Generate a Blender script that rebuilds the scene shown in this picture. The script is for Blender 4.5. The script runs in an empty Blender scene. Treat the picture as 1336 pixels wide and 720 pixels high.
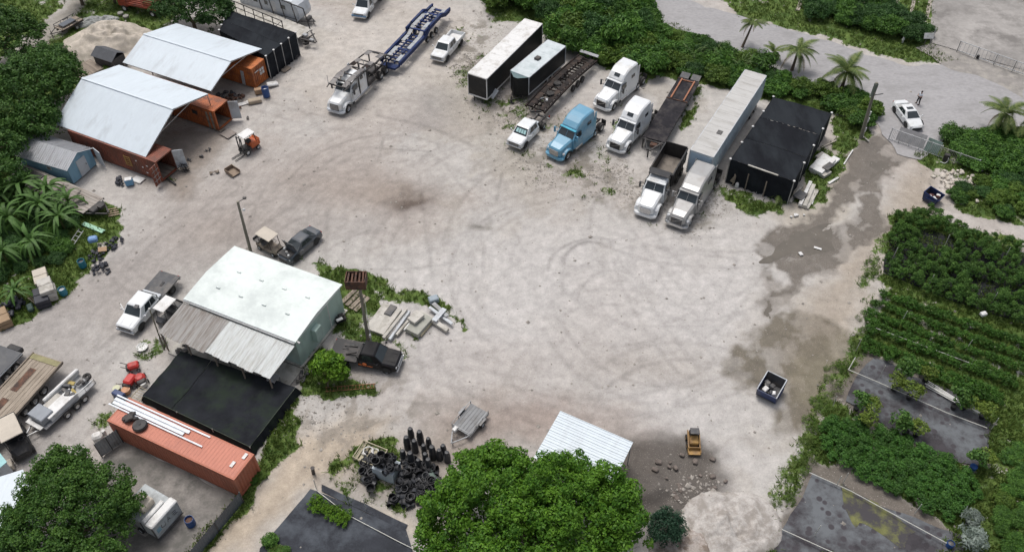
import bpy, bmesh, math, random
import numpy as np
from mathutils import Vector, Matrix, noise as mnoise
random.seed(7)
RNG = np.random.default_rng(11)
sc = bpy.context.scene
COL = sc.collection
# ---------------------------------------------------------------- camera
FPX, PITCH, CAMH = 1127.0, math.radians(46.5), 58.9
cam_d = bpy.data.cameras.new('camera'); cam = bpy.data.objects.new('camera', cam_d); COL.objects.link(cam)
cam.location = (0, 0, CAMH); cam.rotation_euler = (math.pi/2 - PITCH, 0, 0)
cam_d.sensor_width = 36; cam_d.lens = FPX/1336*36; cam_d.clip_start = 0.5; cam_d.clip_end = 6000
sc.camera = cam
# ---------------------------------------------------------------- sky, sun, exposure (bright overcast day)
SUN_EL, SUN_AZ = math.radians(70), math.radians(-28)      # azimuth of the sun measured from +Y clockwise
w = bpy.data.worlds.new('World'); sc.world = w; w.use_nodes = True
nt = w.node_tree; bg = nt.nodes['Background']; sky = nt.nodes.new('ShaderNodeTexSky')
sky.sky_type = 'NISHITA'; sky.sun_disc = False; sky.sun_elevation = SUN_EL; sky.sun_rotation = SUN_AZ
sky.air_density = 1.0; sky.dust_density = 6.0; sky.ozone_density = 1.5
hs = nt.nodes.new('ShaderNodeHueSaturation'); hs.inputs['Saturation'].default_value = 0.5
nt.links.new(sky.outputs[0], hs.inputs['Color']); nt.links.new(hs.outputs[0], bg.inputs[0])
bg.inputs[1].default_value = 0.106
sun_d = bpy.data.lights.new('sun', 'SUN'); sun = bpy.data.objects.new('sun', sun_d); COL.objects.link(sun)
sun_d.energy = 1.2; sun_d.angle = math.radians(20); sun_d.color = (1, 0.97, 0.93)
sdir = Vector((math.sin(SUN_AZ)*math.cos(SUN_EL), math.cos(SUN_AZ)*math.cos(SUN_EL), math.sin(SUN_EL)))
sun.rotation_euler = sdir.to_track_quat('Z', 'Y').to_euler(); sun.location = (0, 0, 80)
sc.view_settings.view_transform = 'Standard'; sc.view_settings.look = 'None'
sc.view_settings.gamma = 1; sc.view_settings.exposure = 0.37
# ---------------------------------------------------------------- survey: a photo point back onto the plane at height z
CT, ST = math.cos(PITCH), math.sin(PITCH)
def G(u, v, z=0.0):
    a = (u-668)/FPX; b = -(v-360)/FPX
    t = (z-CAMH)/(b*CT-ST)
    return Vector((a*t, (b*ST+CT)*t, z))
def yaw_of(p, q):
    return math.atan2(q[1]-p[1], q[0]-p[0])
# ---------------------------------------------------------------- materials
MATS = {}
def mat(name, col, rough=0.6, metal=0.0, var=0.12, scale=1.5, fine=0.06, dirt=None, dirt_amt=0.0, dscale=0.8, stretch=None, spec=0.5, bump=0.0, bscale=20, coat=0.0, rnd=True, rings=False):
    if name in MATS: return MATS[name]
    m = bpy.data.materials.new(name); m.use_nodes = True; MATS[name] = m
    n = m.node_tree; N = n.nodes; Lk = n.links.new; b = N['Principled BSDF']
    b.inputs['Roughness'].default_value = rough; b.inputs['Metallic'].default_value = metal
    b.inputs['Specular IOR Level'].default_value = spec
    if coat: b.inputs['Coat Weight'].default_value = coat; b.inputs['Coat Roughness'].default_value = 0.08
    tc = N.new('ShaderNodeTexCoord'); mp = N.new('ShaderNodeMapping'); Lk(tc.outputs['Object'], mp.inputs[0])
    if stretch: mp.inputs['Scale'].default_value = stretch
    oi = N.new('ShaderNodeObjectInfo'); va = N.new('ShaderNodeVectorMath'); va.operation = 'ADD'
    sc_ = N.new('ShaderNodeVectorMath'); sc_.operation = 'SCALE'; sc_.inputs['Scale'].default_value = 37.0 if rnd else 0.0
    cx = N.new('ShaderNodeCombineXYZ')
    for k in range(3): Lk(oi.outputs['Random'], cx.inputs[k])
    Lk(cx.outputs[0], sc_.inputs[0]); Lk(mp.outputs[0], va.inputs[0]); Lk(sc_.outputs[0], va.inputs[1])
    def noise(s, det=4, rg=0.6):
        t = N.new('ShaderNodeTexNoise'); t.inputs['Scale'].default_value = s; t.inputs['Detail'].default_value = det
        t.inputs['Roughness'].default_value = rg; Lk(va.outputs[0], t.inputs['Vector']); return t.outputs['Fac']
    def rng(s, a, b_, lo=0.3, hi=0.7):
        r = N.new('ShaderNodeMapRange'); r.inputs['From Min'].default_value = lo; r.inputs['From Max'].default_value = hi
        r.inputs['To Min'].default_value = a; r.inputs['To Max'].default_value = b_; Lk(s, r.inputs['Value']); return r.outputs[0]
    def mul(a, b_):
        r = N.new('ShaderNodeMath'); r.operation = 'MULTIPLY'; Lk(a, r.inputs[0]); Lk(b_, r.inputs[1]); return r.outputs[0]
    v = mul(rng(noise(scale), 1-var, 1+var), rng(noise(scale*14, 2), 1-fine, 1+fine))
    sv = N.new('ShaderNodeVectorMath'); sv.operation = 'SCALE'; sv.inputs[0].default_value = col[:3]; Lk(v, sv.inputs['Scale'])
    out = sv.outputs[0]
    if dirt:
        mx = N.new('ShaderNodeMix'); mx.data_type = 'RGBA'
        Lk(rng(noise(dscale, 8, 0.7), 0, 1, 0.62-0.28*dirt_amt-0.05, 0.62-0.28*dirt_amt+0.12), mx.inputs[0])
        Lk(out, mx.inputs[6]); mx.inputs[7].default_value = (*dirt, 1); out = mx.outputs[2]
    if rings:
        vo = N.new('ShaderNodeTexVoronoi'); vo.inputs['Scale'].default_value = 1.15; vo.inputs['Randomness'].default_value = .95; Lk(va.outputs[0], vo.inputs['Vector'])
        r1 = N.new('ShaderNodeMapRange'); Lk(vo.outputs['Distance'], r1.inputs['Value']); r1.inputs['From Min'].default_value = .22; r1.inputs['From Max'].default_value = .30
        r2 = N.new('ShaderNodeMix'); r2.data_type = 'RGBA'; Lk(r1.outputs[0], r2.inputs[0]); r2.inputs[6].default_value = (*[c*1.25 for c in col[:3]], 1); Lk(out, r2.inputs[7]); out = r2.outputs[2]
    Lk(out, b.inputs['Base Color'])
    if bump:
        bp = N.new('ShaderNodeBump'); bp.inputs['Strength'].default_value = bump; bp.inputs['Distance'].default_value = 0.03
        Lk(noise(bscale, 3), bp.inputs['Height']); Lk(bp.outputs[0], b.inputs['Normal'])
    return m
def leafmat(name, dark, light, trans=0.25, rough=0.55):
    if name in MATS: return MATS[name]
    m = bpy.data.materials.new(name); m.use_nodes = True; MATS[name] = m
    n = m.node_tree; N = n.nodes; Lk = n.links.new; b = N['Principled BSDF']; out = N['Material Output']
    b.inputs['Roughness'].default_value = rough; b.inputs['Specular IOR Level'].default_value = 0.25
    at = N.new('ShaderNodeAttribute'); at.attribute_name = 'tone'
    mx = N.new('ShaderNodeMix'); mx.data_type = 'RGBA'; Lk(at.outputs['Fac'], mx.inputs[0])
    mx.inputs[6].default_value = (*dark, 1); mx.inputs[7].default_value = (*light, 1)
    oi = N.new('ShaderNodeObjectInfo'); r = N.new('ShaderNodeMapRange'); r.inputs['To Min'].default_value = 0.8; r.inputs['To Max'].default_value = 1.2
    Lk(oi.outputs['Random'], r.inputs['Value'])
    sv = N.new('ShaderNodeVectorMath'); sv.operation = 'SCALE'; Lk(mx.outputs[2], sv.inputs[0]); Lk(r.outputs[0], sv.inputs['Scale'])
    Lk(sv.outputs[0], b.inputs['Base Color'])
    t = N.new('ShaderNodeBsdfTranslucent'); Lk(sv.outputs[0], t.inputs[0])
    ms = N.new('ShaderNodeMixShader'); ms.inputs[0].default_value = trans
    Lk(b.outputs[0], ms.inputs[1]); Lk(t.outputs[0], ms.inputs[2]); Lk(ms.outputs[0], out.inputs[0])
    return m
# ---------------------------------------------------------------- mesh builder
class MB:
    def __init__(s): s.v = []; s.f = []; s.M = None
    def put(s, pts, faces):
        k = len(s.v)
        if s.M is not None: pts = [s.M @ Vector(p) for p in pts]
        s.v += [tuple(p) for p in pts]; s.f += [tuple(k+i for i in f) for f in faces]; return s
    def box(s, c, d, rz=0, rx=0, ry=0, ch=0.0, taper=1.0):
        hx, hy, hz = d[0]/2, d[1]/2, d[2]/2
        if ch <= 0:
            P = [(-hx,-hy,-hz),(hx,-hy,-hz),(hx,hy,-hz),(-hx,hy,-hz),(-hx*taper,-hy*taper,hz),(hx*taper,-hy*taper,hz),(hx*taper,hy*taper,hz),(-hx*taper,hy*taper,hz)]
            F = [(0,3,2,1),(4,5,6,7),(0,1,5,4),(1,2,6,5),(2,3,7,6),(3,0,4,7)]
        else:
            P = []; 
            for z, q in ((-hz, ch), (-hz+ch, 0), (hz-ch, 0), (hz, ch)):
                a, b = hx-q, hy-q; c2 = ch if q == 0 else ch*0.6
                P += [(-a+c2,-b,z),(a-c2,-b,z),(a,-b+c2,z),(a,b-c2,z),(a-c2,b,z),(-a+c2,b,z),(-a,b-c2,z),(-a,-b+c2,z)]
            F = [tuple(range(7,-1,-1)), tuple(range(24,32))]
            for r in range(3):
                for i in range(8): F.append((r*8+i, r*8+(i+1)%8, r*8+8+(i+1)%8, r*8+8+i))
        R = Matrix.Translation(c) @ Matrix.Rotation(rz,4,'Z') @ Matrix.Rotation(ry,4,'Y') @ Matrix.Rotation(rx,4,'X')
        return s.put([R @ Vector(p) for p in P], F)
    def cyl(s, p0, p1, r0, r1=None, n=10, cap=True):
        p0 = Vector(p0); p1 = Vector(p1); r1 = r0 if r1 is None else r1
        q = (p1-p0).to_track_quat('Z', 'Y'); P = []
        for p, r in ((p0, r0), (p1, r1)):
            for i in range(n):
                a = 2*math.pi*i/n; P.append(p + q @ Vector((r*math.cos(a), r*math.sin(a), 0)))
        F = [(i, (i+1)%n, n+(i+1)%n, n+i) for i in range(n)]
        if cap: F += [tuple(range(n-1,-1,-1)), tuple(range(n, 2*n))]
        return s.put(P, F)
    def tube(s, pts, r, n=6):
        for a, b in zip(pts[:-1], pts[1:]): s.cyl(a, b, r, n=n)
        return s
    def bar(s, a, b, w, h=None):
        a = Vector(a); b = Vector(b); h = h or w; d = b-a; L = d.length
        rz = math.atan2(d.y, d.x); ry = -math.asin(max(-1, min(1, d.z/max(L, 1e-6))))
        return s.box((a+b)/2, (L, w, h), rz=rz, ry=ry)
    def loft(s, rings, cap=True, closed=True):
        n = len(rings[0]); P = [p for r in rings for p in r]; F = []
        for k in range(len(rings)-1):
            for i in range(n if closed else n-1): F.append((k*n+i, k*n+(i+1)%n, (k+1)*n+(i+1)%n, (k+1)*n+i))
        if cap: F += [tuple(range(n-1,-1,-1)), tuple(range((len(rings)-1)*n, len(rings)*n))]
        return s.put(P, F)
    def quad(s, a, b, c, d, th=0.0):
        if th <= 0: return s.put([a,b,c,d], [(0,1,2,3)])
        a,b,c,d = map(Vector, (a,b,c,d)); nn = (b-a).cross(d-a).normalized()*th
        return s.put([a,b,c,d,a+nn,b+nn,c+nn,d+nn], [(3,2,1,0),(4,5,6,7),(0,1,5,4),(1,2,6,5),(2,3,7,6),(3,0,4,7)])
    def prism(s, poly, z0, z1):
        n = len(poly)
        return s.put([(p[0],p[1],z0) for p in poly]+[(p[0],p[1],z1) for p in poly],
            [tuple(range(n-1,-1,-1)), tuple(range(n,2*n))]+[(i,(i+1)%n,n+(i+1)%n,n+i) for i in range(n)])
    def lathe(s, c, prof, n=12, axis='Z'):
        rings = []
        for i in range(n):
            a = 2*math.pi*i/n; ca, sa = math.cos(a), math.sin(a); ring = []
            for r, h in prof:
                p = (r*ca, r*sa, h) if axis == 'Z' else ((r*ca, h, r*sa) if axis == 'Y' else (h, r*ca, r*sa))
                ring.append((c[0]+p[0], c[1]+p[1], c[2]+p[2]))
            rings.append(ring)
        m = len(prof); P = [p for r in rings for p in r]; F = []
        for i in range(n):
            for k in range(m-1): F.append((i*m+k, ((i+1)%n)*m+k, ((i+1)%n)*m+k+1, i*m+k+1))
        return s.put(P, F)
    def mesh(s, name, m, smooth=False):
        me = bpy.data.meshes.new(name); me.from_pydata(s.v, [], s.f); me.update()
        if m: me.materials.append(m)
        bm = bmesh.new(); bm.from_mesh(me); bmesh.ops.recalc_face_normals(bm, faces=bm.faces); bm.to_mesh(me); bm.free()
        if smooth:
            for p in me.polygons: p.use_smooth = True
        return me
    def build(s, name, m, parent=None, smooth=False):
        return link(name, s.mesh(name, m, smooth), parent)
def link(name, me, parent=None, loc=None, rz=0):
    o = bpy.data.objects.new(name, me); COL.objects.link(o); o.parent = parent
    if loc is not None: o.location = loc
    if rz: o.rotation_euler = (0, 0, rz)
    return o
def tag(o, label=None, cat=None, group=None, kind=None):
    if label: o['label'] = label
    if cat: o['category'] = cat
    if group: o['group'] = group
    if kind: o['kind'] = kind
    return o
def thing(name, label, cat, loc=(0,0,0), rz=0, group=None):
    o = bpy.data.objects.new(name, None); COL.objects.link(o); o.location = loc; o.rotation_euler = (0,0,rz)
    o.empty_display_size = 0.3
    return tag(o, label, cat, group)
def clone(root, loc, rz, label=None, scale=None, group=None):
    r = root.copy(); COL.objects.link(r); r.location = loc; r.rotation_euler = (0,0,rz)
    if label: r['label'] = label
    if group: r['group'] = group
    if scale: r.scale = scale if hasattr(scale, '__len__') else (scale,)*3
    for ch in root.children:
        c = ch.copy(); COL.objects.link(c); c.parent = r
        for g in ch.children:
            d = g.copy(); COL.objects.link(d); d.parent = c
    return r
def one(mb, name, m, label, cat, loc=(0,0,0), rz=0, group=None, smooth=False):
    o = mb.build(name, m, None, smooth); o.location = loc; o.rotation_euler = (0,0,rz); return tag(o, label, cat, group)
def stand(front, rear, L, zf=0.6, zr=0.9):
    """ground spot and heading of a vehicle from its nose and tail points"""
    p = G(front[0], front[1], zf); q = G(rear[0], rear[1], zr); y = yaw_of(q, p)
    return Vector((p.x-math.cos(y)*L/2, p.y-math.sin(y)*L/2, 0)), y
def rim_box(u, v, z): return G(u, v, z)
# numpy leaf cloud: every leaf a bent rhombus
def leaves_mesh(name, C, N, size, tone, m, aspect=0.55, bend=0.25):
    n = len(C); size = np.broadcast_to(size, (n,)).reshape(n, 1)
    N = N/np.maximum(np.linalg.norm(N, axis=1, keepdims=True), 1e-6)
    r = RNG.normal(size=(n, 3)); T = r-(r*N).sum(1, keepdims=True)*N; T /= np.maximum(np.linalg.norm(T, axis=1, keepdims=True), 1e-6)
    B = np.cross(N, T)
    P = np.empty((n, 4, 3)); P[:,0] = C-T*size*0.5; P[:,1] = C-B*size*aspect*0.5+N*size*bend*0.3
    P[:,2] = C+T*size*0.5-N*size*bend*0.4; P[:,3] = C+B*size*aspect*0.5+N*size*bend*0.3
    me = bpy.data.meshes.new(name); me.vertices.add(4*n); me.loops.add(4*n); me.polygons.add(n)
    me.vertices.foreach_set('co', P.reshape(-1)); me.loops.foreach_set('vertex_index', np.arange(4*n, dtype=np.int32))
    me.polygons.foreach_set('loop_start', np.arange(0, 4*n, 4, dtype=np.int32)); me.polygons.foreach_set('loop_total', np.full(n, 4, dtype=np.int32))
    me.update(calc_edges=True)
    a = me.attributes.new('tone', 'FLOAT', 'POINT'); a.data.foreach_set('value', np.repeat(np.clip(tone, 0, 1), 4).astype(np.float32))
    me.materials.append(m); return me
def clumps(centers, radii, per, flat=0.75, up=0.5):
    """leaves over the skins of many small balls; returns points, normals, tones"""
    k = len(centers); d = RNG.normal(size=(k*per, 3)); d[:,2] = np.abs(d[:,2])*0.9-0.25*np.random.default_rng(3).random(k*per)
    d /= np.linalg.norm(d, axis=1, keepdims=True)
    R = np.repeat(np.asarray(radii), per)[:,None]*RNG.uniform(0.55, 1.08, size=(k*per,1))
    C = np.repeat(np.asarray(centers), per, axis=0)+d*R*np.array([1,1,flat])
    N = d+np.array([0,0,up])+RNG.normal(size=d.shape)*0.55
    t = np.repeat(RNG.uniform(0.15, 0.75, k), per)+RNG.normal(size=k*per)*0.22
    return C, N, t
# ================================================================ THE GROUND (one sheet, dense where the yard is)
def smooth(a, b, x):
    t = np.clip((x-a)/(b-a), 0, 1); return t*t*(3-2*t)
def vnoise(x, y, s, seed, octaves=4):
    r = np.zeros_like(x); amp = 1.0; tot = 0
    for o in range(octaves):
        g = np.random.default_rng(seed*17+o).random((257, 257)); g[:, -1] = g[:, 0]; g[-1] = g[0]
        fx = (x/s+1000*0.37*seed) % 256; fy = (y/s+911*0.21*seed) % 256
        ix = np.floor(fx).astype(int) % 256; iy = np.floor(fy).astype(int) % 256; tx = fx-np.floor(fx); ty = fy-np.floor(fy)
        tx = tx*tx*(3-2*tx); ty = ty*ty*(3-2*ty)
        r += amp*((g[iy,ix]*(1-tx)+g[iy,ix+1]*tx)*(1-ty)+(g[iy+1,ix]*(1-tx)+g[iy+1,ix+1]*tx)*ty); tot += amp; amp *= 0.55; s = s/2.03
    return r/tot
def inpoly(X, Y, poly):
    ins = np.zeros(X.shape, bool); n = len(poly)
    for i in range(n):
        (x0, y0), (x1, y1) = poly[i], poly[(i+1) % n]
        if y0 == y1: continue
        c = ((y0 > Y) != (y1 > Y)) & (X < (x1-x0)*(Y-y0)/(y1-y0)+x0); ins ^= c
    return ins
def segdist(X, Y, pts):
    d = np.full(X.shape, 1e9)
    for (x0, y0), (x1, y1) in zip(pts[:-1], pts[1:]):
        vx, vy = x1-x0, y1-y0; L2 = vx*vx+vy*vy+1e-9
        t = np.clip(((X-x0)*vx+(Y-y0)*vy)/L2, 0, 1); d = np.minimum(d, np.hypot(X-x0-t*vx, Y-y0-t*vy))
    return d
def W(poly): return [tuple(G(*p)[:2]) for p in poly]
xs = np.concatenate([-np.geomspace(1800, 75, 14), np.arange(-74, 78, 0.2), np.geomspace(79, 1800, 14)])
ys = np.concatenate([-np.geomspace(900, 5, 8), np.arange(22, 114, 0.2), np.geomspace(116, 2500, 16)])
GX, GY = np.meshgrid(xs, ys)
# wobble the survey position so that every zone gets a ragged edge
wx = GX+(vnoise(GX, GY, 2.2, 1)-0.5)*2.2+(vnoise(GX, GY, 0.7, 5, 2)-0.5)*0.7; wy = GY+(vnoise(GX, GY, 2.2, 2)-0.5)*2.2+(vnoise(GX, GY, 0.7, 6, 2)-0.5)*0.7
def zone(poly, soft=0.7):
    P = W(poly); x0 = min(p[0] for p in P)-3; x1 = max(p[0] for p in P)+3; y0 = min(p[1] for p in P)-3; y1 = max(p[1] for p in P)+3
    out = np.zeros(GX.shape); j = np.where((ys > y0) & (ys < y1))[0]; i = np.where((xs > x0) & (xs < x1))[0]
    if len(j) == 0 or len(i) == 0: return out
    sl = (slice(j[0], j[-1]+1), slice(i[0], i[-1]+1)); X, Y = wx[sl], wy[sl]
    d = segdist(X, Y, P+[P[0]]); d = np.where(inpoly(X, Y, P), d, -d); out[sl] = smooth(-soft, soft, d); return out
def wline(P, wdt, amt, acc):
    i0, i1 = np.searchsorted(xs, [min(p[0] for p in P)-1, max(p[0] for p in P)+1]); j0, j1 = np.searchsorted(ys, [min(p[1] for p in P)-1, max(p[1] for p in P)+1]); sl = (slice(j0, j1), slice(i0, i1))
    if i1 > i0 and j1 > j0: acc[sl] = np.maximum(acc[sl], np.clip(1-segdist(GX[sl], GY[sl], P)/wdt, 0, 1)*amt)
def spot(u, v, r, ry=None, z=0):
    p = G(u, v); return np.exp(-(((wx-p.x)/r)**2+((wy-p.y)/(ry or r))**2))
n1 = vnoise(GX, GY, 9, 3, 5); n2 = vnoise(GX, GY, 3, 4, 4); n3 = vnoise(GX, GY, 22, 9, 3)
tint = np.ones(GX.shape+(3,))*np.array([0.42, 0.40, 0.378])
def blend(mask, col, amt=1.0):
    a = (np.clip(mask, 0, 1)*amt)[..., None]; tint[:] = tint*(1-a)+np.array(col)*a
blend(smooth(0.42, 0.68, n1), (0.36, 0.32, 0.29), 0.6)
blend(smooth(0.5, 0.7, n2)*smooth(0.35, 0.6, n3), (0.33, 0.30, 0.26), 0.45)
# paler packed middle of the yard, duller left part
blend(zone([(600,300),(960,290),(990,340),(1000,420),(940,500),(960,600),(700,520),(520,500),(480,370)], 5), (0.465, 0.445, 0.43), 0.75)
blend(zone([(330,90),(470,150),(640,110),(620,20),(520,0),(380,60)], 5), (0.47, 0.435, 0.395), 0.6)
blend(zone([(-40,430),(130,330),(260,260),(500,300),(330,330),(140,440),(60,640),(-60,640)], 4), (0.31, 0.288, 0.272), 0.75)
blend(zone([(160,240),(400,180),(560,210),(540,300),(400,290),(240,330)], 5), (0.34, 0.305, 0.28), 0.6)
blend(zone([(230,720),(330,640),(390,560),(500,540),(480,600),(400,640),(330,720)], 1.5), (0.42, 0.35, 0.27), 0.8)
blend(zone([(420,660),(600,700),(520,690),(430,640)], 1), (0.5, 0.43, 0.33), 0.7)
blend(zone([(140,575),(310,650),(250,720),(120,720)], 0.6), (0.24, 0.215, 0.19), 0.9)
# stains and dirt with a shape of their own
blend(spot(532, 262, 2.2, 1.5), (0.08, 0.06, 0.05), 0.95); blend(spot(500, 250, 4.5, 2.0), (0.27, 0.22, 0.18), 0.45)
blend(spot(570, 130, 3.4, 3.4), (0.22, 0.21, 0.20), 0.6); blend(spot(560, 160, 4.4, 2.0), (0.28, 0.26, 0.25), 0.4)
blend(spot(632, 297, 0.9, 0.5), (0.15, 0.14, 0.12), 0.8); blend(spot(920, 292, 1.0, 0.5), (0.16, 0.15, 0.12), 0.6)
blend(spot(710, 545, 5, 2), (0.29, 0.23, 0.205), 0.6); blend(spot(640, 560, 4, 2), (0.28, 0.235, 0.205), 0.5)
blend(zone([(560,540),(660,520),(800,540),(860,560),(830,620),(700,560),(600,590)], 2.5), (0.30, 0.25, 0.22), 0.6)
blend(zone([(800,572),(880,562),(940,588),(955,640),(915,700),(850,710),(790,630)], 1.4), (0.100, 0.088, 0.078), 0.93)
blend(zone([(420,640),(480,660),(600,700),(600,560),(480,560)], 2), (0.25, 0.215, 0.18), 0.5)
blend(spot(840, 480, 6, 2.2), (0.27, 0.235, 0.20), 0.4); blend(spot(780, 450, 3, 4), (0.33, 0.30, 0.275), 0.35)
blend(spot(660, 470, 6, 2.5), (0.33, 0.295, 0.27), 0.3); blend(spot(300, 300, 5, 3), (0.27, 0.23, 0.20), 0.4); blend(spot(430, 240, 7, 3), (0.30, 0.255, 0.225), 0.4)
blend(spot(700, 240, 6, 5), (0.36, 0.325, 0.295), 0.5)
blend(zone([(205,170),(300,165),(240,260),(190,235)], 1.2), (0.23, 0.195, 0.165), 0.8)
blend(zone([(560,95),(610,110),(700,200),(690,260),(600,180)], 2), (0.36, 0.33, 0.28), 0.4)
# gravel strip behind the trucks (coarse, mottled)
cg = zone([(560,40),(640,20),(700,130),(780,190),(860,260),(930,230),(960,260),(900,300),(820,270),(700,230),(640,160)], 3)
blend(cg*smooth(0.5, 0.62, vnoise(GX, GY, 1.3, 12, 4)), (0.17, 0.155, 0.13), 0.7)
blend(zone([(380,505),(520,480),(560,540),(430,600),(380,560)], 2)*smooth(0.5, 0.6, vnoise(GX, GY, 1.1, 13, 4)), (0.24, 0.215, 0.185), 0.65)
# right-hand sandy verge and bright spoil
blend(zone([(1060,380),(1130,300),(1160,270),(1200,200),(1230,270),(1150,330),(1110,430),(1090,520),(1050,560),(1020,470)], 2), (0.33, 0.285, 0.235), 0.8)
blend(zone([(1220,215),(1240,222),(1270,250),(1220,262)], 0.8), (0.50, 0.46, 0.42), 0.9)
# road, lots and paths as real colours
blend(zone([(-40,110),(60,30),(110,-20),(150,-20),(90,45),(40,90),(-20,150)], 1.0), (0.27, 0.25, 0.22), 0.9)
blend(zone([(1020,150),(1120,210),(1100,290),(1040,300),(1000,270),(1090,200)], 1.5), (0.36, 0.32, 0.26), 0.6)
# wet mud
wet = zone([(1118,182),(1155,172),(1180,190),(1200,215),(1165,235),(1150,262),(1165,300),(1120,325),(1090,352),(1052,360),(1038,392),(1016,402),(1012,418),(996,412),(992,392),(1010,382),(988,365),(986,350),(1002,346),(984,322),(1005,300),(1060,285),(1085,262),(1105,220)], 0.35)
dry = np.maximum.reduce([zone([(1125,255),(1130,250),(1112,285),(1075,300),(1078,288)], 0.3), zone([(1150,240),(1180,205),(1220,225),(1222,260),(1170,300),(1150,292),(1160,265)], 0.4),
    zone([(998,352),(1010,345),(1030,375),(1018,380)], 0.3), zone([(1035,388),(1060,360),(1100,352),(1150,310),(1170,330),(1130,380),(1100,450),(1050,410)], 0.8)])
wet = np.clip(wet-dry, 0, 1)*(.55+.45*smooth(.36,.46,vnoise(GX,GY,1.9,73,4)))
mud = np.maximum.reduce([zone([(942,478),(985,436),(1020,405),(1045,400),(1090,425),(1115,450),(1100,500),(1075,555),(1035,560),(1025,525),(990,505),(960,502)], 0.6), zone([(1010,535),(1050,530),(1060,560),(1020,575),(1008,560)], 0.7)])
wet_ = 0; mud = mud*(.60+.40*smooth(.36,.52,vnoise(GX,GY,1.5,71,4))); blend(mud, (0.145, 0.127, 0.098), 0.9); blend(zone([(1040,470),(1100,440),(1130,470),(1080,540),(1040,520)], 1.5), (0.22, 0.20, 0.145), 0.5)
blend(wet, (0.150, 0.132, 0.112), 0.94)
rr_ = np.hypot(GX-13, (GY-57)*1.25); th_ = np.arctan2((GY-57)*1.25, GX-13)
yard = zone([(380,120),(600,150),(860,290),(990,310),(985,420),(930,560),(700,530),(520,500),(430,360),(300,250)], 6)
tint *= (1-0.055*yard*(smooth(.52,.70,vnoise(rr_, th_*3.2, .55, 61, 3))+.6*smooth(.55,.75,vnoise(rr_*1.0, th_*2.0, .22, 63, 2))))[..., None]
rr2 = GX*math.cos(1.1)+GY*math.sin(1.1)+4*vnoise(GX, GY, 20, 65, 2); q2 = -GX*math.sin(1.1)+GY*math.cos(1.1)
lft = zone([(-40,640),(-40,430),(100,420),(180,260),(330,180),(470,260),(330,330),(200,470),(100,620)], 5)
tint *= (1-0.10*lft*smooth(.5,.7,vnoise(rr2*.12, q2, .5, 67, 3)))[..., None]
# wheel tracks
tracks = np.zeros(GX.shape)
def arc(cx, cy, rx, ry, a0, a1, n=24): return [(cx+rx*math.cos(math.radians(a0+(a1-a0)*i/n)), cy+ry*math.sin(math.radians(a0+(a1-a0)*i/n))) for i in range(n+1)]
for pts, wd, am in ((arc(780,352,65,42,180,290), 0.3, .7), (arc(770,345,35,30,175,290), .34, .9), ([(733,335),(734,385)], .3, .6), (arc(800,400,48,48,190,300), .3, .5), ([(775,315),(830,335),(880,345),(950,350),(1000,345)], .4, .5),
        ([(790,300),(850,320),(930,328),(990,328)], .4, .4), ([(820,310),(880,330),(960,336)], .35, .4), ([(490,150),(560,165),(640,200)], .4, .5), ([(490,193),(560,197)], .25, .9), ([(500,180),(495,205)], .25, .8),
        ([(655,225),(648,262)], .28, .7), ([(640,235),(610,300),(560,330)], .4, .3), ([(700,150),(640,215),(560,240),(420,230)], .5, .3), ([(860,420),(930,418),(990,400)], .4, .3), ([(850,425),(920,425)], .3, .4),
        (arc(700,330,90,70,100,200), .5, .25), ([(420,390),(330,370),(240,350)], .5, .2), ([(380,130),(420,170),(470,220),(560,280),(640,380)], .5, .22), ([(250,260),(340,250),(450,210),(560,190)], .5, .3), ([(260,275),(350,262),(460,222)], .5, .3),
        ([(600,110),(640,170),(700,210),(780,240),(860,262)], .5, .3), ([(560,200),(620,240),(660,330),(740,430)], .4, .2), ([(660,280),(690,340),(760,400),(860,440)], .4, .25), ([(100,620),(60,560),(110,470),(200,400),(330,300)], .4, .2),
        ([(310,720),(400,610),(470,560),(600,520)], .5, .3), ([(340,720),(430,620),(500,570)], .5, .25), ([(700,500),(760,530),(860,540),(980,480)], .5, .25), ([(1060,-20),(1150,20),(1336,80)], .5, .3)):
    wline(W(pts), wd, am, tracks)
tracks *= 0.45+0.8*vnoise(GX, GY, 1.6, 21, 3)
rgt = random.Random(5)
for k in range(44):
    p0 = (rgt.uniform(330,960), rgt.uniform(150,520)); a0 = rgt.uniform(0,6.28); cur = rgt.uniform(-.09,.09); P_ = []; p = G(*p0); x_, y_ = p.x, p.y
    for i in range(26): P_.append((x_, y_)); x_ += math.cos(a0)*.8; y_ += math.sin(a0)*.8; a0 += cur
    for off in (-.95, .95):
        Q_ = [(P_[i][0]-math.sin(math.atan2(P_[i+1][1]-P_[i][1], P_[i+1][0]-P_[i][0]))*off, P_[i][1]+math.cos(math.atan2(P_[i+1][1]-P_[i][1], P_[i+1][0]-P_[i][0]))*off) for i in range(25)]
        wline(Q_, .34, rgt.uniform(.15,.4), tracks)
tint *= (1-0.42*np.clip(tracks, 0, 1))[..., None]
tint *= (0.88+0.24*vnoise(GX, GY, 0.8, 31, 3))[..., None]; mt = np.array([.41,.385,.365]); tint = mt*(np.maximum(tint,.01)/mt)**1.10
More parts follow.
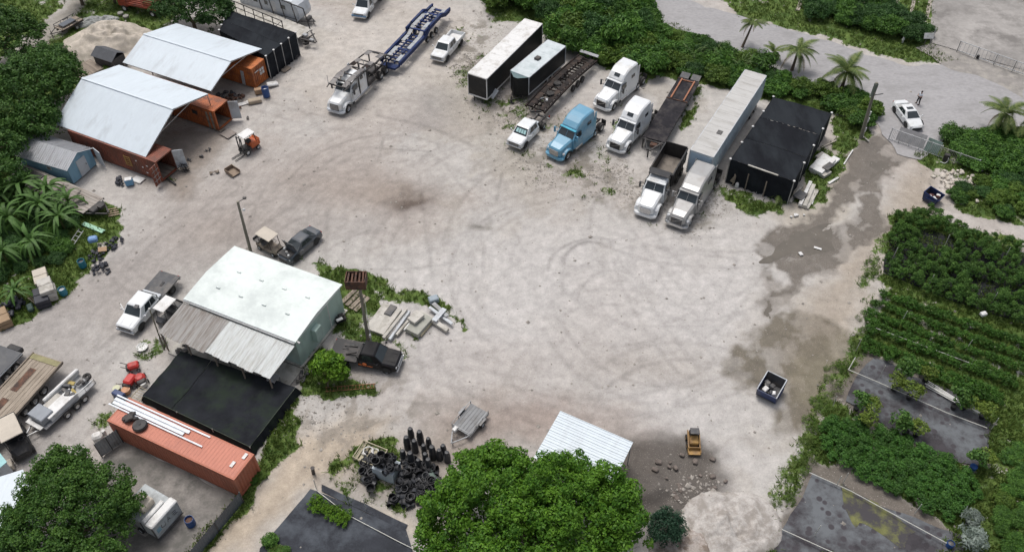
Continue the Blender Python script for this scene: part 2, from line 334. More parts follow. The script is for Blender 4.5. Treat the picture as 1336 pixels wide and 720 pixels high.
# grass and weeds
grass = np.maximum.reduce([
    zone([(-400,-60),(250,-60),(240,20),(165,80),(105,110),(75,130),(0,150),(-400,150)], 0.8)*(1-zone([(-40,110),(60,30),(110,-20),(150,-20),(90,45),(40,90),(-20,150)], 0.9)),
    zone([(-200,120),(70,140),(60,170),(30,200),(40,235),(120,262),(152,272),(160,290),(150,318),(120,350),(80,392),(40,420),(-10,440),(-200,520)], 0.6),
    1.0*zone([(392,332),(420,338),(470,352),(530,370),(590,395),(612,425),(600,432),(560,405),(500,392),(510,430),(490,450),(430,440),(440,400)], 0.7),
    0.9*zone([(520,425),(560,430),(560,452),(520,470),(500,445)], 0.8),
    zone([(380,462),(425,445),(460,490),(498,496),(492,512),(425,522),(395,505)], 0.5),
    zone([(335,590),(388,505),(392,560),(384,590),(345,632),(300,690),(270,730),(235,730),(300,650)], 0.5),
    0.95*zone([(418,610),(462,578),(520,560),(540,640),(520,690),(480,668),(440,645),(425,625)], 0.7),
    zone([(600,-60),(830,-60),(850,20),(1000,80),(1110,130),(1135,175),(1120,205),(1090,195),(1080,155),(1000,130),(970,120),(880,108),(860,98),(832,118),(780,85),(730,60),(700,28),(640,25)], 0.8),
    0.9*zone([(905,118),(925,104),(932,112),(910,140),(896,172),(886,170)], 0.4), 0.65*zone([(800,120),(845,110),(838,150),(815,200),(800,190)], 1.0),
    zone([(890,-60),(1130,-60),(1222,10),(1222,62),(1262,82),(1190,86),(1080,52),(960,20)], 0.6),
    0.9*zone([(1060,190),(1110,205),(1095,250),(1060,272),(1040,262)], 0.8), 0.8*zone([(935,238),(960,246),(1035,262),(1015,292),(985,285),(940,255)], 0.8),
    zone([(1185,205),(1240,168),(1400,160),(1400,320),(1330,300),(1250,275),(1225,240)], 0.6)*(1-0.8*zone([(1215,215),(1245,222),(1272,250),(1225,262)], 0.6)),
    zone([(1155,282),(1200,272),(1336,315),(1336,400),(1600,500),(1600,1100),(980,800),(1000,690),(1030,625),(1065,560),(1090,510),(1120,440),(1140,380),(1150,330)], 0.9),
    0.7*zone([(600,90),(640,120),(660,150),(630,130)], 1.4), 0.45*zone([(575,85),(612,75),(620,110),(590,120)], 1.2),
    0.55*zone([(180,440),(220,440),(200,500),(140,560),(110,560),(170,490)], 0.8), zone([(250,215),(290,165),(300,172),(262,225)], 0.4)*0,
    0.6*zone([(185,218),(215,225),(225,240),(195,238)], 0.5), 0.5*zone([(330,98),(352,92),(372,78),(352,110)], 0.5)])
n4 = vnoise(GX, GY, 2.6, 41, 4)
grass = np.clip(grass*1.2-0.75*smooth(0.42, 0.66, n4)*np.where(grass > .97, .55, 1)-0.35*smooth(.5,.7,vnoise(GX,GY,.9,44,3)), 0, 1)
for z_ in (zone([(1104,478),(1122,456),(1180,480),(1250,510),(1300,555),(1290,610),(1260,620),(1190,580),(1130,560),(1090,520)], 0.5), zone([(1060,590),(1080,600),(1250,690),(1220,730),(1000,730),(1020,680)], 0.5)):
    grass *= (1-z_); blend(z_, (0.10, 0.085, 0.07), 0.85)
gforce = np.maximum.reduce([zone([(890,-60),(1130,-60),(1222,10),(1218,60),(1255,80),(1190,84),(1080,50),(960,18)], 0.5), .85*zone([(-400,-60),(240,-60),(235,20),(165,60),(100,110),(0,150),(-400,150)], 0.8)*(1-zone([(-40,95),(60,25),(95,-20),(135,-20),(80,40),(30,80),(-20,110)], 0.9)),
    .8*zone([(1145,300),(1165,290),(1150,360),(1135,450),(1110,480),(1085,540),(1066,590),(1045,640),(1010,700),(985,720),(1000,660),(1035,600),(1062,540),(1085,480),(1118,420),(1128,350)], 0.9), zone([(1285,470),(1400,500),(1400,800),(1290,800),(1270,690),(1300,600)], .6), .8*zone([(0,260),(110,265),(150,300),(110,350),(70,400),(0,430),(-100,400)], .8), .6*zone([(335,592),(388,505),(388,580),(345,632),(300,690),(270,730),(240,730),(300,655)], 0.5)])
grass = np.maximum(grass, gforce*(.95-.45*smooth(.5,.75,n4)-.25*smooth(.5,.7,vnoise(GX,GY,1.0,46,3)))); grass *= 1-wet; grass = np.maximum(grass, .62*cg*smooth(.57,.66,vnoise(GX, GY, 1.4, 14, 3)))
far = smooth(90, 180, np.hypot(GX, GY-60)); grass = np.maximum(grass, far*smooth(0.3, 0.5, vnoise(GX, GY, 60, 51, 3)))
def nd(a): return a
height = (n2-0.5)*0.05+(n1-0.5)*0.07; height = np.where(far > 0, height*(1-far), height); height -= wet*0.03; height -= 0.06
def mound(u, v, rx, ry, h, rz=0.0, bumpy=0.5, seed=3):
    p = G(u, v); c, s = math.cos(rz), math.sin(rz); X = (GX-p.x)*c+(GY-p.y)*s; Y = -(GX-p.x)*s+(GY-p.y)*c
    r = np.sqrt((X/rx)**2+(Y/ry)**2)+(vnoise(GX, GY, 2.0, seed, 3)-0.5)*0.35
    return h*smooth(1.0, 0.25, r)*(1+(vnoise(GX, GY, 1.1, seed+7, 4)-0.5)*bumpy*2)
height += mound(840, 640, 2.4, 1.6, 0.8, 0.2, 0.3, 8)+mound(905, 640, 2.5, 2.0, 0.18, 0, 2.0, 15)
nx, ny = len(xs), len(ys)
me = bpy.data.meshes.new('ground'); me.vertices.add(nx*ny)
me.vertices.foreach_set('co', np.stack([GX, GY, height], -1).reshape(-1))
I, J = np.meshgrid(np.arange(nx-1), np.arange(ny-1)); a = (J*nx+I).reshape(-1)
q = np.stack([a, a+1, a+nx+1, a+nx], -1).astype(np.int32); me.loops.add(q.size); me.polygons.add(len(q))
me.loops.foreach_set('vertex_index', q.reshape(-1)); me.polygons.foreach_set('loop_start', np.arange(0, q.size, 4, dtype=np.int32)); me.polygons.foreach_set('loop_total', np.full(len(q), 4, dtype=np.int32))
me.update(calc_edges=True); me.polygons.foreach_set('use_smooth', np.ones(len(q), bool))
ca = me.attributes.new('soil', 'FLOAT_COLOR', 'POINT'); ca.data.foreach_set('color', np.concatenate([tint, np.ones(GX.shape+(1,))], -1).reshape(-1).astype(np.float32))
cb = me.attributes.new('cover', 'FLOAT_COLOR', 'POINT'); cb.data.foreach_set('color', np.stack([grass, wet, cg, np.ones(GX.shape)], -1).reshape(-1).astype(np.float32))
m = bpy.data.materials.new('ground'); m.use_nodes = True; n = m.node_tree; N = n.nodes; Lk = n.links.new; b = N['Principled BSDF']
def NZ(s, det=4, rg=0.6):
    t = N.new('ShaderNodeTexNoise'); t.inputs['Scale'].default_value = s; t.inputs['Detail'].default_value = det; t.inputs['Roughness'].default_value = rg
    Lk(gtc.outputs['Object'], t.inputs['Vector']); return t.outputs['Fac']
def MR(s, lo, hi, a=0, b_=1):
    r = N.new('ShaderNodeMapRange'); r.inputs['From Min'].default_value = lo; r.inputs['From Max'].default_value = hi; r.inputs['To Min'].default_value = a; r.inputs['To Max'].default_value = b_; Lk(s, r.inputs['Value']); return r.outputs[0]
def MA(op, a, b_):
    r = N.new('ShaderNodeMath'); r.operation = op
    for k, x in enumerate((a, b_)):
        if isinstance(x, (int, float)): r.inputs[k].default_value = x
        else: Lk(x, r.inputs[k])
    return r.outputs[0]
def MX(f, a, b_):
    r = N.new('ShaderNodeMix'); r.data_type = 'RGBA'; Lk(f, r.inputs[0])
    for k, x in ((6, a), (7, b_)):
        if isinstance(x, tuple): r.inputs[k].default_value = (*x, 1)
        else: Lk(x, r.inputs[k])
    return r.outputs[2]
gtc = N.new('ShaderNodeTexCoord'); soil = N.new('ShaderNodeAttribute'); soil.attribute_name = 'soil'; cov = N.new('ShaderNodeAttribute'); cov.attribute_name = 'cover'
sx = N.new('ShaderNodeSeparateColor'); Lk(cov.outputs['Color'], sx.inputs[0])
v = MA('MULTIPLY', MR(NZ(1.2, 6, .7), .3, .7, .84, 1.14), MR(NZ(9, 3, .7), .3, .7, .88, 1.12))
sv = N.new('ShaderNodeVectorMath'); sv.operation = 'SCALE'; Lk(soil.outputs['Color'], sv.inputs[0]); Lk(v, sv.inputs['Scale'])
c1 = MX(MR(NZ(5, 5, .75), .60, .68, 0, .35), sv.outputs[0], (0.20, 0.17, 0.14))
c1 = MX(MR(NZ(14, 2, .5), .66, .72, 0, .6), c1, (0.60, 0.56, 0.50))
c1 = MX(MA('MULTIPLY', sx.outputs[2], MR(NZ(3.3, 5, .7), .56, .60, 0, .7)), c1, (0.17, 0.15, 0.11))
gcol = MX(MR(NZ(0.5, 4), .35, .65), (0.055, 0.100, 0.022), (0.115, 0.170, 0.040))
gcol = MX(MR(NZ(2.3, 5, .7), .55, .70, 0, .55), gcol, (0.16, 0.14, 0.07))
gf = MR(MA('ADD', sx.outputs[0], MR(NZ(4.5, 6, .75), .25, .75, -.42, .42)), .42, .60)
c2 = MX(gf, c1, gcol); Lk(c2, b.inputs['Base Color'])
Lk(MR(sx.outputs[1], 0.2, 0.9, .95, .27), b.inputs['Roughness']); b.inputs['Specular IOR Level'].default_value = 0.3
bp = N.new('ShaderNodeBump'); bp.inputs['Strength'].default_value = 0.5; bp.inputs['Distance'].default_value = 0.05
Lk(MA('ADD', NZ(6, 6, .75), MA('MULTIPLY', gf, NZ(22, 3, .7))), bp.inputs['Height']); Lk(bp.outputs[0], b.inputs['Normal'])
me.materials.append(m); tag(link('ground', me), kind='structure')
def gat(x, y):
    """ground height and grass cover at a spot"""
    i = min(max(np.searchsorted(xs, x), 1), nx-1); j = min(max(np.searchsorted(ys, y), 1), ny-1); return float(height[j, i]), float(grass[j, i])
def sheet(name, poly, z, m, wob=0.5, step=0.8, kind='structure', seed=1, world=False):
    P = [Vector((*p, 0)) for p in (poly if world else W(poly))]; out = []
    for i in range(len(P)):
        a, b_ = P[i], P[(i+1) % len(P)]; k = max(1, int((b_-a).length/step)) if wob else 1
        for t in range(k):
            p = a.lerp(b_, t/k); d = mnoise.noise_vector(Vector((p.x*0.5, p.y*0.5, seed*3.3)))*wob; out.append((p.x+d.x, p.y+d.y))
    bm = bmesh.new(); vs = [bm.verts.new((x, y, z)) for x, y in out]; f = bm.faces.new(vs); f.normal_update()
    if f.normal.z < 0: f.normal_flip()
    bmesh.ops.triangulate(bm, faces=[f]); me = bpy.data.meshes.new(name); bm.to_mesh(me); bm.free(); me.materials.append(m)
    return tag(link(name, me), kind=kind)
# road of pale crushed limestone, the concrete lot beyond it
M_road = mat('road_limestone', (0.315, 0.308, 0.312), .85, var=.08, scale=.25, fine=.10, dirt=(0.25,.245,.245), dirt_amt=.3, dscale=.5, stretch=(.6,1,1), bump=.3)
sheet('road', [(560,-140),(812,-8),(845,22),(900,46),(985,84),(1030,100),(1100,120),(1135,152),(1170,200),(1200,210),(1235,178),(1290,180),(1345,212),(1500,262),(1800,340),(1800,260),(1500,175),(1336,118),(1235,82),(1190,88),(1080,54),(960,20),(900,2),(760,-60),(640,-140)], 0.012, M_road, 0.7)
M_conc = mat('lot_concrete', (0.30, 0.285, 0.27), .85, var=.22, scale=.15, fine=.08, dirt=(0.17,.16,.15), dirt_amt=.4, dscale=.25, bump=.2)
sheet('concrete_lot', [(1222,-40),(1600,-40),(1600,200),(1336,92),(1212,55)], 0.008, M_conc, 0.25)
sheet('gravel_apron', [(1195,62),(1212,56),(1336,93),(1336,130),(1290,105),(1235,88)], 0.020, mat('apron', (0.24,.225,.21), .9, var=.2, scale=.6, dirt=(.33,.31,.28), dirt_amt=.4), 0.5)
# woven ground cloth of the nursery
M_cloth = mat('ground_cloth', (0.036, 0.039, 0.047), .85, spec=.15, var=.2, scale=.5, fine=.08, dirt=(0.075,0.084,0.098), dirt_amt=.42, dscale=.45, bump=.15)
M_cloth2 = mat('ground_cloth_dusty', (0.050, 0.046, 0.051), .85, spec=.15, var=.25, scale=.5, fine=.08, dirt=(0.135,0.145,0.155), dirt_amt=.50, dscale=.32, rings=True, bump=.15)
def gz(poly, dz): return dz
sheet('ground_cloth', [(405,637),(530,690),(545,740),(520,800),(330,760),(340,715)], 0.03, M_cloth, 0.10)
sheet('ground_cloth', [(1138,466),(1250,512),(1296,552),(1288,612),(1240,600),(1160,560),(1105,520),(1115,490)], 0.012, M_cloth2, 0.35, seed=2)
sheet('ground_cloth', [(1062,618),(1130,652),(1258,700),(1262,760),(1000,760),(1020,690)], 0.016, M_cloth2, 0.30, seed=3)
sheet('ground_cloth', [(1168,288),(1336,335),(1500,380),(1500,455),(1336,422),(1240,392),(1152,355)], 0.012, mat('cloth_painted_shade', (.022,.023,.027), .9, var=.3, spec=.15), 0.3, seed=4)  # darker cloth copy, shade under the tall shrubs painted into its colour
sheet('ground_cloth', [(420,632),(478,658),(532,684),(528,692),(420,641)], 0.036, M_cloth, 0.05, seed=5)
M_pud = mat('puddle_water', (0.125, 0.110, 0.090), .15, var=.2, scale=.4, fine=.02, spec=.5)
for k, pl in enumerate(([(988,345),(1000,334),(1040,300),(1085,290),(1088,325),(1060,335),(1030,332),(1006,345)], [(1140,185),(1160,182),(1178,196),(1150,225),(1128,240),(1118,225)], [(950,490),(975,462),(1000,458),(1010,475),(985,495)], [(1003,385),(1022,392),(1030,408),(1008,420),(996,412)])):
    sheet('puddle', pl, -0.088, M_pud, 0.5, 0.5, seed=11+k)
sheet('concrete_yard', [(143,577),(165,578),(312,650),(252,732),(150,735),(120,640)], .02, mat('yard_concrete', (.215,.20,.185), .9, var=.2, scale=.5, fine=.12, dirt=(.12,.115,.105), dirt_amt=.45, dscale=.6), .25, seed=44)
sheet('algae_patch', [(1092,640),(1128,650),(1165,668),(1200,690),(1192,708),(1150,704),(1112,680),(1096,660)], .028, mat('algae', (.135,.14,.05), .9, var=.35, scale=.7, dirt=(.052,.048,.052), dirt_amt=.62), 1.6, .35, seed=45)
# planted rows and pavement strips beyond the road
M_path = mat('path_sand', (0.36,.32,.28), .9, var=.15)
for k in range(9):
    x = 1052+k*21; sheet('path', [(x,-40),(x+5,-40),(x-9,14+k*1.4),(x-14,14+k*1.4)], 0.006, M_path, 0.2, seed=30+k)
# ================================================================ BUILDINGS, CONTAINERS, SHELTERS
M_white = mat('white_roof_metal', (0.58, 0.645, 0.695), .45, var=.04, fine=.02, dirt=(.46,.50,.53), dirt_amt=.2, dscale=.35, stretch=(1.2,.25,1), rnd=False)
M_wroof = mat('white_roof_coating', (0.66, 0.715, 0.69), .6, var=.04, fine=.02, dirt=(.52,.57,.555), dirt_amt=.4, dscale=.3)
M_steel = mat('galvanised_steel', (0.42,.43,.44), .45, .6, var=.12, dirt=(.25,.24,.23), dirt_amt=.3)
M_black = mat('black_metal', (0.018,.018,.020), .6, var=.2, dirt=(.07,.06,.055), dirt_amt=.4)
M_dark = mat('dark_grey_metal', (0.05,.052,.058), .55, var=.2, dirt=(.12,.11,.10), dirt_amt=.4)
M_rust = mat('rusty_steel', (0.14,.07,.045), .85, .1, var=.3, dirt=(.05,.035,.03), dirt_amt=.5, dscale=2)
M_wood = mat('weathered_wood', (0.27,.225,.18), .9, var=.25, stretch=(.5,4,4), dirt=(.15,.125,.10), dirt_amt=.4)
M_redc = mat('container_red', (0.20,.055,.030), .6, var=.15, dirt=(.11,.045,.03), dirt_amt=.45, dscale=.6, stretch=(1,1,.4))
M_orc = mat('container_orange', (0.38,.105,.030), .6, var=.15, dirt=(.17,.06,.03), dirt_amt=.4, dscale=.7)
M_orange = mat('container_terracotta', (0.40,.130,.075), .6, var=.06, dirt=(.33,.115,.07), dirt_amt=.3, dscale=.5)
M_grey = mat('grey_paint', (0.33,.34,.35), .6, var=.1, dirt=(.2,.19,.18), dirt_amt=.3)
M_pale = mat('pale_grey_paint', (0.50,.53,.56), .6, var=.06, dirt=(.33,.33,.33), dirt_amt=.3)
M_tarp = mat('black_shade_cloth', (0.012,.0135,.017), .95, var=.25, scale=.4, dirt=(.024,.028,.033), dirt_amt=.5, dscale=.3, stretch=(1,.3,1), spec=.12)
M_rub = mat('tyre_rubber', (0.018,.018,.019), .85, var=.2, dirt=(.06,.055,.05), dirt_amt=.4, dscale=3)
M_wht = mat('white_paint', (0.68,.70,.71), .3, var=.02, fine=.01, dirt=(.55,.54,.51), dirt_amt=.2, dscale=.8, coat=.6)
M_wht2 = mat('white_plain', (0.66,.66,.65), .55, var=.05, dirt=(.45,.43,.40), dirt_amt=.25)
M_glass = mat('dark_glass', (0.022,.030,.034), .08, var=.1, spec=.8)
M_chrome = mat('bright_metal', (0.50,.51,.52), .25, .9, var=.05)
M_int = mat('dim_interior', (0.03,.03,.03), .9)
M_blue = mat('blue_plastic', (0.015,.065,.22), .45, var=.1)
M_tan = mat('cardboard', (0.36,.24,.15), .8, var=.1)
M_beige = mat('beige_plastic', (0.48,.43,.36), .6, var=.08)
M_red = mat('red_paint', (0.45,.03,.025), .45, var=.12, dirt=(.2,.03,.02), dirt_amt=.3)
M_conw = mat('pale_concrete', (0.48,.46,.42), .85, var=.12, dirt=(.30,.28,.24), dirt_amt=.35, dscale=1.2)

def corr_wall(mb, a, b, z0, z1, dep=0.045, pitch=0.30, out=1):
    """zigzag wall sheet from a to b"""
    a = Vector(a); b = Vector(b); d = (b-a); L = d.length; d /= L; nn = Vector((d.y, -d.x, 0))*out; n = max(2, int(L/pitch)); p = L/n; pts = []
    for i in range(n):
        for t, o in ((0, 0), (.28, 0), (.5, -dep), (.78, -dep)): pts.append(a+d*(i*p+t*p)+nn*o)
    pts.append(b)
    k = len(pts); mb.put([(q.x,q.y,z0) for q in pts]+[(q.x,q.y,z1) for q in pts], [(i,i+1,k+i+1,k+i) for i in range(k-1)])
def container(label, m, loc, rz, L=12.19, Wd=2.44, H=2.59, mtop=None, open_end=None, closed_end_doors=True, group=None, z=0.12):
    """local x along the length, origin at the middle of the floor"""
    t = thing('shipping_container', label, 'container', (loc[0], loc[1], 0), rz, group); x, y = L/2, Wd/2; z1 = z+H
    mb = MB()
    for sx_ in (-1, 1):
        for sy in (-1, 1): mb.box((sx_*(x-.09), sy*(y-.09), z+H/2), (.18,.18,H))
        mb.box((sx_*(x-.08), 0, z1-.08), (.156, Wd-.37, .15)); mb.box((sx_*(x-.08), 0, z+.08), (.156, Wd-.37, .15))
    for sy in (-1, 1): mb.box((0, sy*(y-.07), z1-.07), (L-.37, .136, .14)); mb.box((0, sy*(y-.07), z+.07), (L-.37, .136, .14))
    mb.build('frame', m, t)
    for sy in (-1, 1):
        s = MB(); corr_wall(s, (-x+.17, sy*(y-.02), 0), (x-.17, sy*(y-.02), 0), z+.12, z1-.12, out=sy if sy < 0 else -1); s.build('side_wall', m, t)
    r = MB(); n = 40; P = []
    for i in range(n):
        for f, o in ((0,0),(.35,0),(.5,.02),(.85,.02)): P.append((-x+.15+(i+f)/n*(L-.3), z1-.01+o))
    P.append((x-.15, z1-.01)); k = len(P)
    r.put([(a, -y+.12, h) for a, h in P]+[(a, y-.12, h) for a, h in P], [(i, k+i, k+i+1, i+1) for i in range(k-1)]); r.build('roof', mtop or m, t)
    f = MB(); f.box((0,0,z+.10), (L-.3, Wd-.2, .08)); f.build('floor', M_wood, t)
    ends = [1, -1]
    for e in ends:
        if e == open_end: continue
        if e == 1 or open_end == 1:
            s = MB(); corr_wall(s, (e*(x-.05), -y+.18, 0), (e*(x-.05), y-.18, 0), z+.15, z1-.15, out=e, pitch=.28, dep=.06); s.build('end_wall', m, t)
        else:
            for sy in (-1, 1):
                d = MB(); d.box((e*(x-.04), sy*(y/2-.05), z+H/2), (.06, y-.14, H-.32)); do = d.build('door', m, t)
                bars = MB()
                for q in (.25, .75): bars.cyl((e*(x+.03), sy*q*y, z+.16), (e*(x+.03), sy*q*y, z1-.16), .022, n=6)
                bars.build('locking_bar', M_steel, do)
    return t
def door_leaf(t, mb_m, hinge, ang, w=1.12, h=2.3, z=.25, name='door', panel=None):
    d = MB(); c, s = math.cos(ang), math.sin(ang)
    d.bar((hinge[0], hinge[1], z+h/2), (hinge[0]+c*w, hinge[1]+s*w, z+h/2), .06, h); o = d.build(name, mb_m, t)
    b = MB()
    for q in (.3, .7): b.cyl((hinge[0]+c*w*q-s*.06, hinge[1]+s*w*q+c*.06, z), (hinge[0]+c*w*q-s*.06, hinge[1]+s*w*q+c*.06, z+h), .022, n=6)
    for q in (.25,.5,.75): b.bar((hinge[0]+c*.08-s*.05, hinge[1]+s*.08+c*.05, z+h*q), (hinge[0]+c*(w-.08)-s*.05, hinge[1]+s*(w-.08)+c*.05, z+h*q), .03, .08)
    b.build('locking_bar', M_steel, o); return o
YA = math.radians(-26.3); ux = Vector((math.cos(YA), math.sin(YA), 0)); uy = Vector((-math.sin(YA), math.cos(YA), 0))
def at_corner(px, L, Wd, z=0):
    """centre of a box whose right near floor corner shows at px"""
    p = G(px[0], px[1], z); return p-ux*(L/2)+uy*(Wd/2)
# containers under the two metal canopies (long axis ux)
c1p = at_corner((212.5,238.5), 12.19, 2.44); c2p = at_corner((286,172), 12.19, 2.44); c3p = at_corner((334,116.5), 12.19, 2.44)
c1 = container('dark red shipping container with a wooden rack hung on its side, beside the blue shed', M_redc, c1p, YA, open_end=1)
door_leaf(c1, M_pale, (6.05, 1.12, 0), math.radians(38)); door_leaf(c1, M_redc, (6.05, -1.12, 0), math.radians(-82))
rk = MB(); 
for q in (0, .75): rk.box((1.6+q, -1.28, 1.5), (.08,.07,1.25))
for q in range(5): rk.box((1.975, -1.30, .95+q*.27), (.67,.06,.06))
rk.build('wooden_rack', mat('yellow_wood', (.42,.25,.08), .7), c1)
for dx, dz in ((3.2,1.9),(3.9,1.3),(4.6,1.7),(5.0,.9),(4.3,.7)):
    s = MB(); s.box((dx, -1.235, dz), (.22,.03,.14), rx=0, ry=random.uniform(-.4,.4)); s.build('paint_patch', M_wht2, c1)
st = MB(); st.box((-4.6,-1.31,1.5),(.9,.08,.9)); 
c2 = container('rust orange shipping container between the two white metal canopies', M_orc, c2p, YA, open_end=1)
door_leaf(c2, M_pale, (6.05, 1.12, 0), math.radians(30))
pl_ = MB(); pl_.box((5.6,-1.27,1.3),(.25,.06,2.3)); pl_.box((5.0,-1.27,1.25),(.25,.06,2.2)); pl_.build('plank', M_wood, c2)
wd = MB(); wd.box((3.2,-1.24,1.75),(.7,.04,.5)); wd.build('window', M_int, c2)
c3 = container('bright orange shipping container at the far canopy with white squares on its doors', mat('container_bright_orange', (0.46,.14,.035), .6, var=.15, dirt=(.22,.07,.03), dirt_amt=.35, dscale=.8), c3p, YA, open_end=-1)
wq = MB()
for i in (0,1):
    for j in (0,1): wq.box((6.09,.2+i*.42,1.35+j*.45),(.03,.34,.36))
wq.build('white_square', M_wht2, c3)
wd = MB(); wd.box((6.085,-.45,1.95),(.03,.7,.12)); wd.build('white_lettering_strip', M_wht2, c3)
pn = MB(); pn.box((4.6,-1.34,1.2),(.42,.05,1.9), ry=.08); pn.build('white_panel', M_pale, c3)
# canopies
def canopy(label, near, ze, yr, zr, Wd, zf, posts):
    A0, A1 = G(*near[0], ze), G(*near[1], ze)
    org = A1; L = (A1-A0).length
    t = thing('canopy_building', label, 'canopy', (org.x, org.y, 0), YA)
    prof = [(0, ze), (yr*.5, ze+(zr-ze)*.505), (yr, zr), ((yr+Wd)/2, zf+(zr-zf)*.515), (Wd, zf)]
    npan = 12; pw = L/npan
    for k in range(4):
        (y0, z0), (y1, z1) = prof[k], prof[k+1]
        for i in range(npan):
            s = MB(); x0, x1 = -L+i*pw, -L+(i+1)*pw-.003; pts = []
            for f, o in ((0, .004), (.04, 0), (.5, 0), (.53,.006), (.56,0), (.97, 0), (1, .004)): pts.append((x0+(x1-x0)*f, o))
            m_ = len(pts); s.put([(a, y0, z0+o) for a, o in pts]+[(a, y1, z1+o) for a, o in pts], [(j, j+1, m_+j+1, m_+j) for j in range(m_-1)])
            s.put([(a, y0, z0+o-.03) for a, o in pts]+[(a, y1, z1+o-.03) for a, o in pts], [(j, j+1, m_+j+1, m_+j) for j in range(m_-1)])
            link('roof_panel', s.mesh('roof_panel', M_white), t)
    rc = MB(); rc.box((-L/2, yr, zr+.02), (L, .30, .03)); rc.build('ridge_cap', M_white, t)
    for x in (-.06, -L/3, -2*L/3, -L+.06):
        tr = MB(); pp = [(x, y+(.08 if k == 0 else (-.08 if k == 4 else 0)), z-.10) for k, (y, z) in enumerate(prof)]
        for a, b_ in zip(pp[:-1], pp[1:]): tr.bar(a, b_, .10)
        tr.bar(pp[1], pp[3], .06); tr.build('truss', M_steel, t)
    for x in (-.06, -L/3, -2*L/3, -L+.06):
        for y in (.1, Wd-.1):
            p = MB(); p.cyl((x, y, posts-.3), (x, y, (ze if y < 1 else zf)-.05), .05, n=6); p.build('post', M_steel, t)
    tr = MB()
    for y, z_ in ((.1, ze), (Wd-.1, zf)): tr.bar((-L, y, z_-.12), (0, y, z_-.12), .08)
    tr.build('eave_beam', M_steel, t); return t, L, Wd
canopy('white ridged metal canopy over the dark red container, nearest the blue shed', [(68,163),(190,205)], 2.75, 5.28, 5.35, 10.3, 4.1, 2.6)
canopy('far white ridged metal canopy next to the black shade cloth', [(161,81),(275,119)], 3.0, 4.15, 4.5, 9.3, 3.2, 2.6)
# blue shed
sp = G(92,240,0); s_y = math.radians(-21.5)
M_shed = mat('shed_blue', (0.20,.36,.47), .7, var=.06, dirt=(.15,.27,.36), dirt_amt=.3, stretch=(3,3,.5))
M_shedroof = mat('shed_roof_metal', (0.42,.43,.45), .5, .3, var=.08, dirt=(.30,.30,.31), dirt_amt=.3, stretch=(4,.4,1))
def shed():
    L, Wd, H, R = 6.4, 3.5, 2.1, 2.95
    p = G(97,241,0); t = thing('garden_shed', 'light blue shed with a grey ribbed metal roof and white door', 'shed', (p.x, p.y, 0), s_y)
    b = MB(); b.box((-L/2, Wd/2, H/2+.1), (L, Wd, H)); b.put([(0,0,H+.1),(0,Wd,H+.1),(0,Wd/2,R)], [(0,1,2)]); b.put([(-L,0,H+.1),(-L,Wd,H+.1),(-L,Wd/2,R)], [(0,1,2)]); b.build('wall', M_shed, t)
    for k, (y0, y1) in enumerate(((-.25, Wd/2), (Wd+.25, Wd/2))):
        for i in range(9):
            s = MB(); w_ = (L+.5)/9; x0 = -L-.25+i*w_; z0 = H-.02; s.quad((x0,y0,z0),(x0+w_-.02,y0,z0),(x0+w_-.02,y1,R+.05),(x0,y1,R+.05), .02)
            for q in (.05, .38, .7): s.bar((x0+w_*q, y0, z0+.04), (x0+w_*q, y1, R+.08), .04, .04)
            s.build('roof_sheet', M_shedroof, t)
    d = MB(); d.box((.03, Wd*.53, 1.1), (.05, 1.25, 1.95)); do = d.build('door', M_pale, t)
    h = MB(); h.box((.075, Wd*.53+.45, 1.1), (.04, .06, .16)); h.build('handle', M_dark, do)
    d = MB(); d.box((.75, Wd+.05, 1.15), (1.3, .07, 2.0), rz=-.35); d.build('open_door', M_pale, t)
    v = MB(); v.box((-2.6, -.03, 1.45), (.5, .05, .4)); wv = v.build('window', M_pale, t)
    v = MB(); v.box((-2.6, -.062, 1.45), (.38, .02, .28)); v.build('pane', M_glass, wv)
    f = MB(); f.box((-L/2, Wd/2, .05), (L-.1, Wd-.1, .1)); f.build('base', M_wood, t)
shed()
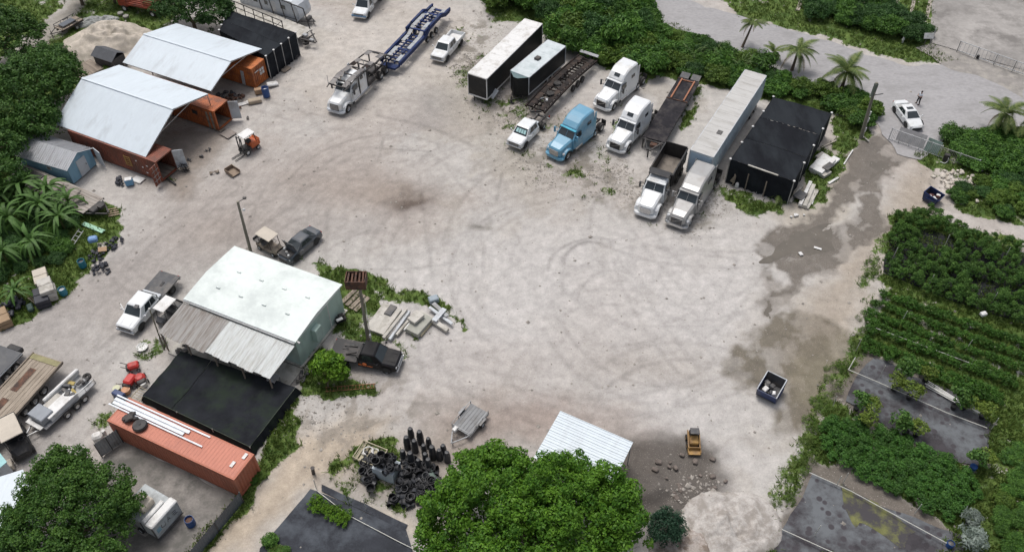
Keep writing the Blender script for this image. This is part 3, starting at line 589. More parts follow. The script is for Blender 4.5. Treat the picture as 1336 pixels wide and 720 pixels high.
# mint office building
M_mint = mat('mint_wall', (0.42,.54,.49), .65, var=.04, dirt=(.33,.42,.38), dirt_amt=.3, dscale=.7, stretch=(1,1,.3))
M_oldsheet = mat('weathered_corrugated', (0.31,.30,.285), .7, .1, var=.12, dirt=(.20,.175,.155), dirt_amt=.5, stretch=(6,.5,1))
M_newsheet = mat('pale_corrugated', (0.52,.545,.54), .55, .1, var=.08, dirt=(.38,.38,.36), dirt_amt=.4, stretch=(6,.5,1))
def office():
    ze = 3.5; A0, A1, B1, B0 = G(240,390,ze), G(385,446,ze), G(451,374,ze), G(306,318,ze)
    rz = yaw_of(A0, A1); L = (A1-A0).length; Wd = 7.1
    t = thing('office_building', 'mint green office building with a white coated low roof', 'building', (A1.x, A1.y, 0), rz)
    b = MB(); b.box((-L/2, Wd/2, 1.7), (L-.3, Wd-.3, 3.3)); 
    for x in (-.152, -L+.152): b.put([(x,.15,3.35),(x,Wd-.15,3.35),(x,Wd*.45,3.78)], [(0,1,2)])
    b.build('wall', M_mint, t)
    s = MB(); prof = [(-.05, ze-.10), (-.03, ze+.02), (Wd*.12, ze+.11), (Wd*.45, ze+.33), (Wd*.8, ze+.16), (Wd+.03, ze+.02), (Wd+.05, ze-.10)]
    s.loft([[(x, y, z) for y, z in prof] for x in (-L-.05, -L, 0, .06)], cap=True); ro = s.build('roof', M_wroof, t)
    for i in range(4):
        for j in (0, 1):
            v = MB(); v.box((-L*.82+i*L*.21+j*.5, Wd*(.3+.32*j), ze+.30+(0.00 if j else 0)), (.42,.16,.10), ch=.03); v.build('roof_vent', M_wroof, ro)
    g = MB(); g.bar((-L, -.13, ze-.10), (0, -.13, ze-.10), .12, .12); g.build('gutter', M_grey, t)
    e = MB(); e.box((.12, 2.6, 1.9), (.55, .9, 1.5), ch=.04); ac = e.build('wall_cabinet', M_mint, t)
    e = MB(); e.cyl((.08, 4.6, .2), (.08, 4.6, 3.4), .05); e.build('downpipe', M_wht2, t)
    e = MB(); e.cyl((.2, .1, 3.3), (.2, .1, 3.55), .06); e.box((.3,.1,3.45),(.2,.12,.1)); e.build('flood_light', M_wht2, t)
    d = MB(); d.box((-2.2, .12, 1.2), (.95, .06, 2.05)); d.build('door', M_pale, t)
    for x in (-4.4, -8.5):
        w_ = MB(); w_.box((x, .12, 1.75), (1.3, .05, .95)); wf = w_.build('window', M_wht2, t); w_ = MB(); w_.box((x, .085, 1.75), (1.15, .02, .8)); w_.build('pane', M_glass, wf)
    e = MB(); e.box((-L/2, Wd/2, .04), (L+.1, Wd+.1, .12)); e.build('slab', M_conw, t)
    # lean-to porch
    C0, C1 = G(212,426,2.55), G(357,489,2.55)
    t2 = thing('porch_roof', 'corrugated porch roof on posts along the front of the mint building, half rusty half pale', 'porch', (A1.x, A1.y, 0), rz)
    dep = 3.45; x0s, n = -L+.0, 14; w_ = (L+.05)/n
    for i in range(n):
        s = MB(); P = []
        for k in range(7): f = k/6; P.append((x0s+(i+f)*w_-.0, .035*(k % 2)+(.004 if i % 2 else 0)))
        m_ = len(P); yy = -dep-(.08*((i*7) % 3)-.05)
        s.put([(a, -.2, 3.22+h) for a, h in P]+[(a-.35, yy, 2.5+h) for a, h in P], [(j, j+1, m_+j+1, m_+j) for j in range(m_-1)])
        link('roof_sheet', s.mesh('roof_sheet', M_oldsheet if i < 6 else M_newsheet), t2)
    for i in range(5):
        x = -L+.2+i*(L-.4)/4; p = MB(); p.box((x-.33, -dep+.15, 1.22), (.10,.10,2.44)); p.build('post', M_wood, t2)
    r = MB(); r.bar((-L-.3, -dep+.15, 2.46), (-.35, -dep+.15, 2.46), .10, .10); r.bar((-L-.1, -1.7, 2.8), (-.15, -1.7, 2.8), .08, .10); r.build('rafter', M_wood, t2)
    f = MB(); f.box((-L/2, -dep/2-.1, .03), (L+.2, dep-.1, .10)); f.build('porch_floor', M_conw, t2)
    return t, L, rz, A1
office_t, OL, ORZ, OA = office()
def oloc(x, y, z=0):
    return Vector((OA.x+math.cos(ORZ)*x-math.sin(ORZ)*y, OA.y+math.sin(ORZ)*x+math.cos(ORZ)*y, z))
# small goods on the porch
for k, (x, y, d, mm, lb) in enumerate(((-9.6,-1.4,(.9,.6,.75),M_wood,'brown wooden table under the porch'), (-6.2,-2.2,(1.4,.7,.8),M_dark,'dark workbench under the middle of the porch'), (-1.0,-2.5,(.8,.8,1.0),M_grey,'grey cabinet at the right end of the porch'))):
    q = oloc(x, y, .08); t = thing('work_table', lb, 'table', q, ORZ)
    b = MB(); b.box((0,0,d[2]), (d[0],d[1],.05)); b.build('tabletop', mm, t)
    for sx_ in (-1,1):
        for sy in (-1,1): l = MB(); l.box((sx_*(d[0]/2-.05), sy*(d[1]/2-.05), d[2]/2), (.05,.05,d[2]-.06)); l.build('leg', mm, t)
# black shade house beside the porch (low net roof on wires)
M_net = mat('shade_net', (0.020,.022,.026), 1.0, var=.35, scale=.5, dirt=(.026,.035,.027), dirt_amt=.38, dscale=.45, spec=.05)
def net_house():
    zc = .9; c = [G(186,516,zc), G(326,583,zc), G(386,505,zc), G(236,458,zc)]
    o = (c[0]+c[1]+c[2]+c[3])/4; t = thing('shade_house', 'low black shade net house with a seam, between the porch and the terracotta container', 'shade house', (o.x, o.y, 0))
    c = [p-Vector((o.x, o.y, 0)) for p in c]
    for (a0, a1, nm) in ((0, .27, 'net_panel'), (.275, 1, 'net_panel')):
        n, m_ = 26, 16; P = []
        for i in range(n+1):
            f = a0+(a1-a0)*i/n
            for j in range(m_+1):
                g = j/m_; p = c[0].lerp(c[1], f).lerp(c[3].lerp(c[2], f), g); fx = (i/n)
                sag = .14*math.sin(math.pi*f)*math.sin(math.pi*g)+.06*abs(math.sin(3*math.pi*g))*math.sin(math.pi*f)
                z = zc-sag+mnoise.noise(Vector((p.x*.9, p.y*.9, 3)))*.16+mnoise.noise(Vector((p.x*.35, p.y*.35, 9)))*.12; P.append((p.x, p.y, z))
        s = MB(); s.put(P, [(i*(m_+1)+j, (i+1)*(m_+1)+j, (i+1)*(m_+1)+j+1, i*(m_+1)+j+1) for i in range(n) for j in range(m_)]); s.build(nm, M_net, t, True)
    for a, b_ in ((1, 2), (0, 1), (3, 0)):
        s = MB(); P = []; n = 24
        for i in range(n+1):
            p = c[a].lerp(c[b_], i/n); d_ = (p-(c[0]+c[1]+c[2]+c[3])/4); d_.z = 0; d_.normalize(); wv = .1*math.sin(i*1.9)
            for z, k in ((zc-.01, 0), (zc*.5, .12+wv), (.02, .28+wv)): P.append((p.x+d_.x*k, p.y+d_.y*k, z))
        s.put(P, [(i*3+j, (i+1)*3+j, (i+1)*3+j+1, i*3+j+1) for i in range(n) for j in range(2)]); s.build('side_net', M_net, t, True)
    for i in (0, .33, .66, 1):
        for j in (0, 1):
            p = c[0].lerp(c[1], i).lerp(c[3].lerp(c[2], i), j); s = MB(); s.cyl((p.x, p.y, 0), (p.x, p.y, zc+.05), .035, n=6); s.build('post', M_wht2 if j == 0 else M_steel, t)
    s = MB(); s.tube([c[0]+Vector((0,0,.04)), c[1]+Vector((0,0,.04)), c[2]+Vector((0,0,.04))], .02); s.build('wire', mat('greenish_wire', (.05,.07,.045), .6), t)
net_house()
# terracotta container with gear on the roof
fl = G(151,571,0); fr = G(315.5,649,0); cy_ = yaw_of(fl, fr); cd = Vector((math.cos(cy_), math.sin(cy_), 0)); cn = Vector((-cd.y, cd.x, 0))
cc = fr-cd*12.19/2+cn*1.22
cT = container('long terracotta shipping container with a black bundle and white panels on its roof', M_orange, (cc.x, cc.y), cy_, H=2.50, z=.06, mtop=mat('container_roof_lit', (0.49,.185,.125), .6, var=.04, dirt=(.42,.16,.11), dirt_amt=.3, dscale=.4))  # roof is a paler copy of the side colour, light from above painted in
def onroof(x, y, z=0): return Vector((cc.x+cd.x*x+cn.x*y, cc.y+cd.y*x+cn.y*y, 2.60+z))
for k, (y, L_, x) in enumerate(((.95, 9.2, -2.4), (.62, 7.4, -3.2), (.30, 7.0, -3.3), (.02, 9.2, -2.4))):
    p = onroof(x, y, .06+.01*k); b = MB(); b.box((0,0,0), (L_, .28 if k in (1,2) else .12, .05)); 
    if k in (1, 2): b.box((0,.12,.035),(L_,.03,.03)); b.box((0,-.12,.035),(L_,.03,.03))
    one(b, 'loose_sheet', mat('white_panel', (.66,.70,.74), .45), ['outermost long white rail lying on the terracotta container roof', 'outer white ribbed panel on the terracotta container roof', 'inner white ribbed panel on the terracotta container roof', 'innermost long white rail sticking out on the terracotta container roof'][k], 'panel', p, cy_, 'white panels on the terracotta container')
def heap(name, label, cat, p, n, r, m, size, seed=1, flat=.5, group=None):
    rg = random.Random(seed); b = MB()
    for i in range(n):
        a, q = rg.uniform(0, 6.28), rg.random()**.5*r; s_ = rg.uniform(.6, 1.3)*size
        h = max(0, (1-q/r))*r*flat
        b.box((q*math.cos(a), q*math.sin(a), h*rg.random()+s_*.3), (s_, s_*rg.uniform(.5,1), s_*rg.uniform(.3,.7)), rz=rg.uniform(0,3), rx=rg.uniform(-.5,.5), ry=rg.uniform(-.5,.5), ch=s_*.12)
    return one(b, name, m, label, cat, p, 0, group)
heap('bag_pile', 'crumpled black bag bundle on the terracotta container roof', 'bag', onroof(-4.4, -.35), 16, .5, M_black, .4, 3, .6)
b = MB(); b.lathe((0,0,0), [(0,.02),(.55,.02),(.58,.2),(.5,.34),(0,.38)], 16); b.box((.05,0,.40),(.15,.15,.05))
one(b, 'round_tub', M_black, 'round black tub with a white cap on the terracotta container roof', 'tub', onroof(-3.3, -.55), 0, smooth=False)
for k,(x,y) in enumerate(((5.6,.75),(5.2,-.2))):
    b = MB(); b.box((0,0,.03),(.25,.5,.05)); one(b,'metal_plate',M_wht2,['small white plate on the far corner of the terracotta container roof','small white plate at the near end of the terracotta container roof'][k],'plate',onroof(x,y),cy_)
# white ribbed shelter roof under the big tree
def shelter():
    z = 3.0; A, B_, D_ = G(731,536,z), G(826,577,z), G(700,583,z); rz = yaw_of(A, B_); L = (B_-A).length; Dp = 4.6
    t = thing('open_shelter', 'white ribbed metal shelter roof half under the big mango tree', 'shelter', (A.x, A.y, 0), rz)
    n = 10; pw = Dp/n
    for i in range(n):
        s = MB(); y0 = -i*pw; z0 = z-.02*i; s.quad((0,y0,z0),(0,y0-pw+.015,z0-.02),(L,y0-pw+.015,z0-.02),(L,y0,z0), .02)
        s.bar((0,y0-.03,z0+.035),(L,y0-.03,z0+.035),.05,.05); s.bar((0,y0-.24,z0+.02),(L,y0-.24,z0+.02),.03,.03); link('roof_panel', s.mesh('roof_panel', M_white), t)
    for x in (.1, L/2, L-.1):
        for y in (-.1, -Dp+.1): p = MB(); p.cyl((x,y,0),(x,y,z-.15),.05,n=6); p.build('post', M_steel, t)
    b = MB(); b.bar((0,-.1,z-.12),(L,-.1,z-.12),.08); b.bar((0,-Dp+.1,z-.3),(L,-Dp+.1,z-.3),.08); b.build('beam', M_steel, t)
shelter()
# black shade-cloth tents
def tent(label, c, zc, posts_out, seams, loc_cat='tent', front_open=False):
    """c: four roof corners front-left, front-right, back-right, back-left"""
    o = sum((Vector(p) for p in c), Vector())/4; o.z = 0; c = [Vector(p)-o for p in c]
    t = thing('shade_tent', label, loc_cat, o); n, m_ = 30, 16
    for s0 in range(seams):
        a0, a1 = s0/seams, (s0+1)/seams-.004; P = []; nn = n//seams+1
        for i in range(nn+1):
            g = a0+(a1-a0)*i/nn
            for j in range(m_+1):
                f = j/m_; p = c[0].lerp(c[1], f).lerp(c[3].lerp(c[2], f), g)
                P.append((p.x, p.y, zc+.10*math.sin(math.pi*f)-.06*abs(math.sin(4*math.pi*g))+.02*math.sin(f*22)))
        s = MB(); s.put(P, [(i*(m_+1)+j, i*(m_+1)+j+1, (i+1)*(m_+1)+j+1, (i+1)*(m_+1)+j) for i in range(nn) for j in range(m_)]); s.build('roof_cloth', M_tarp, t, True)
    for a, b_ in ((0,1),(1,2),(2,3),(3,0)):
        if front_open and (a, b_) == (1, 2): continue
        s = MB(); P = []; n2_ = 30
        for i in range(n2_+1):
            p = c[a].lerp(c[b_], i/n2_); d_ = Vector((p.x, p.y, 0)).normalized(); wv = .07*math.sin(i*2.1)
            for z, k in ((zc, 0), (zc*.5, wv), (.0, wv*1.5)): P.append((p.x+d_.x*k, p.y+d_.y*k, z))
        s.put(P, [(i*3+j, (i+1)*3+j, (i+1)*3+j+1, i*3+j+1) for i in range(n2_) for j in range(2)]); s.build('side_cloth', M_tarp, t, True)
    k = 4
    for i in range(k+1):
        for a, b_ in ((0, 3), (1, 2)):
            p = c[a].lerp(c[b_], i/k); s = MB(); s.cyl((p.x, p.y, 0), (p.x, p.y, zc+.04), .05, n=6); po = s.build('post', M_steel, t)
            s = MB(); s.lathe((p.x, p.y, zc+.04), [(0,0),(.13,0),(.13,.08),(0,.14)], 8); s.build('post_cap', M_wht2, po)
    return t, c
tc_ = [G(953,208,3), G(1036,237,3), G(1085,148,3), G(1009,127,3)]
tt, tcc = tent('large black shade cloth tent behind the box trailer truck', tc_, 3.0, True, 3)
s = MB(); a_ = tcc[0].lerp(tcc[1], .28); b_ = tcc[0].lerp(tcc[1], .75); s.bar((a_.x, a_.y-.05, 3.1), (b_.x, b_.y-.05, 3.1), .14, .10); s.build('front_beam', M_conw, tt)
fd = (tcc[1]-tcc[0]).normalized(); fo = Vector((fd.y, -fd.x, 0))
for f, hh, ww, mm in ((.13, 1.5, .12, M_wood), (.33, 2.1, .10, M_wood), (.62, 2.0, .10, M_wood)):
    p = tcc[0].lerp(tcc[1], f)+fo*.16; s = MB(); s.box((p.x, p.y, hh/2), (ww, ww, hh)); s.build('front_pole', mm, tt)
p = tcc[0].lerp(tcc[1], .13)+fo*.3; s = MB(); s.box((p.x, p.y, 1.0), (.5,.08,.9), rz=YA, ry=.2, taper=.4); s.build('hanging_sack', M_wood, tt)
for f, r_ in ((.10,.22),(.45,.15),(.55,.20)):
    p = G(953,240)+(G(1030,262)-G(953,240))*f+Vector((0,-.2,0)); b = MB(); b.lathe((0,0,0), [(0,0),(r_,0),(r_*.9,.35),(r_*.6,.5),(0,.5)], 10)
    one(b, 'plastic_jug', M_wht2, {.10:'white jug at the left corner of the large black tent', .45:'small white jug at the middle of the large black tent front', .55:'white jug near the young palm at the large black tent'}[f], 'jug', p)
tc2 = [G(286,40,3.1), G(347,74,3.1), G(386,43,3.1), G(298,14,3.1)]
tent('black shade cloth tent between the far canopy and the long frame trailer', tc2, 3.1, True, 2)
# ================================================================ VEHICLES
_wc = {}
def wheel(t, x, y, r=.40, w=.26, rimm=None, dual=False):
    rimm = rimm or M_chrome; key = (r, w, rimm.name)
    if key not in _wc:
        b = MB(); b.lathe((0,0,0), [(r*.58,-w/2),(r*.9,-w/2),(r,-w*.36),(r,w*.36),(r*.9,w/2),(r*.58,w/2)], 18, 'Y'); me = b.mesh('wheel', M_rub, False)
        b = MB(); b.lathe((0,0,0), [(0,-w*.30),(r*.2,-w*.36),(r*.22,-w*.2),(r*.5,-w*.25),(r*.60,-w*.42),(r*.60,w*.42),(r*.5,w*.25),(r*.22,w*.2),(r*.2,w*.36),(0,w*.30)], 12, 'Y')
        _wc[key] = (me, b.mesh('rim', rimm, False))
    me, rm = _wc[key]
    for k in ((0,) if not dual else (0, -1)):
        o = link('wheel', me, t, (x, y+k*(w+.04)*(1 if y > 0 else -1), r)); link('rim', rm, o)
def sec(x, hb, ht, z0, z1, r=.08):
    return [(x,-hb+r,z0),(x,-hb,z0+r),(x,-(hb+ht)/2-.015,(z0+z1)/2),(x,-ht,z1-r*1.2),(x,-ht+r*1.6,z1),(x,ht-r*1.6,z1),(x,ht,z1-r*1.2),(x,(hb+ht)/2+.015,(z0+z1)/2),(x,hb,z0+r),(x,hb-r,z0)]
def lerp(a, b, f): return tuple(a[i]+(b[i]-a[i])*f for i in range(3))
def patch(mb, A, B, C, D, u0, u1, v0, v1, th=.012):
    """inset plate on the quad A(bottom-left) B(bottom-right) C(top-right) D(top-left)"""
    f = lambda u, v: lerp(lerp(A, B, u), lerp(D, C, u), v)
    a, b, c, d = f(u0,v0), f(u1,v0), f(u1,v1), f(u0,v1)
    n = -(Vector(b)-Vector(a)).cross(Vector(d)-Vector(a)).normalized(); o = n*.004
    q = [tuple(Vector(p)+o) for p in (a,d,c,b)]; mb.quad(*q, th)
def cabin(t, m, x0, x1, xt0, xt1, zb, zt, wb, wt, sides, wsl=(.06,.94,.08,.92), roofname='roof', tall=None, rear=True, back_m=None):
    """greenhouse: x0 front-bottom, x1 rear-bottom, xt0/xt1 roof; sides: list of (u0,u1) windows from front to rear"""
    b = MB(); r = .07
    def ring(x, xt, z, zt_, wv, wtv): pass
    P = [(x0,-wb,zb),(x0,wb,zb),(x1,wb,zb),(x1,-wb,zb),(xt0,-wt,zt-.05),(xt0,wt,zt-.05),(xt1,wt,zt-.05),(xt1,-wt,zt-.05),(xt0-.12,-wt+.10,zt),(xt0-.12,wt-.10,zt),(xt1+.12,wt-.10,zt),(xt1+.12,-wt+.10,zt)]
    b.put(P, [(0,1,5,4),(1,2,6,5),(2,3,7,6),(3,0,4,7),(4,5,9,8),(5,6,10,9),(6,7,11,10),(7,4,8,11),(8,9,10,11),(3,2,1,0)]); body = b.build('cab', m, t)
    FL, FR, RL, RR = (x0,wb,zb),(x0,-wb,zb),(x1,wb,zb),(x1,-wb,zb); tFL,tFR,tRL,tRR = (xt0,wt,zt-.05),(xt0,-wt,zt-.05),(xt1,wt,zt-.05),(xt1,-wt,zt-.05)
    # quads ordered so the normal points outwards
    g = MB(); patch(g, FL, FR, tFR, tFL, *wsl, .012); 
    g2 = MB(); A=Vector(FL);
    g.build('windshield', M_glass, t)
    if rear: g = MB(); patch(g, RR, RL, tRL, tRR, .1, .9, .12, .9); g.build('rear_window', M_glass, t)
    for u0, u1 in sides:
        g = MB(); patch(g, FR, RR, tRR, tFR, u0, u1, .1, .88); g.build('side_window', M_glass, t)
        g = MB(); patch(g, RL, FL, tFL, tRL, 1-u1, 1-u0, .1, .88); g.build('side_window', M_glass, t)
    return body
def mirrors(t, x, y, z, m, s=.22):
    for q in (-1, 1):
        b = MB(); b.bar((x, q*(y-.05), z-.02), (x-.02, q*(y+.22), z), .04); b.box((x-.02, q*(y+.27), z+.05), (.12, .16, s), ch=.03); b.build('mirror', m, t)
def doors(t, m, xs_, y, z0, z1, hm=None):
    for x0, x1 in xs_:
        for q in (-1, 1):
            b = MB(); b.box(((x0+x1)/2, q*(y+.004), (z0+z1)/2), (x1-x0, .03, z1-z0), ch=.01); d = b.build('door', m, t)
            b = MB(); b.box((x0+.15, q*(y+.03), z1-.12), (.16,.03,.03)); b.build('handle', hm or M_dark, d)
def arches(t, xs_, y, r, m=None):
    for x in xs_:
        for q in (-1, 1):
            b = MB(); n = 10; P = []
            for i in range(n+1):
                a = math.pi*i/n; P += [(x+math.cos(a)*(r+.05), q*y, r+math.sin(a)*(r+.05)), (x+math.cos(a)*(r+.15), q*(y+.02), r+math.sin(a)*(r+.15))]
            b.put(P, [(2*i,2*i+1,2*i+3,2*i+2) for i in range(n)]); P2 = [(x+math.cos(math.pi*i/n)*(r+.06), q*(y+.006), r+math.sin(math.pi*i/n)*(r+.06)) for i in range(n+1)]
            b.put(P2+[(x, q*(y+.006), r*.6)], [tuple(range(n+2))]); b.build('wheel_arch', m or M_int, t)
def lights(t, x, y, z, w=.22, h=.18, m=None, name='headlight', sgn=1):
    for q in (-1, 1):
        b = MB(); b.box((x, q*y, z), (.06, w, h), ch=.015); b.build(name, m or M_lamp, t)
M_lamp = mat('headlight_lens', (0.55,.56,.58), .1, var=.05, spec=.8); M_tail = mat('tail_light', (0.35,.015,.012), .25, var=.05); M_amber = mat('amber_lens', (.5,.18,.02), .3)
M_blackp = mat('black_paint', (0.008,.008,.010), .45, var=.1, fine=.01, dirt=(.022,.021,.02), dirt_amt=.2, coat=.05, spec=.22)
M_greyp = mat('slate_paint', (0.045,.055,.068), .3, var=.1, fine=.01, dirt=(.09,.09,.09), dirt_amt=.2, coat=.8)
def pickup(name, label, cat, front, rear, m, L=5.9, Wd=2.0, Z=1.92, kind='crew', group=None, bed='box', bedm=None, grille=None, cap=False, rimm=None, shade=False):
    (p, y) = stand(front, rear, L) if rear is not None else front
    t = thing(name, label, cat, p, y, group); h = L/2; w = Wd/2; cabl = {'crew': 2.35, 'ext': 1.95, 'reg': 1.5}[kind]
    xw = h-1.30; xc = xw-.15-cabl; zb = 1.20
    b = MB(); b.loft([sec(h-.02, w*.80, w*.78, .50, 1.00), sec(h-.16, w*.96, w*.92, .42, 1.09), sec(h-.7, w, w*.94, .40, 1.16), sec(xw, w, w*.95, .40, zb+.03), sec(xc, w, w*.96, .40, zb+.02)] + ([sec(-h+.1, w, w*.96, .45, zb-.02), sec(-h, w*.97, w*.93, .5, zb-.06)] if cap else []), True); b.build('body', m, t)
    cabin(t, m, xw+.05, xc+.03, xw-.62, xc+.22, zb-.03, Z, w*.92, w*.76, [(.27,.60),(.64,.90)] if kind == 'crew' else [(.33,.85)], rear=not cap)
    if shade:
        s = MB(); A, B_, C, D_ = (xw+.05,w*.92,zb-.03),(xw+.05,-w*.92,zb-.03),(xw-.62,-w*.76,Z-.05),(xw-.62,w*.76,Z-.05); 
        for k in range(4): g = MB(); patch(g, A, B_, C, D_, .14+k*.185, .29+k*.185, .28, .74, .03); g.build('sun_shade', mat('sun_shade', (.35,.55,.55), .4), t)
    g = MB(); g.box((h-.01, 0, .80), (.05, w*1.25, .30), ch=.02); gr = g.build('grille', grille or M_dark, t)
    for q in range(2): g = MB(); g.box((h+.02, 0, .73+q*.13), (.02, w*1.2, .03)); g.build('grille_bar', M_chrome, gr)
    lights(t, h-.05, w*.76, .86, .26, .22)
    bm_ = MB(); bm_.box((h+.02, 0, .52), (.16, w*1.9, .2), ch=.04); bm_.build('front_bumper', M_chrome if m is not M_blackp else M_chrome, t)
    doors(t, m, [(xc+.08, xc+1.08), (xc+1.12, xw-.05)] if kind == 'crew' else [(xc+.15, xw-.05)], w-.005, .55, zb-.06)
    hd = MB(); 
    for q in (-1,1): hd.box((h-.75, q*w*.45, 1.145+.02), (1.0, .05, .03), ry=.08)
    hd.build('hood_crease', m, t)
    mirrors(t, xw-.25, w, zb+.1, m if m is M_wht else M_blackp)
    arches(t, [h-.95], w+.01, .38); 
    wheel(t, h-.95, w-.13, .38, .26, rimm); wheel(t, h-.95, -w+.13, .38, .26, rimm)
    xr = -h+1.25
    if bed == 'box' and not cap:
        b = MB(); bl = xc-.04+h; cx = (xc-.04-h)/2
        b.box((cx, 0, .72), (bl, Wd*.96, .10)); 
        for q in (-1, 1): b.box((cx, q*(w-.06), .93), (bl, .12, .60), ch=.03)
        b.box((xc-.08, 0, .95), (.07, Wd-.24, .50)); b.build('bed', m, t)
        f = MB(); f.box((cx, 0, .79), (bl-.2, Wd-.26, .03)); f.build('bed_liner', bedm or M_dark, t)
        g = MB(); g.box((-h+.03, 0, .95), (.07, Wd-.26, .50), ch=.02); g.build('tailgate', m, t)
        arches(t, [xr], w+.01, .38)
    elif bed == 'flat':
        b = MB(); bl = xc-.10+h; cx = (xc-.10-h)/2; b.box((cx, 0, 1.0), (bl, Wd*1.12, .12), ch=.02); b.build('flat_deck', bedm or M_dark, t)
        b = MB()
        for q in (-1,1): b.box((cx, q*.4, .8), (bl, .1, .2))
        b.build('chassis_rail', M_black, t)
        b = MB(); b.box((xc-.08, 0, 1.5), (.06, w*1.7, .06)); b.box((xc-.08, w*.8, 1.25), (.06,.06,.5)); b.box((xc-.08,-w*.8,1.25),(.06,.06,.5)); b.build('headache_rack', M_black, t)
        b = MB(); b.box((cx-.1, .12, 1.08), (.5,.22,.05)); b.build('deck_hatch', M_black, t)
    elif bed == 'bare':
        b = MB()
        for q in (-1,1): b.box(((xc-h)/2, q*.42, .75), (xc+h, .1, .2))
        for x in (xc-.4, xc-1.2, -h+.2): b.box((x, 0, .72), (.12, .9, .12))
        b.build('chassis_rail', M_black, t)
        b = MB(); b.box((xc-.5, 0, .95), (.7, .9, .15)); b.build('hitch_plate', M_pale, t)
    dual = bed != 'box'
    wheel(t, xr, w-.13, .40 if dual else .38, .26, rimm, dual); wheel(t, xr, -w+.13, .40 if dual else .38, .26, rimm, dual)
    lights(t, -h+.02, w-.10, .95, .12, .26, M_tail, 'tail_light')
    bm_ = MB(); bm_.box((-h-.06, 0, .55), (.14, w*1.8, .16), ch=.03); bm_.build('rear_bumper', M_chrome, t)
    return t, h, w, xw, xc
def semi(label, front, rear, m, L=8.2, sleeper=2.3, zc=3.85, group=None, m2=None, skylight=True, grille=None, bump=None, low=False, chromey=False, hoodL=2.15, rig=True, L2=None, name='semi_truck', cat='truck', vents=None):
    p, y = stand(front, rear, L, .9, 1.6) if rear is not None else front; t = thing(name, label, cat, p, y, group); h = L/2; w = 1.22; xh = h-hoodL; m2 = m2 or m
    xcab = xh-1.45; xs_ = xcab-sleeper
    b = MB(); b.loft([sec(h-.06, .62, .60, .75, 1.42, .10), sec(h-.22, .82, .78, .62, 1.62, .12), sec(h-.9, .95, .86, .60, 1.80, .12), sec(xh, 1.06, .98, .60, 2.02, .12)], True); b.build('hood', m, t)
    for q in (-1, 1):
        f = MB(); n = 10; rings = []
        for i in range(n+1):
            a = math.pi*(.02+.92*i/n); x = h-1.15+math.cos(a)*.80; z = .55+math.sin(a)*.74; rings.append([(x, q*.72, z-.25), (x, q*1.16, z-.10), (x, q*1.23, z-.02), (x, q*1.14, z+.06), (x, q*.80, z+.10)])
        f.loft(rings); f.build('fender', m, t)
        l = MB(); l.box((h-.52, q*.98, 1.02), (.30, .30, .26), ch=.06, rz=-q*.5); l.build('headlight', M_lamp, t)
    g = MB(); g.box((h-.05, 0, 1.05), (.12, 1.15, .80), ch=.05); gr = g.build('grille', grille or M_black, t)
    if grille is M_chrome or chromey:
        g = MB(); 
        for k in range(7): g.box((h+.015, -.48+k*.16, 1.05), (.03, .05, .72))
        g.build('grille_bars', M_chrome, gr)
    else:
        g = MB(); g.bar((h+.02, -.5, .8), (h+.02, .5, 1.35), .03); g.build('grille_bar', M_chrome, gr)
        g = MB(); 
        for z in (.68, 1.43): g.box((h+.0, 0, z), (.06, 1.25, .05))
        for z in (-.6,.6): g.box((h+.0, z, 1.05), (.06, .05, .8))
        g.build('grille_frame', M_chrome if m is M_wht else m, gr)
    b = MB(); b.loft([sec(h+.10, .80, .80, .36, .66, .06), sec(h-.12, 1.16, 1.16, .36, .66, .06), sec(h-.42, 1.2, 1.2, .38, .64, .06)]); b.build('front_bumper', bump or (M_chrome if chromey else m), t)
    # cab and sleeper, roof line rising to the rear
    zr = 2.62
    rr = lambda x, z1, ht: sec(x, w, ht, .72, z1, .10)
    prof = [(xh+.12, 1.95, 1.12), (xh-.52, zr+.12, .98), (xh-.60, zr+.32, .96), (xh-1.1, zc-.42, .98), (xcab-.25, zc-.10, 1.0), (xcab-.9, zc, 1.02), (xs_+.05, zc-.02 if not low else zc, 1.03), (xs_, zc-.10, 1.0)]
    if sleeper < .5: prof = [(xh+.12, 1.95, 1.12), (xh-.52, zr+.12, .98), (xh-.62, zr+.22, .96), (xcab, zr+.30, .96), (xcab-.04, zr+.22, .96)]
    b = MB(); b.loft([rr(*q) for q in prof]); b.build('cab', m, t)
    # windshield on the sloped front
    A, B_, C, D_ = (xh+.12, 1.02, 1.97), (xh+.12, -1.02, 1.97), (xh-.50, -.90, zr+.05), (xh-.50, .90, zr+.05)
    for q in (0, 1):
        g = MB(); patch(g, A, B_, C, D_, .02+q*.49, .49+q*.49, .06, .98, .02); g.build('windshield', M_glass, t)
    v = MB(); v.bar((xh-.44, -1.0, zr+.14), (xh-.44, 1.0, zr+.14), .30, .05); v.build('sun_visor', m2, t)
    if sleeper > .5:
        for z0_, hh in ((.9,1.05),):
            pass
        if skylight:
            x0, x1 = xh-.78, xh-1.08; f = lambda x: zr+.32+(x-(xh-.60))/((xh-1.1)-(xh-.60))*(zc-.42-zr-.32)
            s = MB(); s.quad((x0,-.34,f(x0)+.02),(x0,.34,f(x0)+.02),(x1,.34,f(x1)+.02),(x1,-.34,f(x1)+.02), .02); s.build('skylight', M_glass, t)
    for q in (-1, 1):
        yy = q*1.225
        def plate(nm, x0, x1, z0_, z1_, mm, th=.03, y0=None, par=None, tilt=0):
            s = MB(); s.box(((x0+x1)/2, (y0 or yy), (z0_+z1_)/2), (x1-x0, th, z1_-z0_), ch=.01, rx=tilt); return s.build(nm, mm, par or t)
        plate('side_window', xh-1.28, xh-.42, 1.98, 2.55, M_glass, .06, q*1.14, tilt=q*.10)
        d = plate('door', xh-1.36, xh-.12, .95, 1.92, m)
        s = MB(); s.box((xh-1.22, q*1.26, 1.5), (.16,.03,.04)); s.build('handle', M_chrome, d)
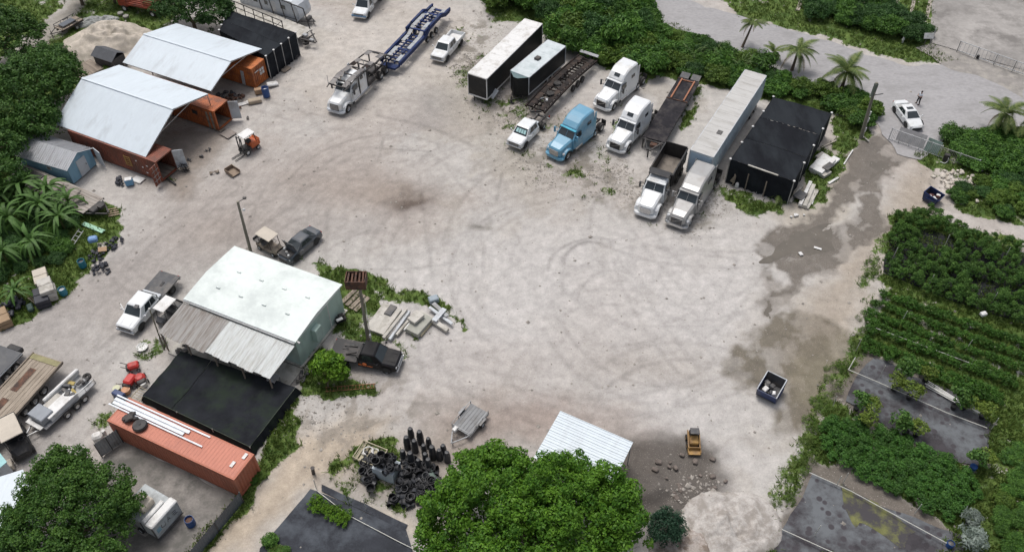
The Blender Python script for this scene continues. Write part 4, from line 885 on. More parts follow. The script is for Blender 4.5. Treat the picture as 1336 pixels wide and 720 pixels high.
        if sleeper > 1: plate('sleeper_window', xcab-sleeper*.72, xcab-sleeper*.42, 2.45, 2.82, M_glass, .07, q*1.11, tilt=q*.08)
        s = MB(); s.cyl((xh-.2, q*.98, .62), (xh-1.5, q*.98, .62), .30, n=12); s.build('fuel_tank', M_chrome, t)
        s = MB(); s.box((xh-1.9-sleeper*.4, q*1.05, .55), (1.0+sleeper*.75, .32, .38), ch=.05); s.build('side_skirt', m if not chromey else M_chrome, t)
        s = MB(); s.bar((xh-.1, q*1.15, 2.0), (xh-.05, q*1.48, 2.0), .05); s.bar((xh-.1, q*1.15, 2.5), (xh-.05, q*1.48, 2.5), .05); s.box((xh-.05, q*1.5, 2.2), (.16,.2,.72), ch=.03); s.build('mirror', m if m is not M_wht else M_dark, t)
    if sleeper > .5:
        for q in (-1,1):
            s = MB(); s.box((xs_-.18, q*1.12, 2.1), (.40, .06, 2.6), ch=.02); s.build('side_extender', m, t)
    if rig:
        b = MB()
        for q in (-1, 1): b.box(((xs_-h)/2+.0, q*.43, .92), (xs_+h, .10, .26))
        for x in (xs_-.3, -h+1.9, -h+.9, -h+.15): b.box((x, 0, .9), (.14, .8, .2))
        b.build('chassis_rail', M_black, t)
        b = MB(); b.prism([(-h+1.95,-.42),(-h+1.0,-.42),(-h+.55,-.28),(-h+1.1,-.05),(-h+1.1,.05),(-h+.55,.28),(-h+1.0,.42),(-h+1.95,.42)], 1.10, 1.20); b.build('fifth_wheel', M_dark, t)
        b = MB(); b.box((xs_-.5, 0, 1.13), (.8, .8, .06)); b.build('deck_plate', M_steel, t)
        for x in (-h+1.95, -h+.70):
            for q in (-1, 1): wheel(t, x, q*1.10, .50, .28, M_chrome, True)
        for q in (-1, 1): s = MB(); s.box((-h+.02, q*.93, .75), (.04,.60,.75)); s.build('mud_flap', M_rub, t)
    for q in (-1, 1): wheel(t, h-1.15, q*1.03, .50, .28, M_chrome)
    return t, h, xh, xcab, xs_
M_sblue = mat('sky_blue_paint', (0.12,.305,.44), .3, var=.04, fine=.01, dirt=(.17,.33,.45), dirt_amt=.2, coat=.5)
M_silver = mat('pale_silver_paint', (0.36,.36,.355), .35, .15, var=.05, fine=.01, dirt=(.30,.29,.28), dirt_amt=.3, coat=.3)
semi('sky blue sleeper semi truck parked left of the two white ones', (722,201), (781,146), M_sblue, group='semi trucks in the row', grille=M_chrome, m2=mat('turquoise_paint', (.05,.36,.50), .3, coat=.5), skylight=False, zc=3.75, chromey=False)
semi('white sleeper semi truck parked highest in the row, by the hedge', (784,137), (829,92), M_wht, group='semi trucks in the row')
semi('white sleeper semi truck parked between the blue semi and the black flatbed', (802,192), (842,143), M_wht, group='semi trucks in the row')
# silver truck with box trailer
hs_ = semi('silver grey sleeper semi truck coupled to the long pale box trailer', (882,290), (933,207), M_silver, L=9.6, sleeper=3.2, zc=3.55, grille=M_dark, chromey=False, group='semi trucks in the row', hoodL=2.3, bump=M_chrome, skylight=False)
M_boxtop = mat('trailer_roof_pale', (0.46,.455,.44), .6, var=.05, dirt=(.37,.36,.34), dirt_amt=.35, dscale=.6, stretch=(2.5,.6,1)); M_boxside = mat('trailer_side_pale', (0.47,.56,.61), .5, var=.04, dirt=(.38,.44,.48), dirt_amt=.3, dscale=.8)
def box_trailer(label, fl, fr, br, bl, ztop, z0, mtop, mside, rails=None, group=None, ribs=True, wheels_x=(-1,), wr=.5, legs=True, name='box_trailer', vnose=False, frontm=None):
    """roof corners from the survey: front-left, front-right, back-right, back-left as seen"""
    P = [G(*q, ztop) for q in (fl, fr, br, bl)]; fc = (P[0]+P[1])/2; bc_ = (P[2]+P[3])/2; y = yaw_of(bc_, fc); L = (fc-bc_).length; Wd = ((P[0]-P[1]).length+(P[2]-P[3]).length)/2
    cen = (fc+bc_)/2; t = thing(name, label, 'trailer', (cen.x, cen.y, 0), y, group); H = ztop-z0; x, w = L/2, Wd/2
    b = MB(); b.box((0, 0, z0+H/2), (L-.04, Wd-.04, H-.04)); b.build('body', mside, t)
    b = MB(); n = int(L/1.2); pw = (L-.1)/n
    b.box((0, 0, ztop-.015), (L-.06, Wd-.06, .03)); 
    for i in range(n+1): b.box((-x+.05+i*pw, 0, ztop+.004), (.05, Wd-.1, .014))
    b.build('roof', mtop, t)
    r = MB()
    for q in (-1, 1): r.box((0, q*(w-.03), ztop-.05), (L, .07, .12)); r.box((0, q*(w-.03), z0+.07), (L, .06, .18)); 
    for q in (-1, 1): r.box((q*(x-.03), 0, ztop-.05), (.07, Wd, .12)); r.box((q*(x-.03), 0, z0+.07), (.07, Wd, .18))
    for a in (-1, 1):
        for q in (-1, 1): r.box((a*(x-.03), q*(w-.03), z0+H/2), (.09,.09,H-.1))
    r.build('corner_frame', rails or mside, t)
    if ribs:
        n = int(L/.6)
        s = MB()
        for i in range(n):
            for q in (-1, 1): s.box((-x+.3+i*(L-.6)/(n-1), q*(w-.005), z0+H/2), (.05,.03,H-.35))
        s.build('side_post', mside, t)
    for wx_ in wheels_x:
        for q in (-1, 1): wheel(t, -x+wx_, q*(w-.18), wr, .25, M_chrome if wr > .4 else M_wht2, wr > .45)
    return t, x, w, P
M_tblack = mat('trailer_black', (0.010,.011,.013), .5, var=.15, dirt=(.028,.026,.025), dirt_amt=.35, spec=.35)
bt, bx, bw, _ = box_trailer('long pale box trailer with small roof vent, coupled to the silver truck', (899.4,196.7), (932.1,204.4), (1000.2,98.9), (972.4,90.7), 4.05, 1.15, M_boxtop, M_boxside, M_pale, wheels_x=(1.6, 2.9))
b = MB(); b.box((bx-4.2, .35, 4.07), (.7,.55,.05), ch=.01); b.build('roof_vent', M_dark, bt)
b = MB(); b.box((-2.5,0,.95),(5,.9,.3)); b.box((bx-3.5, 0, .95), (.15,1.2,.3)); b.box((bx-3.5,.7,.6),(.12,.12,.9)); b.box((bx-3.5,-.7,.6),(.12,.12,.9)); b.build('undercarriage', M_dark, bt)
b = MB(); b.box((bx+.02,0,2.6),(.04,bw*1.7,2.4)); b.build('front_panel', mat('front_panel_blue', (.36,.47,.57), .5, var=.05), bt)
bt, bx, bw, _ = box_trailer('long enclosed trailer with black sides and white roof, left of the shorter black one', (610,96.2), (634.7,102.8), (708.7,31.3), (683.8,24.2), 3.59, .75, M_wht2, M_tblack, M_wht2, ribs=False, wheels_x=(4.5,5.7), wr=.38, group='enclosed trailers')
b = MB(); b.box((bx-.1,-.5,.45),(.1,.1,.8)); b.box((bx-.1,.5,.45),(.1,.1,.8)); b.build('landing_leg', M_black, bt)
b = MB(); b.bar((bx-.9, bw+.05, .5),(bx-1.7, bw+.35, 1.3), .6, .04); b.build('open_side_hatch', M_pale, bt)
bt, bx, bw, _ = box_trailer('shorter black enclosed trailer with a black vent box on its silvery roof', (665.3,92), (690.5,101.7), (738,60.3), (715,52), 3.01, .6, mat('silvery_roof', (.52,.57,.585), .5, .0, var=.08, dirt=(.40,.46,.47), dirt_amt=.3), M_tblack, M_pale, ribs=False, wheels_x=(2.8,3.8), wr=.36, group='enclosed trailers')
b = MB(); b.prism([(bx,-bw+.03),(bx+.85,-.25),(bx+.85,.25),(bx,bw-.03)],   .6, 2.98); b.build('v_nose', M_tblack, bt)
b = MB(); b.put([(bx,-bw+.03,3.0),(bx+.85,-.25,2.985),(bx+.85,.25,2.985),(bx,bw-.03,3.0)], [(0,1,2,3)]); b.build('nose_cap', mat('nose_cap', (.10,.16,.17), .4), bt)
b = MB(); b.box((0.2,0,3.12),(.75,.65,.26),ch=.08); b.build('roof_vent_box', M_black, bt)
b = MB(); b.bar((bx+.5,-.7,.5),(bx+1.9,0,.5),.1); b.bar((bx+.5,.7,.5),(bx+1.9,0,.5),.1); b.cyl((bx+1.6,0,.0),(bx+1.6,0,.9),.05); b.box((bx+1.6,0,.03),(.3,.6,.05)); b.build('tow_hitch', M_black, bt)
# dump truck
dt_, h, xh, xc, xs_ = semi('dump truck with white cab and empty black dump body', (841,277), (893,182), M_wht, L=9.0, sleeper=.1, grille=M_chrome, chromey=True, hoodL=2.3, rig=False, name='dump_truck', cat='dump truck', bump=M_wht)
b = MB()
for q in (-1,1): b.box(((xc-h)/2, q*.43, .92), (xc+h, .10, .26))
b.build('chassis_rail', M_black, dt_)
x0, x1 = -h, xc-.35; zf, zt = 1.45, 2.95
M_dump = mat('dump_body_black', (0.016,.016,.018), .5, var=.2, dirt=(.05,.045,.04), dirt_amt=.3)
b = MB(); b.box(((x0+x1)/2, 0, zf-.08), (x1-x0, 2.2, .16)); b.build('dump_floor', M_dump, dt_)
b = MB(); b.box(((x0+x1)/2, 0, zf+.025), (x1-x0-.2, 2.26, .03)); b.build('dusty_floor', mat('dusty_floor', (.20,.175,.15), .9, var=.2, dirt=(.09,.08,.07), dirt_amt=.4), dt_)
for q in (-1, 1):
    b = MB(); b.box(((x0+x1)/2, q*1.19, (zf+zt)/2-.05), (x1-x0, .07, zt-zf+.1)); b.box(((x0+x1)/2, q*1.20, zt+.02), (x1-x0, .13, .08))
    for k in range(6): b.box((x0+.4+k*(x1-x0-.8)/5, q*1.25, (zf+zt)/2-.05), (.12,.07,zt-zf))
    b.build('dump_side', M_dump, dt_)
b = MB(); b.box((x0+.03, 0, (zf+zt)/2+.1), (.08, 2.32, zt-zf+.2)); b.build('tailgate', M_dump, dt_)
b = MB(); b.box((x1, 0, (zf+zt)/2+.15), (.08, 2.32, zt-zf+.3)); b.box((x1+.40, 0, zt+.28), (.95, 2.1, .07)); b.box((x1+.12,0,zt+.18),(.3,2.3,.16)); b.build('cab_shield', M_dump, dt_)
for x in (-h+.9, -h+2.2):
    for q in (-1, 1): wheel(dt_, x, q*1.10, .50, .28, M_chrome, True)
b = MB(); b.cyl((xc-.15,1.0,.9),(xc-.15,1.0,3.0),.07,n=8); b.cyl((xc-.15,-1.0,.9),(xc-.15,-1.0,3.0),.07,n=8); b.build('exhaust_stack', M_chrome, dt_)
# pickups
pickup('pickup_truck', 'white crew cab pickup parked near the blue car hauler trailer', 'pickup truck', (570,78), (600,41), M_wht, L=6.1, cap=False, bedm=M_wht2, group='white pickups')
pt, h, w, xw, xc = pickup('pickup_truck', 'white dually pickup with a windshield shade, hitched to the dark car trailer', 'pickup truck', (670,190), (709,148), M_wht, L=6.2, bed='bare', shade=True, group='white pickups')
pt, h, w, xw, xc = pickup('pickup_truck', 'white crew cab pickup with a black flat bed, driver door open', 'pickup truck', (163,431), (221,360), M_wht, L=6.9, bed='flat', bedm=M_dark, group='white pickups', rimm=M_dark)
b = MB(); b.box((xw-.55, .32, 1.93), (.42,.42,.07), ch=.02, rz=.1); b.build('roof_box', M_dark, pt)
b = MB(); b.bar((xw-.25, -w, .95), (xw-.75, -w-.75, .95), .05, .75); b.build('open_door', M_wht, pt)
b = MB(); b.box((xc-.28,0,1.15),(.42,1.9,.2),ch=.03); b.build('tool_box', M_pale, pt)
# black pickup with orange door marking
pt, h, w, xw, xc = pickup('pickup_truck', 'black flatbed pickup with orange lettering on its door, under the tall pole', 'pickup truck', (522,473), (449,457), M_blackp, L=6.0, bed='flat', bedm=M_black, kind='ext', grille=M_chrome)
b = MB(); b.bar((xc-1.2,-.5,1.15),(xc-.3,-.3,1.35),.12,.12); b.bar((xc-1.6,.4,1.12),(xc-.5,.5,1.12),.1,.1); b.build('deck_gear', M_black, pt)
M_or = mat('orange_print', (.62,.16,.04), .5, var=.05)
def door_text(txt, t, x, y, z, size, m, flip=-1, name='door_lettering'):
    cu = bpy.data.curves.new('lettering', 'FONT'); cu.body = txt; cu.size = size; cu.extrude = .004; cu.resolution_u = 2; cu.align_x = 'CENTER'
    o = bpy.data.objects.new('tmp', cu); COL.objects.link(o); bpy.context.view_layer.update(); me = bpy.data.meshes.new_from_object(o.evaluated_get(bpy.context.evaluated_depsgraph_get()))
    bpy.data.objects.remove(o); me.materials.clear(); me.materials.append(m); l = link(name, me, t, (x, y, z)); l.rotation_euler = (math.pi/2, 0, 0 if flip < 0 else math.pi); return l
b = MB(); 
for q in (-1,1): b.box((xc+.62, q*(w+.025), .88), (.36,.02,.30), ch=.06); b.box((xc+1.05, q*(w+.025), .70),(.5,.02,.10)); b.box((xc+.2,q*(w+.025),.75),(.3,.02,.14))
b.build('door_emblem', M_or, pt)
# sedans
def sedan(label, front, rear, m, L=4.8, Wd=1.85, roofm=None, hood_open=False, sunroof=False):
    p, y = stand(front, rear, L, .5, .8); t = thing('sedan_car', label, 'car', p, y); h, w = L/2, Wd/2
    b = MB(); b.loft([sec(h-.02, w*.70, w*.62, .30, .62), sec(h-.18, w*.93, w*.80, .22, .74), sec(h-.75, w, w*.88, .20, .86), sec(h-1.35, w, w*.92, .20, .96), sec(0, w, w*.93, .20, 1.0), sec(-h+1.1, w, w*.93, .20, 1.03), sec(-h+.35, w*.98, w*.88, .24, 1.02), sec(-h+.05, w*.90, w*.80, .32, .96), sec(-h, w*.80, w*.72, .40, .88)]); b.build('body', m, t, False)
    cabin(t, roofm or m, h-1.25, -h+.62, h-2.05, -h+1.45, .95, 1.45, w*.88, w*.66, [(.20,.46),(.48,.74)], (.05,.95,.06,.96))
    if sunroof: s = MB(); s.box((h-2.55, 0, 1.452), (.45,.75,.02)); s.build('sunroof', M_glass, t)
    lights(t, h-.18, w*.72, .64, .30, .12); lights(t, -h+.04, w*.68, .86, .34, .12, M_tail, 'tail_light')
    g = MB(); g.box((h-.03, 0, .42), (.08, w*1.25, .24), ch=.03); g.build('grille', M_black, t)
    doors(t, m, [(-.95,.0), (.04, h-1.4)], w-.01, .32, .93); mirrors(t, h-1.6, w, .98, m, .12)
    arches(t, [h-.95, -h+1.0], w+.005, .33)
    for x in (h-.95, -h+1.0):
        for q in (-1, 1): wheel(t, x, q*(w-.11), .33, .22, M_dark)
    if hood_open:
        g = MB(); g.box((h-.65, 0, .90), (1.0, w*1.5, .04)); g.build('engine_bay', M_black, t)
        g = MB(); g.quad((h-1.3,-w*.8,1.0),(h-1.3,w*.8,1.0),(h-1.0,w*.78,2.0),(h-1.0,-w*.78,2.0), .04); g.build('open_hood', m, t)
        for k in range(5): g = MB(); g.box((h-.9+.12*k, -.5+.24*k, .98), (.25,.2,.16), ch=.03, rz=k); g.build('engine_part', M_dark if k % 2 else M_steel, t)
    return t
sedan('white sedan with a sunroof parked outside the gate beside the standing person', (1197,168), (1174,133), M_wht, 4.85, sunroof=True)
sedan('dark slate sedan parked nose in behind the mint building with its hood up', (369,339), (405,305), M_greyp, 4.7, hood_open=True)
# cutaway box van at the top edge
pt, h, w, xw, xc = pickup('box_van', 'white cutaway van with box body parked at the top edge of the yard', 'van', (468,22), (492,-14), M_wht, L=7.0, bed='flat', kind='reg', Wd=2.05, Z=2.1, bedm=M_wht2)
b = MB(); b.box((-1.35,0,2.1),(4.2,2.3,2.0),ch=.05); b.build('box_body', M_wht2, pt); b = MB(); b.box((h-.02,0,.62),(.2,2.0,.34),ch=.05); b.build('blue_bumper', mat('van_blue', (.10,.20,.33), .4), pt)
# flat decks
def deck_trailer(name, label, A, B_, Wd, z, m, L=None, frame=M_black, planks=0, wheels_x=(), wr=.42, neck=1.6, group=None, thick=.14, cat='trailer'):
    """A = middle of the front edge, B = middle of the rear edge of the deck"""
    p, q = G(*A, z), G(*B_, z); y = yaw_of(q, p); Lm = (p-q).length; c = (p+q)/2; t = thing(name, label, cat, (c.x, c.y, 0), y, group); h = Lm/2
    if planks:
        pw = Wd/planks
        for k in range(planks): s = MB(); s.box((0, -Wd/2+pw*(k+.5), z-.03+.004*(k % 2)), (Lm-.02, pw-.025, .06)); s.build('plank', m, t)
    else: s = MB(); s.box((0, 0, z-thick/2), (Lm, Wd, thick), ch=.02); s.build('deck', m, t)
    s = MB()
    for k in (-1, 1): s.box((0, k*(Wd/2-.02), z-.16), (Lm, .08, .16)); s.box((0, k*.45, z-.28), (Lm, .12, .22))
    for k in range(int(Lm)): s.box((-h+.5+k, 0, z-.15), (.08, Wd-.2, .12))
    s.build('frame', frame, t)
    for x in wheels_x:
        for k in (-1, 1): wheel(t, -h+x, k*(Wd/2-.2), wr, .24, M_chrome, False)
    return t, h
ft, h = deck_trailer('flatbed_trailer', 'black flatbed trailer with an orange frame on its rear deck', (853,182), (899,104), 2.5, 1.3, mat('deck_black', (.024,.023,.027), .9, spec=.15, var=.2, dirt=(.06,.055,.055), dirt_amt=.4), wheels_x=(3.2,4.3,5.4), group='flat trailers in the row')
M_obar = mat('orange_bar', (.30,.125,.065), .7, dirt=(.35,.14,.08), dirt_amt=.3)
b = MB(); 
for q in (-.75,.75): b.box((-h+2.4,q,1.40),(4.2,.16,.14))
b.box((-h+.5,0,1.38),(.10,1.5,.10)); b.build('orange_rail', M_obar, ft)
b = MB(); b.box((-h+4.6,0,1.36),(.10,2.5,.06)); b.box((-h+.25,-1.0,1.36),(.05,.6,.05)); b.build('red_edge', M_rust, ft)
for q in (-.65,.65): b = MB(); b.box((-h-.55,q,1.35),(1.0,1.05,.10),ry=.15); b.build('ramp', M_dark, ft)
b = MB(); b.bar((h,-1.0,1.2),(h+1.7,-.15,1.0),.14); b.bar((h,1.0,1.2),(h+1.7,.15,1.0),.14); b.box((h+.25,0,1.15),(.12,2.4,.2)); b.cyl((h+.6,1.05,0),(h+.6,1.05,1.3),.07); b.cyl((h+1.7,0,.1),(h+1.7,0,1.2),.08); b.cyl((h+.2,-1.1,0),(h+.2,-1.1,1.3),.07); b.build('tow_neck', M_black, ft)
b = MB(); b.box((h+.5,.2,1.0),(.7,.7,.3)); b.build('winch', M_rust, ft)
# dark open-frame car trailer
def car_trailer(label, A, B_, Wd, z, m, runm, name='car_hauler_trailer', stepped=False, group=None, light=None, seed=2):
    p, q = G(*A, z), G(*B_, z); y = yaw_of(q, p); L = (p-q).length; c = (p+q)/2; t = thing(name, label, 'trailer', (c.x, c.y, 0), y, group); h = L/2; rg = random.Random(seed)
    zf = (lambda x: z+.35*math.sin((x+h)/L*math.pi*1.0)) if not stepped else (lambda x: z+(.55 if x < -h*.05 else 0)-(.5 if x < -h*.75 else 0))
    s = MB()
    for k in (-1, 1):
        for i in range(12): a, b_ = -h+i*L/12, -h+(i+1)*L/12; s.bar((a, k*(Wd/2-.07), zf(a)), (b_, k*(Wd/2-.07), zf(b_)), .30 if light else .16, .50 if light else .26); s.bar((a, k*.42, zf(a)-.15), (b_, k*.42, zf(b_)-.15), .12, .22)
    for i in range(20): x = -h+.3+i*(L-.6)/19; s.box((x, 0, zf(x)-.08), (.34 if light and i % 3 == 0 else .12, Wd-.2, .12))
    s.build('frame', m, t)
    for k in (-1, 1):
        n = 9
        for i in range(n):
            if rg.random() < (.12 if light else .05): continue
            a = -h+.15+i*(L-.3)/n; b_ = a+(L-.3)/n-.06; s = MB(); s.bar((a, k*(Wd/2-.55), zf(a)+.09), (b_, k*(Wd/2-.55), zf(b_)+.09), .50 if light else .60, .05); s.build('runway', (light if light and i not in (0, 4) else runm), t)
    for x in (-h+L*.28, -h+L*.37, -h+L*.46) if L > 10 else (-h+L*.3,):
        for k in (-1, 1): wheel(t, x, k*(Wd/2-.12), .42, .26, M_chrome if light else M_dark)
    for i in range(7):
        x = -h+1+rg.random()*(L-2); k = rg.choice((-1, 1)); s = MB(); s.cyl((x, k*.2, zf(x)), (x+.5, k*.3, zf(x)+.15), .08); s.box((x+.2, -k*.35, zf(x)+.05), (.5,.28,.16), rz=rg.random(), ch=.03); s.build('ramp_cylinder', M_steel if rg.random() < .3 else m, t)
    return t, h, zf
M_navy = mat('navy_paint', (0.010,.026,.105), .6, spec=.25, var=.15, dirt=(.04,.055,.10), dirt_amt=.3); M_brs = mat('bright_runway', (.33,.35,.37), .55, .2, var=.1, dirt=(.3,.3,.3), dirt_amt=.35)
M_brown = mat('dark_brown_metal', (0.016,.014,.014), .8, spec=.15, var=.25, dirt=(.05,.036,.03), dirt_amt=.4)
dtr, h, zf = car_trailer('dark rusty car carrier trailer hitched behind the white dually pickup', (698,143), (767,76), 2.6, 1.05, M_brown, mat('dark_runway', (.030,.026,.025), .85, spec=.15, dirt=(.08,.06,.05), dirt_amt=.35), group='car carrier trailers')
b = MB(); b.box((-h-.3,0,1.5),(.35,2.5,.12),ry=.5); b.build('rear_ramp', M_grey, dtr)
b = MB(); b.bar((h,-.8,1.1),(h+.9,0,1.3),.14); b.bar((h,.8,1.1),(h+.9,0,1.3),.14); b.build('gooseneck', M_black, dtr)
for x,y_ in ((h-3.0,.2),(h-5.2,-.1)): b = MB(); b.lathe((x,y_,1.45),[(0,0),(.45,0),(.45,.16),(.2,.16),(0,.1)],12); b.build('spare_wheel', M_rub, dtr)
btr, h, zf = car_trailer('navy blue car carrier trailer with bright metal runways, behind the hauler truck', (510,80), (574,12), 2.65, 1.2, M_navy, M_grey, stepped=True, light=M_brs, group='car carrier trailers', seed=5)
for k in (-1,1):
    for x in (-h+.4, -h+5, -1+.5, h-3, h-.5): b = MB(); b.box((x, k*1.25, zf(x)+.0), (1.6,.22,.55), ch=.04); b.build('side_box', M_navy, btr)
b = MB(); b.prism([(h,-1.2),(h+.9,-1.0),(h+.9,1.0),(h,1.2)], .7, .95); b.build('front_pan', M_navy, btr)
# car hauler truck with its head rack
ht, h, xh, xc, xs_ = semi('white car hauler truck with a dark rack over its cab, hitched to the blue trailer', (436,142), (499,72), M_wht, L=11.0, sleeper=1.6, zc=2.95, grille=M_dark, chromey=True, rig=False, name='car_hauler_truck', cat='truck', skylight=False, bump=M_pale)
b = MB()
for q in (-1,1):
    b.bar((h-1.4, q*1.2, 3.05), (xh-1, q*1.2, 3.25), .10); b.bar((xh-1, q*1.2, 3.25), (-h+1.2, q*1.2, 2.5), .12); b.bar((-h+1.2,q*1.2,2.5),(-h-.6,q*1.2,1.3),.12)
    for x, z in ((xh-1.6,3.2),(xs_-.3,3.0),(xs_-2.2,2.8),(-h+1.2,2.5)): b.bar((x,q*1.2,.9),(x,q*1.2,z),.12)
    b.bar((xs_-.3,q*1.2,3.0),(xs_-2.2,q*1.2,1.2),.10); b.bar((xs_-2.2,q*1.2,2.8),(-h+1.2,q*1.2,1.0),.10); b.bar((h-1.4,q*1.2,3.05),(h-.8,q*1.1,3.0),.1)
for x, z in ((h-1.4,3.05),(h-2.4,3.1),(xh-.2,3.2),(xh-1.6,3.2),(xs_-.3,3.0),(xs_-1.3,2.9),(xs_-2.2,2.8),(-h+1.2,2.5),(-h,1.7)): b.box((x,0,z),(.12,2.4,.12))
b.build('rack_frame', M_black, ht)
M_mesh = mat('perforated_runway', (.20,.19,.185), .6, .2, var=.1, dirt=(.13,.12,.12), dirt_amt=.4)
segs = [(h-1.35, xh-.1, 3.12, 3.26), (xh-.2, xh-1.5, 3.28, 3.28), (xh-1.65, xs_-.2, 3.27, 3.10), (xs_-.4, xs_-1.25, 3.05, 2.95), (xs_-1.4,xs_-2.2,2.94,2.86), (-h+2.4,-h+1.3,2.74,2.56),(-h+1.1,-h-.4,2.5,1.45)]
for k, (a, b_, z0, z1) in enumerate(segs):
    for q in (-1, 1): s = MB(); s.bar((a, q*.82, z0+.06), (b_, q*.82, z1+.06), .62, .04); s.build('runway', M_mesh if k != 3 else M_brown, ht)
s = MB()
for q in (-1,1): s.box(((xs_-h)/2, q*.43, .92), (xs_+h, .10, .26)); s.box((xs_-1.2,q*.95,1.0),(1.6,.5,.5)); 
s.box((xs_-2.6,0,1.5),(1.6,1.6,.3)); s.build('chassis', M_black, ht)
for x in (-h+2.6, -h+1.4):
    for q in (-1, 1): wheel(ht, x, q*1.10, .50, .28, M_chrome, True)
for x,q,hh in ((h-1.3,1.15,1.3),(h-1.3,-1.2,1.2),(xs_+.9,1.2,1.6),(xs_+.0,1.2,1.5)): s = MB(); s.cyl((x,q,3.0),(x,q,3.0+hh),.03,n=6); s.build('rack_post', M_grey, ht)
# ---- trailers on the left
wt, h = deck_trailer('wooden_deck_trailer', 'old trailer with silvery plank deck beside the blue shed', (122,268), (20,224), 2.7, .95, mat('grey_planks', (.33,.30,.27), .9, var=.15, stretch=(.6,5,1), dirt=(.22,.19,.165), dirt_amt=.4), planks=7, wheels_x=(3.0,4.0), group=None)
b = MB(); b.bar((h,-1.1,.75),(h+1.9,-.1,.7),.14); b.bar((h,1.1,.75),(h+1.9,.1,.7),.14); b.box((h+.4,0,.85),(.8,1.6,.35),ch=.08); b.box((h+.9,.2,1.05),(.5,.6,.3)); b.build('tow_tongue', M_black, wt)
b = MB(); b.box((-h+1.6,.4,1.02),(3.4,1.1,.06)); b.build('dark_mat', M_black, wt)
# bottom-left wooden gooseneck trailer
gt, h = deck_trailer('wooden_deck_trailer', 'long flatbed trailer of weathered planks with a recessed centre channel', (63,466), (-52,592), 2.9, 1.25, mat('tan_planks', (.33,.28,.225), .9, var=.18, stretch=(.6,5,1), dirt=(.22,.18,.14), dirt_amt=.45), planks=8, frame=M_wood, wheels_x=(5.2,6.3,7.4))
b = MB()
for k in range(3): b.box((h-2.6-k*3.2,.35,1.262),(2.4,.62,.02))
b.build('recess_cover', M_rust, gt)
b = MB(); b.box((h-.35,0,1.28),(.5,2.9,.05)); b.build('green_front_board', mat('mossy_board', (.26,.24,.13), .9, var=.2), gt)
b = MB(); 
for q in (-1,1): b.box((0,q*1.5,1.30),(2*h,.10,.12))
b.build('side_rail', M_wood, gt)
# dark flat deck at far left
kt, h = deck_trailer('flatbed_trailer', 'dark grey flat deck trailer at the left edge above the plank trailer', (14,455), (-28,497), 2.4, 1.3, mat('slate_deck', (.075,.078,.085), .6, var=.12, dirt=(.11,.11,.11), dirt_amt=.3), wheels_x=(1.5,2.6))
b = MB(); b.box((0,-1.2,1.2),(2*h,.06,.10)); b.build('light_edge', M_pale, kt); b = MB(); b.box((h+.3,0,.9),(.6,1.4,.5),ch=.1); b.build('front_hitch', M_black, kt)
# long frame trailer by the travel trailer
def frame_trailer():
    t, h = deck_trailer('pipe_rack_trailer', 'long flat trailer with black pipe rails and spare tyre beside the travel trailer', (398,44), (296,2), 2.5, 1.1, M_conw, wheels_x=(2,3,4), frame=M_dark, cat='trailer')
    b = MB()
    b.bar((h-2.5,-1.2,1.1),(h-2.5,-1.2,2.6),.09); b.bar((-h,-1.2,2.6),(h-2.5,-1.2,2.6),.09); b.bar((-h,-1.2,1.8),(h-2.5,-1.2,1.8),.07)
    for k in range(6): x = h-4.2-k*1.7; b.bar((x,-1.2,1.1),(x,-1.2,2.6),.08)
    b.bar((h-4.2,-1.2,1.1),(h-2.5,-1.2,2.6),.06); b.build('near_rail', M_black, t)
    b = MB(); b.bar((h-.3,1.2,1.1),(h-.9,1.2,3.7),.10); b.bar((-h,1.2,3.7),(h-.9,1.2,3.7),.10)
    for k in range(5): x = h-3-k*2.1; b.bar((x+.5,1.2,1.1),(x,1.2,3.7),.09)
    b.build('far_rail', M_black, t)
    b = MB(); b.bar((h,-1.0,.9),(h+2.2,-.5,.8),.14); b.bar((h,1.0,.9),(h+2.2,-.3,.8),.14); b.box((h+.7,0,.85),(.10,1.8,.12)); b.build('tow_neck', M_black, t)
    b = MB(); b.lathe((h+.9,-.9,.55),[(.16,-.1),(.38,-.12),(.42,0),(.38,.12),(.16,.1)],14); b.build('spare_tyre', M_rub, t)
    b = MB(); b.box((h+1.6,-.5,.95),(.6,.4,.3),ch=.05); b.build('winch', M_grey, t); b = MB(); b.box((h+.2,-.2,1.1),(.7,.5,.2),ch=.05); b.build('tool_box', M_grey, t)
frame_trailer()
